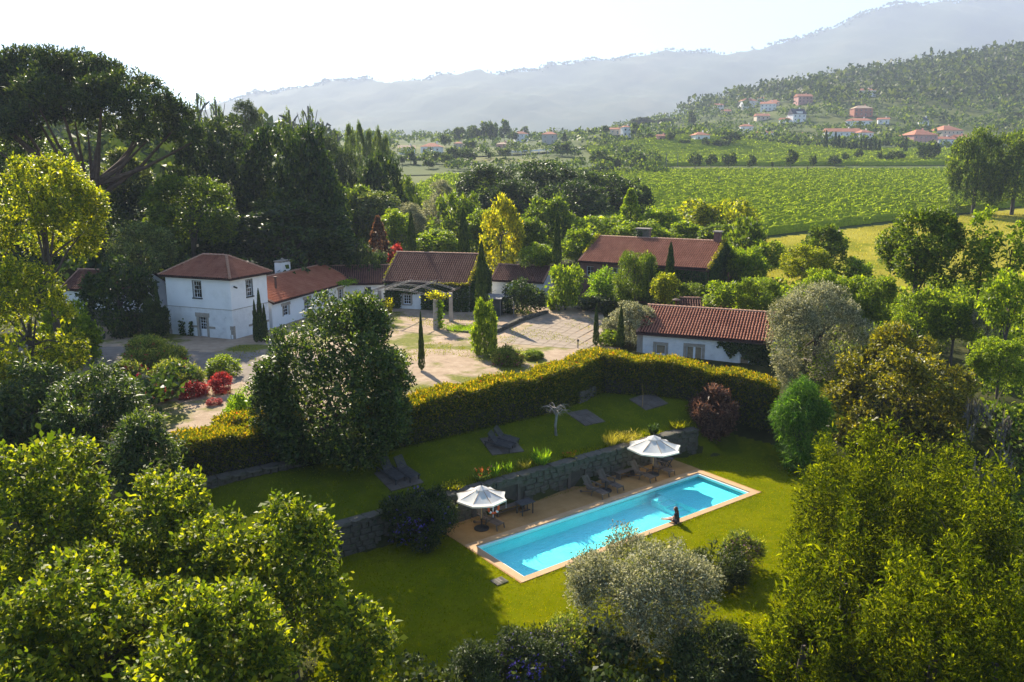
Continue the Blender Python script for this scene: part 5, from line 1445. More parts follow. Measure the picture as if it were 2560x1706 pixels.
# ---------------------------------------------------------------- garden furniture
def deck_chair(x, y, ang, label):
    """reclining steamer chair; local +x towards the feet"""
    t = empty('deck_chair', (x, y, .03), ang, label=label, cat='deck chair', group='teak deck chairs by the pool')
    w = .3
    def slats(a, b_, n, nm):
        m = MB()
        a, b_ = Vector(a), Vector(b_)
        for i in range(n):
            yy = -w + .05 + (2 * w - .1) * i / (n - 1)
            m.bar(a + Vector((0, yy, 0)), b_ + Vector((0, yy, 0)), .055, .02)
        m.bar(a + Vector((0, -w, 0)), a + Vector((0, w, 0)), .05, .035).bar(b_ + Vector((0, -w, 0)), b_ + Vector((0, w, 0)), .05, .035)
        m.build(nm, MAT['teak'], t)
    slats((-.25, 0, .34), (-.72, 0, 1.0), 7, 'backrest')
    slats((-.25, 0, .33), (.28, 0, .38), 7, 'seat')
    slats((.29, 0, .38), (.95, 0, .3), 7, 'leg_rest')
    for s in (-1, 1):
        MB().bar((.9, s * w, .3), (.98, s * w, 0), .05, .05).build('leg', MAT['teak'], t)
        MB().bar((.25, s * (w + .03), .55), (.1, s * (w + .03), 0), .05, .05).build('leg', MAT['teak'], t)
        MB().bar((-.7, s * (w + .03), .06), (.3, s * (w + .03), .36), .045, .05).build('rail', MAT['teak'], t)
        MB().bar((-.5, s * (w + .05), .62), (.34, s * (w + .05), .58), .09, .03).build('armrest', MAT['teak'], t)
        MB().tube([(-.7, s * (w - .01), .08), (-.7, s * (w + .06), .08)], [.08, .08], 10).build('wheel', MAT['teak'], t)
    return t
da = math.atan2(-1, 1)
deck_chair(-1.35, 41.25, math.atan2(-.85, 1), 'deck chair beside the left parasol base')
deck_chair(4.95, 45.6, da, 'leftmost of the four deck chairs near the right parasol')
deck_chair(5.98, 46.62, da, 'second deck chair, just behind the spare parasol base')
deck_chair(8.25, 48.2, da, 'deck chair left of the right parasol pole')
deck_chair(9.65, 49.25, da, 'deck chair right of the right parasol pole')
def sun_lounger(x, y, z, ang, label):
    t = empty('sun_lounger', (x, y, z), ang, label=label, cat='sun lounger', group='sun loungers on the terrace slabs')
    w = .33
    m = MB()
    for s in (-1, 1): m.bar((-.75, s * w, .3), (1.0, s * w, .3), .05, .08)
    m.build('frame', MAT['bluewood'], t)
    m = MB()
    for i in range(12): m.box(-.05 + .088 * i, .01 + .088 * i, -w + .02, w - .02, .345, .365)
    m.build('seat', MAT['bluewood'], t)
    m = MB()
    a, b_ = Vector((-.08, 0, .35)), Vector((-.62, 0, .88))
    for i in range(9):
        c = a.lerp(b_, (i + .5) / 9)
        m.bar(c + Vector((0, -w + .02, 0)), c + Vector((0, w - .02, 0)), .06, .02, up=(.55, 0, .55))
    for s in (-1, 1): m.bar(a + Vector((0, s * (w - .04), -.02)), b_ + Vector((0, s * (w - .04), -.02)), .04, .04)
    m.build('backrest', MAT['bluewood'], t)
    for sx in (-.65, .9):
        for s in (-1, 1): MB().bar((sx, s * w, .3), (sx * 1.05, s * w, 0), .06, .06).build('leg', MAT['bluewood'], t)
    return t
def pitch_at(x, y, e=.6):
    """local slope of the ground, as (pitch about x, roll about y)"""
    gx = float(ground(x + e, y) - ground(x - e, y)) / (2 * e)
    gy = float(ground(x, y + e) - ground(x, y - e)) / (2 * e)
    return gx, gy
def lay_on_slope(o, x, y, ang):
    gx, gy = pitch_at(x, y)
    n_ = Vector((-gx, -gy, 1)).normalized()
    q = Vector((0, 0, 1)).rotation_difference(n_)
    o.rotation_euler = (q @ Matrix.Rotation(ang, 3, 'Z').to_quaternion()).to_euler()
def slab(x, y, sx, sy, ang, label):
    m = MB()
    for i in range(3):
        for j in range(3):
            m.box(-sx / 2 + sx * i / 3 + .01, -sx / 2 + sx * (i + 1) / 3 - .01, -sy / 2 + sy * j / 3 + .01, -sy / 2 + sy * (j + 1) / 3 - .01, -.08, .05 + .006 * ((i + j) % 2))
    o = m.build('stone_pad', MAT['pad'], loc=(x, y, float(ground(x, y)) + .01), label=label, cat='paving', group='square stone pads set in the terrace lawn')
    lay_on_slope(o, x, y, ang)
def lounger_at(x, y, ang, label):
    o = sun_lounger(x, y, float(ground(x, y)) + .065, ang, label)
    lay_on_slope(o, x, y, ang)
slab(-6.4, 42.5, 2.1, 2.0, rad(38), 'stone pad under the two loungers nearest the big evergreen')
slab(-.65, 47.72, 2.2, 2.1, rad(25), 'stone pad under the two loungers in the middle of the terrace')
slab(5.15, 53.3, 1.95, 2.0, rad(38), 'empty dark stone pad in the middle of the terrace')
slab(10.05, 56.5, 2.1, 2.0, rad(30), 'empty pale stone pad near the cottage hedge')
lounger_at(-6.95, 42.55, rad(-40), 'left lounger of the pair nearest the big evergreen')
lounger_at(-6.2, 42.95, rad(-40), 'right lounger of the pair nearest the big evergreen')
lounger_at(-.95, 47.4, rad(-18), 'front lounger of the pair in the middle of the terrace')
lounger_at(-.6, 48.15, rad(-18), 'rear lounger of the pair in the middle of the terrace')
def parasol(x, y, h, R, rot, label, tilt=0.):
    t = empty('parasol', (x, y, .03), rot, label=label, cat='parasol', group='white parasols by the pool')
    MB().tube([(0, 0, 0), (0, 0, .05), (0, 0, .07)], [.42, .42, .38], 24).build('base', MAT['darkmetal'], t, False)
    MB().tube([(0, 0, .07), (0, 0, .6)], [.05, .045], 10).build('sleeve', MAT['darkmetal'], t, True)
    MB().tube([(0, 0, .6), (0, 0, h)], [.028, .025], 10).build('pole', MAT['polewood'], t, True)
    ze, zt = h - .62 * R / 1.45, h - .06
    def rim(k): return Vector((R * math.cos(k * math.pi / 4), R * math.sin(k * math.pi / 4), ze))
    top = Vector((0, 0, zt))
    for k in range(8):
        a, b_ = rim(k), rim(k + 1)
        m = MB()
        N = 6
        idx = {}
        for i in range(N + 1):
            for j in range(i + 1):
                u = i / N
                e = a.lerp(b_, j / i if i else 0.)
                p = top.lerp(e, u)
                q = (j / i if i else .5)
                p.z -= .05 * R / 1.45 * 4 * q * (1 - q) * u + .05 * math.sin(math.pi * u)
                p -= Vector((e.x, e.y, 0)) * (.06 * 4 * q * (1 - q) * max(0, u - .6) / .4)
                idx[i, j] = len(m.v)
                m.v.append(tuple(p))
        for i in range(N):
            for j in range(i + 1):
                m.f.append((idx[i, j], idx[i + 1, j], idx[i + 1, j + 1]))
                if j < i: m.f.append((idx[i, j], idx[i + 1, j + 1], idx[i, j + 1]))
        # hanging hem
        hb = len(m.v)
        for j in range(N + 1):
            p = Vector(m.v[idx[N, j]])
            m.v.append((p.x, p.y, p.z - .09))
        for j in range(N): m.f.append((idx[N, j], idx[N, j + 1], hb + j + 1, hb + j))
        m.build('canopy_panel', MAT['canvas'], t, True)
        MB().bar(top.lerp(a, .04) - Vector((0, 0, .05)), a - Vector((0, 0, .03)), .02, .025).build('rib', MAT['polewood'], t)
        MB().bar(Vector((0, 0, ze - .25)), top.lerp(a, .5) - Vector((0, 0, .07)), .018, .02).build('strut', MAT['polewood'], t)
    m = MB()
    for k in range(8):
        a, b_ = rim(k), rim(k + 1)
        q = .26
        m.poly([top + Vector((0, 0, .08)), top.lerp(a, q) + Vector((0, 0, .05)), top.lerp(b_, q) + Vector((0, 0, .05))])
    m.build('vent_cap', MAT['canvas'], t)
    MB().tube([(0, 0, h), (0, 0, h + .1), (0, 0, h + .14)], [.03, .04, .01], 8).build('finial', MAT['darkmetal'], t, True)
    MB().bar((R * .98, 0, ze - .1), (R * .98, 0, ze - .5), .02, .01).build('cord', MAT['canvas'], t)
    return t
parasol(-1.67, 40.75, 2.5, 1.45, rad(-18), 'white parasol at the left end of the pool deck')
parasol(9.13, 48.83, 2.66, 1.78, rad(8), 'larger white parasol at the right end of the pool deck')
sbt = empty('umbrella_stand', (5.74, 46.11, .03), label='spare black parasol stand between the middle deck chairs', cat='parasol stand')
MB().tube([(0, 0, 0), (0, 0, .05), (0, 0, .07)], [.4, .4, .36], 24).build('disc', MAT['darkmetal'], sbt)
MB().tube([(0, 0, .07), (0, 0, .62)], [.05, .045], 10).build('sleeve', MAT['darkmetal'], sbt, True)
def table(x, y, ang, L, W, h, label, group=None, fold=False):
    t = empty('garden_table', (x, y, .03), ang, label=label, cat='table')
    m = MB()
    n = max(4, int(W / .11))
    for i in range(n): m.box(-L / 2, L / 2, -W / 2 + W * i / n, -W / 2 + W * (i + 1) / n - .012, h - .03, h)
    m.build('table_top', MAT['bluewood'], t)
    MB().box(-L / 2 + .08, L / 2 - .08, -W / 2 + .08, W / 2 - .08, h - .09, h - .031).build('apron', MAT['bluewood'], t)
    for sx in (-1, 1):
        for sy in (-1, 1):
            a, b_ = (sx * (L / 2 - .14), sy * (W / 2 - .1), h - .09), (sx * (L / 2 - .14) * (-1 if fold else 1), sy * (W / 2 - .1), 0)
            MB().bar(a, b_, .05, .05).build('leg', MAT['bluewood'], t)
    if not fold: MB().box(-L / 2 + .16, L / 2 - .16, -.03, .03, .12, .17).build('stretcher', MAT['bluewood'], t)
    return t
table(.74, 42.78, rad(36), 1.02, .72, .72, 'slatted wooden table near the left parasol')
table(10.35, 50.15, rad(36), .75, .5, .62, 'small folding table right of the right parasol', fold=True)
table(9.95, 50.05, rad(10), .5, .4, .5, 'low side table behind the right parasol pole', fold=True)
def bench(x, y, ang, L, label):
    t = empty('bench', (x, y, .03), ang, label=label, cat='bench')
    for i in range(4): MB().box(-L / 2, L / 2, -.2 + .1 * i, -.11 + .1 * i, .4, .44).build('slat', MAT['teak'], t)
    for s in (-1, 1):
        MB().box(s * (L / 2 - .12) - .04, s * (L / 2 - .12) + .04, -.18, .18, 0, .399).build('leg', MAT['teak'], t)
    MB().box(-L / 2 + .17, L / 2 - .17, -.03, .03, .15, .2).build('stretcher', MAT['teak'], t)
    return t
bench(-.12, 42.92, rad(36.5), 2.1, 'low bench against the wall behind the slatted table')
bench(7.3, 48.42, rad(36.5), 1.5, 'low bench against the wall between the deck chairs')
lb_ = empty('lifebuoy', (-1.02, 41.35, .03), rad(20), label='orange lifebuoy with white bands under the left parasol', cat='lifebuoy')
m = MB()
N, K = 24, 8
for i in range(N):
    a = 2 * math.pi * i / N
    for j in range(K):
        b_ = 2 * math.pi * j / K
        m.v.append(((.29 + .065 * math.cos(b_)) * math.cos(a), .06 * math.sin(b_), .92 + (.29 + .065 * math.cos(b_)) * math.sin(a)))
for i in range(N):
    for j in range(K): m.f.append((i * K + j, ((i + 1) % N) * K + j, ((i + 1) % N) * K + (j + 1) % K, i * K + (j + 1) % K))
m.build('ring', MAT['buoy'], lb_, True)
for q in range(4):
    a = math.pi / 4 + q * math.pi / 2
    c = Vector((.29 * math.cos(a), 0, .92 + .29 * math.sin(a)))
    d = Vector((-math.sin(a), 0, math.cos(a)))
    MB().tube([c - d * .06, c + d * .06], [.075, .075], 10).build('band', MAT['whitepaint'], lb_, True)
MB().bar((0, .09, 0), (0, .09, 1.35), .05, .05).build('post', MAT['whitepaint'], lb_)
MB().bar((0, .09, 1.2), (0, -.02, 1.2), .03, .03).build('hook', MAT['darkmetal'], lb_)

# ---------------------------------------------------------------- seated person
def skin_obj(name, chain, edges, mat, parent, levels=2):
    me = bpy.data.meshes.new(name)
    me.from_pydata([c[0] for c in chain], edges, [])
    me.materials.append(mat)
    o = ob(name, me, parent)
    sk = o.modifiers.new('Skin', 'SKIN')
    for i, c in enumerate(chain):
        rr = c[1] if isinstance(c[1], tuple) else (c[1], c[1])
        me.skin_vertices[0].data[i].radius = rr
    me.skin_vertices[0].data[0].use_root = True
    ss = o.modifiers.new('Subdivision', 'SUBSURF')
    ss.levels = ss.render_levels = levels
    sk.use_smooth_shade = True
    return o
def person():
    fwd = math.atan2(.52, -.85)
    root = empty('person', (9.22, 41.5, .04), fwd, label='person in a dark top with long auburn hair sitting on the pool edge', cat='person')
    V, E = [], []
    def v(x, y, z, r):
        V.append(((x, y, z), r))
        return len(V) - 1
    def chain(a, *ids):
        for i in ids:
            E.append((a, i))
            a = i
        return a
    pel = v(0, 0, .14, (.15, .12))
    waist = v(.02, 0, .32, (.125, .095))
    chest = v(.05, 0, .50, (.145, .10))
    neck = v(.09, 0, .64, .05)
    head0 = v(.12, 0, .72, (.075, .08))
    head1 = v(.14, 0, .82, (.085, .095))
    head2 = v(.13, 0, .90, (.05, .06))
    chain(pel, waist, chest, neck, head0, head1, head2)
    nose = v(.25, 0, .765, .014)
    chain(head0, nose)
    for s in (-1, 1):
        sh = v(.06, s * .17, .55, .055)
        el = v(.14, s * .24, .33, .042)
        wr = v(.32, s * .16, .20, .028)
        pm = v(.38, s * .13, .185, (.03, .016))
        chain(chest, sh, el, wr, pm)
        for k, (dy, ln) in enumerate(((-.026, .068), (-.009, .08), (.009, .076), (.026, .06))):
            f1 = v(.38 + ln * .55, s * .13 + dy, .18, .009)
            f2 = v(.38 + ln, s * .13 + dy, .155, .008)
            chain(pm, f1, f2)
        t1 = v(.375, s * .13 - s * .05, .165, .01)
        chain(wr, t1)
        ear = v(.11, s * .088, .775, .014)
        chain(head0, ear)
        hip = v(.05, s * .09, .12, .095)
        kn = v(.44, s * .12, .135, .062)
        cf = v(.62, s * .105, .06, .052)
        an_ = v(.84, s * .08, .0, .034)
        ft = v(.95, s * .07, .06, (.035, .025))
        chain(pel, hip, kn, cf, an_, ft)
    skin_obj('body', V, E, MAT['skin'], root)
    V2 = [((0, 0, .16), (.175, .14)), ((.02, 0, .32), (.155, .12)), ((.05, 0, .50), (.17, .125)), ((.075, 0, .60), (.09, .085)),
          ((.06, .175, .55), .072), ((.1, .215, .43), .062), ((.06, -.175, .55), .072), ((.1, -.215, .43), .062)]
    skin_obj('top', V2, [(0, 1), (1, 2), (2, 3), (2, 4), (4, 5), (2, 6), (6, 7)], MAT['shirt'], root)
    V3 = [((0, 0, .13), (.175, .135)), ((.06, .095, .12), .115), ((.26, .11, .13), .095), ((.06, -.095, .12), .115), ((.26, -.11, .13), .095)]
    skin_obj('shorts', V3, [(0, 1), (1, 2), (0, 3), (3, 4)], MAT['shorts'], root)
    V4 = [((.12, 0, .94), (.05, .06)), ((.08, 0, .87), (.108, .105)), ((.03, 0, .75), (.105, .08)), ((-.03, 0, .6), (.1, .055)), ((-.06, 0, .46), (.07, .035)),
          ((.1, .085, .72), .045), ((.08, .1, .58), .04), ((.1, -.085, .72), .045), ((.08, -.1, .58), .04)]
    skin_obj('hair', V4, [(0, 1), (1, 2), (2, 3), (3, 4), (1, 5), (5, 6), (1, 7), (7, 8)], MAT['hair'], root)
    for s in (-1, 1):
        MB().tube([(.222, s * .03, .805), (.232, s * .03, .805)], [.011, .011], 8).build('eye', MAT['darkpaint'], root)
    MB().tube([(.226, -.022, .728), (.23, .022, .728)], [.006, .006], 6).build('mouth', MAT['r_red'], root)
person()

# ---------------------------------------------------------------- small things
def bare_tree():
    r = random.Random(8)
    root = empty('bare_tree', (2.9, 49.9, 2.33), label='small leafless tree with grey trunk alone on the terrace lawn', cat='tree')
    MB().tube([(0, 0, -.1), (-.06, 0, .7), (.02, 0, 1.4), (-.1, 0, 1.9)], [.11, .09, .08, .06], 8).build('trunk', MAT['greybark'], root, True)
    for i in range(11):
        a = i * 2.4
        s = Vector((-.05, 0, 1.35 + .05 * i))
        e = Vector((math.cos(a) * r.uniform(.7, 1.15), math.sin(a) * r.uniform(.5, .9), 1.8 + r.uniform(-.1, .35)))
        m = MB()
        m.tube([s, s.lerp(e, .5) + Vector((0, 0, .18)), e, e + (e - s) * .25 + Vector((0, 0, -.25))], [.035, .025, .014, .006], 5)
        for k in range(5):
            p = s.lerp(e, .45 + .12 * k)
            m.tube([p, p + Vector((r.uniform(-.3, .3), r.uniform(-.3, .3), r.uniform(-.25, .1)))], [.01, .004], 4)
        m.build('branch', MAT['greybark'], root, True)
bare_tree()
MB().tube([(0, 0, 0), (.02, 0, .9), (-.06, .02, 1.75)], [.025, .022, .015], 6).build('garden_stake', MAT['polewood'], loc=(9.47, 55.7, 2.52), label='thin leaning stake beside the empty pale stone pad', cat='stake')
lp = empty('lamp_post', (16.6, 79.6, 2.6), label='dark lamp post with flat cap behind the white cottage roof', cat='lamp')
MB().tube([(0, 0, 0), (0, 0, 4.1)], [.11, .09], 10).build('post', MAT['rust'], lp, True)
MB().tube([(0, 0, 4.1), (0, 0, 4.16), (0, 0, 4.3)], [.42, .42, .1], 14).build('cap', MAT['rust'], lp)
bl_ = empty('bollard_light', (6.13, 72.4, 3.2), label='small black bollard light at the edge of the paved yard', cat='lamp')
MB().tube([(0, 0, 0), (0, 0, .75)], [.045, .045], 8).build('post', MAT['darkmetal'], bl_, True)
MB().tube([(0, 0, .75), (0, 0, .82), (0, 0, .95)], [.12, .12, .06], 10).build('head', MAT['darkmetal'], bl_)
hut = empty('barbecue_hut', (-2.2, 89.4, 3.35), rad(-12), label='dark little hut with tilted metal roof at the foot of the barn cypress', cat='hut')
MB().box(-.9, .9, .05, 1.1, 0, 1.9).build('box', MAT['darkpaint'], hut)
for s in (-.95, .87): MB().box(s, s + .08, -.05, .05, 0, 2.0).build('post', MAT['steel'], hut)
MB().quadbox([(-1.1, -.35, 2.0), (1.1, -.35, 2.0), (1.1, 1.2, 2.35), (-1.1, 1.2, 2.35), (-1.1, -.35, 2.05), (1.1, -.35, 2.05), (1.1, 1.2, 2.4), (-1.1, 1.2, 2.4)]).build('roof', MAT['steel'], hut)
MB().bar((-.9, .4, 2.35), (.3, .4, 2.95), .3, .03).build('flap', MAT['steel'], hut)
MB().tube([(0, 0, 0), (0, 0, 1.9)], [.05, .05], 8).build('steel_post', MAT['steel'], loc=(.2, 88.6, 3.25), label='thin grey post in front of the dense round shrub', cat='post')
# plants along the top of the retaining wall
def on_wall(x, off=.75):
    return x, float(np.interp(x, WALL_X, WALL_Y)) + off
for (x, nm, lab, kw) in (
    (1.75, 'grass_clump', 'bright yellow-green leafy clump on the wall above the slatted table', dict(rx=.55, h=1.0, mat='fresh', n=420, L=.5, W=.05, up=1.4)),
    (-1.75, 'flower_clump', 'orange-flowered clump on the wall behind the left parasol', dict(rx=.5, h=.7, mat='oleander', n=260, L=.22, W=.05, flower='f_orange', nfl=16)),
    (-1.0, 'iris_clump', 'bright iris blades with a pink bloom on the wall', dict(rx=.3, h=.7, mat='fresh', n=120, L=.55, W=.05, up=2., flower='f_pink', nfl=3)),
    (-.25, 'iris_clump', 'second clump of bright iris blades on the wall', dict(rx=.22, h=.6, mat='fresh', n=70, L=.5, W=.05, up=2.)),
    (.75, 'twiggy_clump', 'dry twiggy clump left of the yellow-green one', dict(rx=.45, h=.7, mat='drygrass', n=240, L=.3, W=.02, up=1.2)),
    (6.4, 'dry_clump', 'tall dry stalks on the wall left of the right parasol', dict(rx=.6, h=.95, mat='drygrass', n=420, L=.45, W=.02, up=1.6)),
    (7.6, 'dry_bush', 'brownish dry bush spilling over the wall by the right parasol', dict(rx=.9, h=.9, mat='drygrass', n=700, L=.3, W=.03, up=.5)),
    (3.6, 'low_clump', 'low orange-dotted clump on the middle of the wall', dict(rx=.5, h=.35, mat='grass', n=260, L=.24, W=.04, flower='f_orange', nfl=8)),
    (9.6, 'agave_clump', 'dark small shrub behind the right parasol top', dict(rx=.35, h=.9, mat='ivy', n=260, L=.2, W=.1)),
    (11.6, 'yellow_clump', 'sunlit yellow flower clump beside the brown maple bush', dict(rx=.7, h=.5, mat='yellow', n=420, L=.3, W=.05, up=1.2)),
    (-3.3, 'low_bush', 'low yellow-green bush on the wall left of the left parasol', dict(rx=.7, h=.45, mat='yellow', n=420, L=.16, W=.08, up=.4))):
    px, py = on_wall(x)
    clump(nm, lab, 'plant', px, py, float(ground(px, py)) + .01, kw['rx'], kw['h'], kw['mat'], kw['n'], kw['L'], kw['W'], kw.get('up', .9), 'plants on the retaining wall', flower=kw.get('flower'), nfl=kw.get('nfl', 0), seed=int(x * 10) + 90)
# uncountable low growth along the wall top, grass blades on the lawns
def blades(name, label, xs_, ys_, zf, n, keep, mat, h, w, seed, lean=.45):
    r = np.random.default_rng(seed)
    x, y = r.uniform(*xs_, n), r.uniform(*ys_, n)
    k = keep(x, y)
    x, y = x[k], y[k]
    n = len(x)
    z = zf(x, y)
    d = nrm(np.stack([r.normal(0, lean, n), r.normal(0, lean, n), np.ones(n)], 1))
    hh = h * r.uniform(.5, 1.4, n)
    side = nrm(np.stack([r.normal(size=n), r.normal(size=n), np.zeros(n)], 1)) * (w * r.uniform(.6, 1.4, n))[:, None]
    b0 = np.stack([x, y, z - .01], 1)
    v_ = np.stack([b0 - side, b0 + side, b0 + d * hh[:, None]], 1).reshape(-1, 3)
    return ob(name, np_mesh(name, v_, np.arange(len(v_)).reshape(-1, 3), MAT[mat]), kind='stuff', label=label, cat='grass')
blades('lawn_grass', 'mown grass blades of the pool lawn', (-9, 20), (25, 54), lambda x, y: ground(x, y) + 0 * x, 100000, lambda x, y: (wall_s(x, y) < -.05) & ~in_deck(x, y, -.01) & (hedge_s(x, y) < -.3), 'grass', .075, .022, 61)
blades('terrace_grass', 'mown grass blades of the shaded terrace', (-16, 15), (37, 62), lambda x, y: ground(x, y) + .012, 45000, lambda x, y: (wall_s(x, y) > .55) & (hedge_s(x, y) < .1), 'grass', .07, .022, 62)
blades('wall_top_grass', 'long bright grass along the top of the retaining wall', (-6, 13), (38, 54), lambda x, y: ground(x, y) + .012, 30000, lambda x, y: (wall_s(x, y) > .5) & (wall_s(x, y) < 1.15 + .3 * np.sin(x * 1.7)), 'grass', .26, .022, 63, .3)
blades('deck_edge_grass', 'ragged grass along the pool coping', (-3, 16), (33, 47), lambda x, y: ground(x, y) + 0 * x, 60000, lambda x, y: ~in_deck(x, y, -.01) & in_deck(x, y, -.16), 'grass', .13, .02, 64)
blades('field_grass', 'dry tall grass of the field', (28, 120), (98, 190), lambda x, y: ground(x, y) + .1, 26000, lambda x, y: (y < 151 + .62 * (x - 50)), 'drygrass', .4, .05, 65)
blades('courtyard_weeds', 'weeds growing between the courtyard setts', (-26, 9), (56, 92), lambda x, y: ground(x, y) + .02, 26000, lambda x, y: in_court(x, y) & ((np.sin(x * .35 + 1) * np.sin(y * .42) + .5 * np.sin(x * .9 + y * .7)) > .35), 'grass', .13, .03, 66)

# ---------------------------------------------------------------- trees
def unit_crown(seed, ns, per, L, W, inner, **kw):
    r = np.random.default_rng(seed)
    lo = blob_lobes(r, **kw.pop('lobes', {}))
    return foliage(r, lo, np.ones(3), np.zeros(3), ns, per, L, W, kw.pop('spread', .16), inner=inner, **kw)
PROTO = {}
for i in range(5):
    PROTO['blob', i] = leaf_mesh('crown', unit_crown(200 + i, 1500, 6, .11, .068, 420, nf=5.5, thr=-.42, depth=.13, lobes=dict(n=24 + 3 * i, core=.5, rmin=.13, rmax=.36, reach=.74)), MAT['mid'])
for i in range(2):
    PROTO['big', i] = leaf_mesh('crown', unit_crown(280 + i, 3600, 6, .062, .038, 900, nf=6.5, thr=-.55, depth=.1, spread=.1, lobes=dict(n=44, core=.55, rmin=.1, rmax=.32, reach=.77)), MAT['mid'])
    PROTO['dome', i] = leaf_mesh('crown', unit_crown(210 + i, 1300, 6, .1, .055, 400, nf=5., thr=-.7, lobes=dict(n=24, core=.66, rmin=.16, rmax=.34, reach=.74)), MAT['mid'])
    PROTO['tall', i] = leaf_mesh('crown', unit_crown(220 + i, 1100, 6, .11, .06, 260, nf=5., thr=-.45, lobes=dict(n=26, core=.4, rmin=.14, rmax=.34, reach=.78, low=-.95, tall=.45)), MAT['mid'])
    PROTO['fine', i] = leaf_mesh('crown', unit_crown(230 + i, 1700, 7, .085, .03, 420, nf=5.5, thr=-.5, lobes=dict(n=26, core=.52, rmin=.14, rmax=.34, reach=.74)), MAT['mid'])
    PROTO['sparse', i] = leaf_mesh('crown', unit_crown(240 + i, 420, 6, .17, .07, 20, nf=6., thr=-.2, lobes=dict(n=9, core=.12, rmin=.16, rmax=.3, reach=.85, low=-.95)), MAT['mid'])
    PROTO['far', i] = leaf_mesh('crown', unit_crown(250 + i, 260, 4, .24, .17, 130, nf=4., thr=-.7, spread=.2, lobes=dict(n=18, core=.5, rmin=.16, rmax=.38, reach=.74)), MAT['far'])
def cone_crown(seed, n, L, W, prof, up=1.4, out=.35):
    r = np.random.default_rng(seed)
    z = r.random(n) ** .9
    th = r.random(n) * 6.283
    q = prof(z) * (1 - np.abs(r.normal(0, .12, n)))
    ins = r.random(n) < .15
    q[ins] *= .6
    p = np.stack([np.cos(th) * q, np.sin(th) * q, z * 2 - 1], 1)
    d = nrm(np.stack([np.cos(th) * out, np.sin(th) * out, np.full(n, up)], 1) + r.normal(0, .3, (n, 3)))
    return leaf_quads(p, d, nrm(np.stack([np.cos(th), np.sin(th), np.full(n, .2)], 1) + r.normal(0, .4, (n, 3))), L * r.uniform(.6, 1.3, n), W * r.uniform(.7, 1.3, n))
cyp = lambda z: np.minimum(1, (z / .1) ** .5) * np.clip(1 - z, 0, 1) ** .62 * 1.12 * (1 + .08 * np.sin(z * 30))
for i in range(3):
    PROTO['cypress', i] = leaf_mesh('crown', cone_crown(260 + i, 3000, .11, .16, cyp), MAT['cypress'])
PROTO['farcyp', 0] = leaf_mesh('crown', cone_crown(264, 260, .3, .55, cyp), MAT['cypress'])
PROTO['cone', 0] = leaf_mesh('crown', cone_crown(265, 2600, .2, .12, lambda z: np.clip(1 - z, 0, 1) ** .8 * (1 + .15 * np.sin(z * 26)), .2, 1.), MAT['mid'])
rt = np.random.default_rng(3)
TR = [trunk_mesh(np.random.default_rng(270 + i), 'trunk', 1., .055, MAT['bark'], [(0, 0, 0, 0)] + [(math.cos(a) * .32, math.sin(a) * .32, .95 + .2 * math.sin(a * 3), 0) for a in np.linspace(0, 5.2, 6)], (1, 1, 1), (0, 0, 0), lean=.03) for i in range(3)]
def set_mat(o, m):
    o.material_slots[0].link = 'OBJECT'
    o.material_slots[0].material = m
NAMES = {'stonepine': 'umbrella_pine', 'pine': 'pine_tree', 'cypress': 'cypress_tree', 'eucalyptus': 'eucalyptus_tree', 'olive': 'olive_tree', 'olivemid': 'olive_tree', 'olivefront': 'olive_tree',
         'oak': 'oak_tree', 'mimosa': 'mimosa_tree', 'magnolia': 'magnolia_tree', 'laurel': 'evergreen_tree', 'redshrub': 'red_maple', 'oleander': 'oleander_bush', 'brown': 'maple_bush', 'ceanothus': 'flowering_bush',
         'purplebush': 'flowering_bush', 'pinkbush': 'flowering_bush', 'rosemary': 'rosemary_bush', 'feather': 'feathery_shrub', 'brush': 'dead_brush', 'bushdark': 'dark_shrub', 'hedgebush': 'clipped_shrub',
         'vinebush': 'vine_arbour', 'silver': 'silver_bush', 'fresh': 'perennial_bed', 'copper': 'copper_tree', 'yellowmid': 'sweetgum_tree', 'column': 'poplar_tree'}
SHRUB = {'redshrub', 'oleander', 'brown', 'ceanothus', 'purplebush', 'pinkbush', 'rosemary', 'feather', 'brush', 'bushdark', 'hedgebush', 'vinebush', 'silver', 'fresh'}
# shared-crown kinds: prototype, material, trunk material
SHARED = {'pine': ('fine', 'pine'), 'oakdark': ('blob', 'oakdark'), 'oakmid': ('blob', 'oakmid'), 'mid': ('blob', 'mid'), 'pale': ('blob', 'pale'), 'eucalyptus': ('sparse', 'oakmid'),
          'column': ('tall', 'oakmid'), 'olivemid': ('fine', 'olive'), 'copper': ('cone', 'copper'), 'redshrub': ('dome', 'red'), 'yellowmid': ('tall', 'yellow'), 'yellowmid2': ('blob', 'yellowtree'),
          'conemid': ('cone', 'mid'), 'vinebush': ('dome', 'fresh'), 'bushdark': ('dome', 'oakdark'), 'hedgebush': ('dome', 'oakdark'), 'silver': ('fine', 'olive'), 'cypress': ('cypress', 'cypress'),
          'brush': ('sparse', 'brush'), 'fresh': ('dome', 'fresh')}
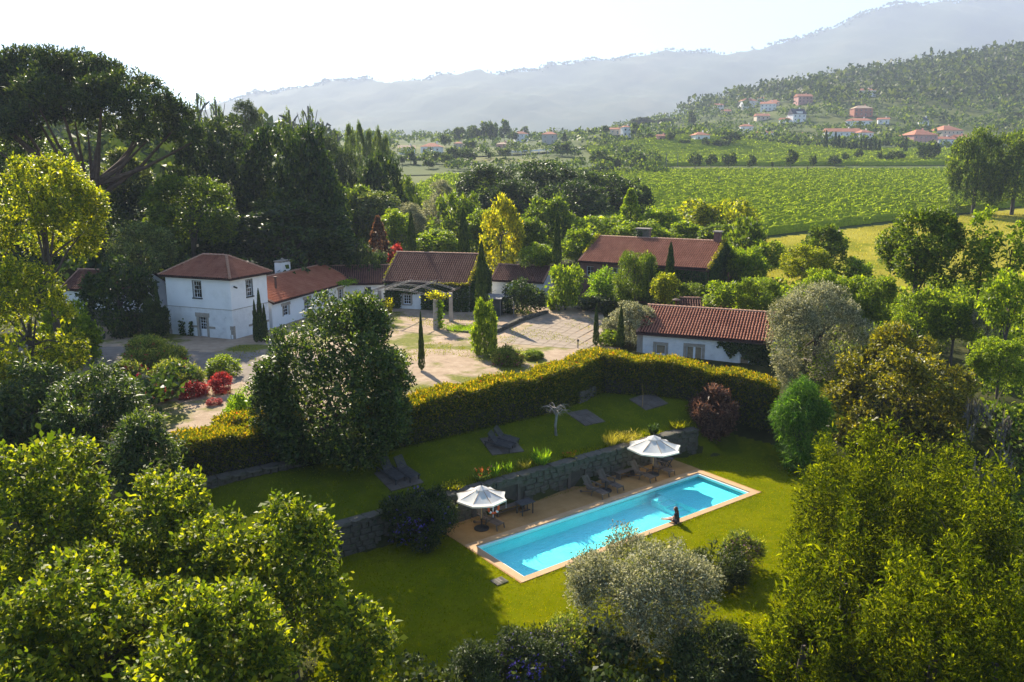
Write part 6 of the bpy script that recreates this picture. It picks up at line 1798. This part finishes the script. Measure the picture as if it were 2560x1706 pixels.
# crowns built one by one: leaf material, leaf length, width, leaf-area factor, foliage options, lobe options
UNIQUE = {
    'oak': ('oak', .21, .125, 1.6, dict(per=8, spread=.42, up=.5, thr=-.4, nf=1.7), dict(n=34, core=.48, rmin=.13, rmax=.34, reach=.76)),
    'yellowtree': ('yellowtree', .27, .15, 1.3, dict(per=7, spread=.5, up=.3, thr=-.3, nf=1.2), dict(n=34, core=.46, rmin=.13, rmax=.34, reach=.78)),
    'leftmid': ('laurel', .3, .085, 1.5, dict(per=8, spread=.45, up=.4, droop=.3, thr=-.5, nf=1.4), dict(n=22, core=.55, rmin=.22, rmax=.36)),
    'laurel': ('laurel', .23, .11, 1.9, dict(per=8, spread=.42, up=.35, thr=-.85, nf=2.4), dict(n=46, core=.74, rmin=.15, rmax=.3, reach=.76, low=-.95, tall=.15)),
    'mimosa': ('mimosa', .17, .052, 1.35, dict(per=14, spread=.4, up=1.0, droop=.0, thr=-.6, nf=2.6, rand=.8, depth=.1), dict(n=46, core=.42, rmin=.11, rmax=.28, reach=.78, low=-.9, tall=.4)),
    'olivefront': ('olive', .15, .05, .95, dict(per=9, spread=.4, up=.45, thr=-.5, nf=1.8), dict(n=40, core=.45, rmin=.15, rmax=.3, reach=.74)),
    'olive': ('olive', .2, .07, 1.1, dict(per=9, spread=.4, up=.3, thr=-.7, nf=1.3), dict(n=36, core=.6, rmin=.18, rmax=.3, reach=.74)),
    'magnolia': ('magnolia', .27, .12, 1.4, dict(per=8, spread=.4, up=.5, thr=-.55, nf=1.3), dict(n=34, core=.52, rmin=.16, rmax=.3, reach=.75)),
    'feather': ('feather', .3, .04, 2.0, dict(per=10, spread=.45, up=.1, droop=.6, thr=-.8), dict(n=22, core=.6, rmin=.2, rmax=.34)),
    'rightoak': ('oakmid', .3, .17, 1.7, dict(per=7, spread=.5, up=.3, thr=-.7, nf=1.2), dict(n=30, core=.55, rmin=.2, rmax=.34, tall=.2)),
    'columnleaf': ('mid', .3, .18, 1.4, dict(per=7, spread=.4, up=.3, thr=-.35, nf=1.4), dict(n=26, core=.4, rmin=.2, rmax=.34, reach=.75, low=-.95)),
    'brown': ('brown', .2, .06, 1.8, dict(per=9, spread=.35, up=.5, thr=-.7, nf=1.6), dict(n=24, core=.6, rmin=.2, rmax=.32)),
    'ceanothus': ('rosemary', .16, .06, 1.6, dict(per=8, spread=.3, up=.4, thr=-.8), dict(n=20, core=.65, rmin=.22, rmax=.34)),
    'rosemary': ('rosemary', .2, .035, 1.5, dict(per=9, spread=.35, up=.8, thr=-.7), dict(n=18, core=.6, rmin=.22, rmax=.36)),
    'purplebush': ('rosemary', .16, .05, 1.5, dict(per=8, spread=.35, up=.7, thr=-.7), dict(n=18, core=.6, rmin=.22, rmax=.36)),
    'pinkbush': ('oleander', .16, .05, 1.2, dict(per=8, spread=.35, up=.8, thr=-.5), dict(n=16, core=.55, rmin=.22, rmax=.36)),
    'oleander': ('oleander', .26, .065, 1.6, dict(per=9, spread=.4, up=.7, thr=-.7), dict(n=22, core=.62, rmin=.2, rmax=.34)),
}
FLOWERS = {'ceanothus': ('f_violet', 260, .07), 'purplebush': ('f_violet', 420, .06), 'pinkbush': ('f_mauve', 240, .07), 'oleander': ('f_redflower', 150, .1)}
NLEAF = 0
for ti, (kind, x, y, zb_, zt_, zc_, r0, lab, grp) in enumerate(TREES):
    r = np.random.default_rng(1000 + ti)
    cat = 'shrub' if kind in SHRUB else ('cypress' if kind == 'cypress' else 'tree')
    nm = NAMES.get(kind, 'leafy_shrub' if zt_ - zb_ < 2.6 else 'broadleaf_tree')
    if nm == 'leafy_shrub': cat = 'shrub'
    root = empty(nm, (x, y, zb_), r.random() * 6.28 if kind not in ('mimosa',) else 0., label=lab, cat=cat, group=grp or None)
    zc = max(zc_, zb_) - zb_
    zt = zt_ - zb_
    if kind in ('mimosa', 'oak', 'magnolia', 'leftmid'): zc = max(zc * .6, .8)
    if kind in SHRUB or kind in ('laurel', 'mimosa'): zc = 0.
    hc = zt - zc
    cz = zc + hc / 2
    if kind == 'stonepine':
        root.rotation_euler.z = 0.
        for o_ in PINE_LOBES: pass
        lob = [(a - x, b_ - y, c_ - zb_, q) for a, b_, c_, q in PINE_LOBES]
        v_ = foliage(r, lob, np.ones(3), np.zeros(3), 9500, 7, .55, .19, .8, up=.9, thr=-.85, depth=.16, nf=.6, inner=2500, squash=.85)
        ob('crown', leaf_mesh('crown', v_, MAT['pine']), root, kind='stuff')
        m = MB()
        fk = Vector((1.2, 0, zt * .5))
        m.tube([(0, 0, -.5), (.2, 0, zt * .2), (.7, 0, zt * .38), fk], [.85, .7, .62, .55], 9)
        for i, (a, b_, c_, q) in enumerate(lob):
            if i % 2: continue
            e = Vector((a, b_, c_ - q * .3))
            s = Vector((.5 + .2 * (i % 3), 0, zt * (.34 + .03 * (i % 6))))
            mid = s.lerp(e, .55)
            mid.z = s.z + (e.z - s.z) * .45
            m.tube([s, mid, e], [.34, .22, .08], 6)
        m.build('trunk', MAT['pinebark'], root, True)
        NLEAF += len(v_) // 4
        continue
    if kind in SHARED:
        pk, mk = SHARED[kind]
        if (r0 > 5. or (y < 92 and r0 > 2.2)) and pk in ('blob', 'fine'): pk = 'big'
        var = [k for k in PROTO if k[0] == pk]
        me = PROTO[var[ti % len(var)]]
        low = kind in SHRUB or (zc < .25 * zt and pk in ('blob', 'big', 'dome', 'fine'))
        c = ob('crown', me, root, (0, 0, cz - (hc * .12 if low else 0)), kind='stuff')
        set_mat(c, MAT[mk])
        c.scale = (r0, r0 * r.uniform(.9, 1.1), hc * (.62 if low else .5))
        if kind not in SHRUB:
            t_ = ob('trunk', TR[ti % 3], root)
            hh = zc + hc * (.6 if kind != 'eucalyptus' else .95)
            w = max(r0, hh * .28)
            if kind in ('cypress', 'column', 'conemid', 'copper'): w = r0 * 1.2
            t_.scale = (w, w, hh)
            if kind == 'eucalyptus': set_mat(t_, MAT['greybark'])
        elif kind in ('bushdark', 'vinebush', 'silver'):
            t_ = ob('stem', TR[ti % 3], root)
            t_.scale = (r0 * .7, r0 * .7, zt * .6)
        if kind == 'cypress' and 'triple' in lab:
            for (dx, dy, k_) in ((.45, .1, .8), (-.4, .15, .72)):
                c2 = ob('crown', me, root, (dx, dy, cz * k_), kind='stuff')
                c2.scale = (r0 * .8, r0 * .8, hc / 2 * k_)
        continue
    mk, L_, W_, lai, fo, lo_ = UNIQUE[kind]
    lob = blob_lobes(r, **lo_) if kind != 'mimosa' else spire_lobes(r)
    if zc < .25 * zt:
        cz, s3 = zc + hc * .38, np.array([r0, r0, hc * .62])
    else:
        s3 = np.array([r0, r0, hc / 2])
    area = 12.57 * ((r0 * r0 + 2 * r0 * s3[2]) / 3) * 1.25
    nl = area * lai / (L_ * W_ * .5)
    fo = dict(fo)
    per = fo.pop('per')
    v_ = foliage(r, lob, s3, np.array([0, 0, cz]), int(nl / per), per, L_, W_, fo.pop('spread'), inner=int(nl * (.1 if kind in ('laurel', 'mimosa') else .05)), **fo)
    q4 = v_.reshape(-1, 4, 3)
    v_ = q4[q4[:, :, 2].min(1) > .0].reshape(-1, 3)
    NLEAF += len(v_) // 4
    ob('crown', leaf_mesh('crown', v_, MAT[mk]), root, kind='stuff')
    if kind in FLOWERS:
        fm, nfl, fs = FLOWERS[kind]
        if lab.startswith('pink oleander'): fm = 'f_pink'
        fv = foliage(r, lob, s3 * 1.02, np.array([0, 0, cz]), nfl, 4, fs * 1.4, fs, fs * 1.2, up=.6, thr=-3)
        q4 = fv.reshape(-1, 4, 3)
        fv = q4[q4[:, :, 2].min(1) > .0].reshape(-1, 3)
        ob('flowers', leaf_mesh('flowers', fv, MAT[fm]), root, kind='stuff')
    ob('trunk' if cat == 'tree' else 'stem', trunk_mesh(r, 'trunk', cz + hc * (.12 if kind != 'laurel' else -.1), max(.05, min(.32, r0 * .065)), MAT['bark'], lob, s3, (0, 0, cz), limbs=9 if kind != 'mimosa' else 2), root)

# far single trees
for ti, (kind, x, y, zb_, h, r0, lab, grp) in enumerate(FAR_TREES):
    r = np.random.default_rng(3000 + ti)
    root = empty({'farcyp': 'cypress_tree', 'farpine': 'umbrella_pine'}.get(kind, 'broadleaf_tree'), (x, y, zb_), r.random() * 6.28, label=lab, cat='cypress' if kind == 'farcyp' else 'tree', group=grp or None)
    if kind == 'farcyp':
        c = ob('crown', PROTO['farcyp', 0], root, (0, 0, h / 2), kind='stuff')
        c.scale = (max(r0, .6), max(r0, .6), h / 2)
    else:
        me = PROTO['far', ti % 2] if r0 < 5 else PROTO['blob', ti % 4]
        lowc = .12 if kind == 'far' else .38
        c = ob('crown', me, root, (0, 0, h * (1 + lowc) / 2), kind='stuff')
        c.scale = (r0, r0, h * (1 - lowc) / 2)
        set_mat(c, MAT['far'] if kind == 'far' else MAT['pine'])
    t_ = ob('trunk', TR[ti % 3], root)
    t_.scale = (max(r0, 2) * .8, max(r0, 2) * .8, h * .6)

# ---------------------------------------------------------------- vineyards
def vines(name, label, reg, c0, c1, xr, slope, gap, step, hgt, nleaf, size, seed):
    """rows of trained vines: bumpy continuous canopies over the rows, loose leaves on top"""
    r = np.random.default_rng(seed)
    cs = np.arange(c0, c1, gap)
    xs_ = np.arange(xr[0], xr[1], step)
    sec = np.array([(-.5, 0.), (-.42, .55), (-.12, 1.), (.2, .97), (.45, .5), (.5, 0.)])
    V, F_, base = [], [], 0
    for c in cs:
        y0 = c + slope * xs_
        k = reg(xs_, y0)
        if k.sum() < 3: continue
        xk, yk = xs_[k], y0[k]
        m = len(xk)
        z0 = ground(xk, yk)
        hh = hgt * (1 + .09 * r.normal(size=m)) * np.where(r.random(m) < .04, .45, 1.)
        ww = gap * .36 * (1 + .2 * r.normal(size=m))
        jy = .18 * r.normal(size=m)
        P = np.stack([np.stack([xk + .2 * r.normal(size=m), yk + jy + ww * s[0] * 2, z0 + .05 + hh * s[1] * (1 + .05 * r.normal(size=m))], 1) for s in sec], 1)
        V.append(P.reshape(-1, 3))
        i = base + np.arange(m - 1)[:, None] * 6 + np.arange(5)[None]
        gapj = (np.diff(xk) < step * 1.6)
        i = i[gapj].ravel()
        F_.append(np.stack([i, i + 6, i + 7, i + 1], 1))
        base += m * 6
    V = np.concatenate(V)
    root = empty(name, (0, 0, 0), label=label, cat='vineyard', kind='stuff')
    ob('vine_rows', np_mesh('vine_rows', V, np.concatenate(F_), MAT['vinerow']), root, kind='stuff')
    top = V.reshape(-1, 6, 3)[:, 1:5].reshape(-1, 3)
    p = top[r.integers(len(top), size=nleaf)] + r.normal(0, .16, (nleaf, 3)) + [0, 0, .05]
    m = nleaf
    ob('leaves', leaf_mesh('leaves', leaf_quads(p, nrm(r.normal(size=(m, 3)) + [0, 0, .5]), nrm(r.normal(size=(m, 3)) + [0, 0, .6]), size * r.uniform(.6, 1.5, m), size * .8 * r.uniform(.6, 1.3, m)), MAT['vine']), root, kind='stuff')
vines('vineyard', 'large sloping vineyard below the village', lambda x, y: (y > 153.5 + .62 * (x - 50)) & (y < 332 + 0 * x) & (x > 24), 20, 345, (24, 215), .62, 2.5, 1.3, 1.7, 62000, .36, 71)
vines('upper_vineyard', 'upper vineyard in front of the cypress row', lambda x, y: (y > 362 + .03 * x) & (y < 492 - .12 * np.abs(x - 150)) & (x > 40), 300, 520, (40, 330), .1, 3.2, 2.4, 1.9, 22000, .6, 72)
vines('small_vineyard', 'small yellow-green vineyard patch left of the oak wood', lambda x, y: (y > 205) & (y < 300) & (x > -34 + .02 * y) & (x < -4), 180, 340, (-40, 0), .5, 2.6, 1.4, 1.7, 9000, .42, 73)

# ---------------------------------------------------------------- far houses
def far_house(x, y, z, w, st, wcol, rcol, hip, lab, i):
    r = random.Random(500 + i)
    root = empty('village_house', (x, y, z - .4), r.uniform(-.35, .35), label=lab, cat='house', group='houses of the village below the hill')
    d = w * r.uniform(.6, .8) if w < 18 else w * .42
    h = 3.0 * st + .5
    MB().box(-w / 2, w / 2, -d / 2, d / 2, -2.5, h).build('wall', MAT['w_' + wcol], root)
    ov, rise = .5, min(d, w) * (.26 if rcol != 'slate' else .5)
    m = MB()
    a, b_, c, e = (-w / 2 - ov, -d / 2 - ov, h), (w / 2 + ov, -d / 2 - ov, h), (w / 2 + ov, d / 2 + ov, h), (-w / 2 - ov, d / 2 + ov, h)
    hi = min(d, w) / 2 * .98 if hip else -ov
    hi = min(hi, w / 2 - .2)
    p, q = (-w / 2 + hi, 0, h + rise), (w / 2 - hi, 0, h + rise)
    m.poly([a, b_, q, p]).poly([b_, c, q]).poly([c, e, p, q]).poly([e, a, p]).poly([e, c, b_, a])
    m.build('roof', MAT['r_' + rcol], root)
    nwin = max(2, int(w / 3.4))
    for s in range(st):
        for k in range(nwin):
            u = -w / 2 + w * (k + .5) / nwin
            tall = 2.1 if (s == 0 and k == nwin // 2) else 1.2
            zb2 = .4 + 3. * s + (.0 if tall > 2 else .9)
            o = MB().box(u - .5, u + .5, -d / 2 - .05, -d / 2 + .05, zb2, zb2 + tall).build('door' if tall > 2 else 'window', MAT['glass'], root)
    MB().box(w * .2, w * .2 + .8, d * .1, d * .1 + .7, h, h + rise + 1.0).build('chimney', MAT['w_' + wcol], root)
    if rcol == 'slate' and not hip:
        MB().box(-w * .22, w * .22, -d / 2 - .02, -d * .1, h + .3, h + 2.2).build('dormer', MAT['w_white'], root)
for i, hrow in enumerate(FAR_HOUSES): far_house(*hrow, i)
for i, (x, y, z, h, lab) in enumerate(POLES):
    root = empty('utility_pole', (x, y, z), label=lab, cat='pole', group='poles in the valley')
    MB().tube([(0, 0, -.3), (0, 0, h)], [.16, .11], 6).build('shaft', MAT['bark' if i in (0, 4, 6, 7) else 'steel'], root)
    MB().bar((-.7, 0, h - .5), (.7, 0, h - .5), .1, .1).build('crossarm', MAT['bark'], root)
# road with bridge rail in the valley
def strip(name, pts, w, mat, dz, **kw):
    m = MB()
    P = [Vector((x, y, float(ground(x, y)) + dz)) for x, y in pts]
    for i in range(len(P) - 1):
        a, b_ = P[i], P[i + 1]
        d = (b_ - a).normalized()
        s = Vector((-d.y, d.x, 0)).normalized() * w / 2
        m.poly([a + s, a - s, b_ - s, b_ + s])
    return m.build(name, MAT[mat], **kw)
rp = [(-40 + 5 * i, 420 + 3.2 * i + .03 * i * i) for i in range(26)]
strip('valley_road', rp, 9., 'asphalt', .9, kind='structure')
strip('small_road', [(-60, 300), (-45, 312), (-30, 318), (-12, 330), (10, 346)], 5., 'asphalt', .5, kind='structure')
strip('vineyard_track', [(50, 347), (100, 350), (150, 349), (200, 346), (260, 344)], 6., 'mound', .5, kind='structure')
gr = empty('road_bridge', (5., 440., 0.), label='road bridge with white railing in the valley', cat='bridge')
def gz(x, y): return float(ground(x, y))
for off in (-5., 5.):
    for q in range(7, 15):
        (x0, y0), (x1, y1) = rp[q], rp[q + 1]
        z0, z1 = gz(x0, y0) + .9, gz(x1, y1) + .9
        MB().bar((x0 - 5, y0 - 440 + off, z0 + .8), (x1 - 5, y1 - 440 + off, z1 + .8), .15, .45).build('rail', MAT['whitepaint'], gr)
        MB().bar((x0 - 5, y0 - 440 + off, z0 - 2.2), (x0 - 5, y0 - 440 + off, z0 + 1.3), .3, .3).build('rail_post', MAT['whitepaint'], gr)
# ---------------------------------------------------------------- far woodland and mountains
def woodland(name, label, n, xr, yr, keep, quads, size, hgt, seed, mat='forest', lf=.62):
    r = np.random.default_rng(seed)
    x, y = r.uniform(*xr, n), r.uniform(*yr, n)
    k = keep(x, y)
    x, y = x[k], y[k]
    m = len(x)
    rr = size * r.uniform(.6, 1.4, m)
    hh = hgt * r.uniform(.6, 1.4, m)
    z = ground(x, y)
    d = nrm(r.normal(size=(m, quads, 3)))
    d[..., 2] = np.abs(d[..., 2]) * 1.1 - .25
    p = np.stack([x, y, z + hh * .55], 1)[:, None] + d * np.stack([rr, rr, hh * .5], 1)[:, None] * r.uniform(.75, 1.05, (m, quads, 1))
    p = p.reshape(-1, 3)
    s = np.repeat(rr, quads) * lf
    q = len(p)
    ld_ = nrm(r.normal(size=(q, 3)) + [0, 0, .5])
    return ob(name, leaf_mesh(name, leaf_quads(p, ld_, nrm(d.reshape(-1, 3) + r.normal(0, .6, (q, 3))), s * r.uniform(.7, 1.3, q), s * .8 * r.uniform(.7, 1.3, q)), MAT[mat]), kind='stuff', label=label, cat='woodland')
hs = np.array([(h_[0], h_[1], h_[3]) for h_ in FAR_HOUSES])
def clear_houses(x, y):
    ok = np.ones(len(x), bool)
    for (hx_, hy_, w_) in hs:
        ok &= ~((np.abs(x - hx_) < w_ * .75 + 2) & (y < hy_ + 8) & (y > hy_ - 34))
    return ok
def patch(x, y, f, ph, thr): return (np.sin(x * f + ph) * np.cos(y * f * .8 + ph * 2) + .6 * np.sin(x * f * 2.3 + y * f * 1.9)) > thr
woodland('hillside_woodland', 'dense woodland covering the hill above the village', 11500, (150, 1500), (700, 1750), lambda x, y: (x > .25 * y - 40) & (ground(x, y) > 78) & clear_houses(x, y) & patch(x, y, .011, 1.2, -.95), 8, 6.6, 15., 81)
woodland('village_trees', 'trees and bushes scattered among the village houses', 3000, (40, 620), (505, 960), lambda x, y: clear_houses(x, y) & patch(x, y, .02, .4, -.55) & (x < 160 + .55 * y), 16, 3.6, 7., 82, 'far')
woodland('valley_trees', 'hazy trees on the valley floor', 900, (-180, 140), (470, 1700), lambda x, y: clear_houses(x, y) & patch(x, y, .03, 2., -.45), 24, 3.6, 7., 83, 'far')
woodland('field_margin_bushes', 'bushes along the field margins behind the upper vineyard', 420, (60, 360), (492, 530), lambda x, y: clear_houses(x, y), 30, 2.6, 4.6, 84, 'far')
woodland('valley_hedgerows', 'bushes and small trees on the near valley floor', 330, (-110, 70), (290, 480), lambda x, y: clear_houses(x, y) & patch(x, y, .045, .7, -.15) & ~((x > -40) & (x < 0) & (y < 305)), 60, 2.6, 4.6, 89, 'far', .4)
woodland('left_forest', 'dense forest continuing behind the umbrella pine', 700, (-420, -60), (125, 420), lambda x, y: x < -42 - .12 * y, 34, 4.4, 13., 85)
woodland('orchard_thicket', 'thicket of mixed small trees filling the slope behind the barns', 330, (-30, 46), (108, 168), lambda x, y: (x < 27) & (y > 104 + .12 * np.abs(x)) & (y > 116 - .5 * x * (x < 0)), 130, 2.5, 4.6, 86, 'thicket', .2)
woodland('wood_understory', 'shaded undergrowth of the left wood behind the tower house', 240, (-90, -22), (86, 135), lambda x, y: (y > 92 - .25 * (x + 40)) & (x < -26 - .0 * y), 90, 3.0, 6.5, 91, 'oakdark', .26)
woodland('right_thicket', 'thicket of leafy shrubs between the right-hand trees', 130, (24, 62), (60, 98), lambda x, y: (y > 58 + .3 * (x - 20)), 230, 1.9, 3.2, 87, 'thicket', .16)
woodland('shrub_bed', 'dark shrub bed along the bottom of the lawn', 120, (-4, 16), (19, 28.6), lambda x, y: y < 28.4 + .12 * x - .02 * x * x * 0, 150, .8, 1.0, 90, 'rosemary', .25)
woodland('edge_thicket', 'low dark shrubs between magnolia and mimosas at the right edge', 90, (21, 46), (38, 60), lambda x, y: (x > 23 + .0 * y), 200, 1.5, 2.2, 92, 'oakmid', .2)
woodland('left_undergrowth', 'shaded undergrowth on the left of the gravel drive', 110, (-64, -24), (34, 62), lambda x, y: (y < 58 + .1 * (x + 40)) & (x < -19 - .25 * (62 - y) * 0) & (hedge_s(x, y) > -6), 150, 1.5, 2.0, 88, 'oakdark', .25)
RIDGE_X = np.array([-9000, -5000, -3600, -2400, -1800, -1125, -800, -430, -190, 250, 620, 1040, 1410, 1780, 2270, 2890, 3600, 5000, 8000.])
RIDGE_Z = np.array([250, 260, 250, 300, 330, 415, 445, 500, 535, 520, 568, 630, 655, 762, 860, 920, 940, 950, 900.])
def mountain(x, y):
    R = np.interp(x * 4500. / np.maximum(y, 2500.) * .55 + x * .45, RIDGE_X, RIDGE_Z)
    t = np.clip((y - 2500.) / 2000., 0, 1.2)
    prof = np.where(t < 1, t ** 1.15, 1 - .8 * (t - 1))
    n = 26 * np.sin(x * .0041 + y * .002) * np.cos(y * .0033 + 1) + 14 * np.sin(x * .011 + 1.7) * np.cos(y * .009) + 7 * np.sin(x * .031 + y * .017)
    fine = 5.5 * np.sin(x * .093 + y * .05) * np.sin(x * .041 + 2.) + 4. * np.sin(x * .17 + .6) * np.sin(y * .13)
    return 60 + R * prof + (n + fine) * np.clip(t * 2, .1, 1)
mt = grid_mesh('far_mountain', np.linspace(-6000, 7000, 420), np.linspace(2450, 5000, 70), mountain, None, MAT['mountain'])
ob('far_mountain', mt, kind='structure')
# woods on the ridge line of the far mountain
r = np.random.default_rng(99)
m_ = 5200
x = r.uniform(-2600, 4200, m_)
y = 4490 + r.normal(0, 25, m_)
keep_ = (np.sin(x * .004) + np.sin(x * .013 + 1) + r.normal(0, .7, m_)) > -.2
x, y = x[keep_], y[keep_]
hh = r.uniform(5, 15, len(x))
p = np.stack([x, y, mountain(x, y) + hh * .1], 1)
ob('ridge_trees', leaf_mesh('ridge_trees', leaf_quads(np.repeat(p, 3, 0), nrm(np.stack([r.normal(0, .25, 3 * len(x)), np.zeros(3 * len(x)), np.ones(3 * len(x))], 1)), nrm(r.normal(size=(3 * len(x), 3)) * [1, .3, .2] + [0, -1, 0]), np.repeat(hh, 3), np.repeat(hh * .8, 3)), MAT['forest']), kind='stuff', label='hazy trees along the mountain ridge', cat='woodland')

# ---------------------------------------------------------------- haze
hz = MB().box(-6500, 7500, -700, 5300, -40, 1090)
hm, nt, out = new_mat('haze')
pv = nt.nodes.new('ShaderNodeVolumePrincipled')
pv.inputs['Color'].default_value = (.6, .7, .9, 1)
pv.inputs['Density'].default_value = HAZE
pv.inputs['Anisotropy'].default_value = .14
nt.links.new(pv.outputs[0], out.inputs['Volume'])
hz.build('haze', hm, kind='stuff', label='pale blue summer haze filling the valley', cat='haze')
print('LEAVES', NLEAF)
print('TRIS', sum(len(p.vertices) - 2 for m in bpy.data.meshes if m.users for p in m.polygons) if False else sum(len(m.loops) - 2 * len(m.polygons) for m in bpy.data.meshes if m.users))
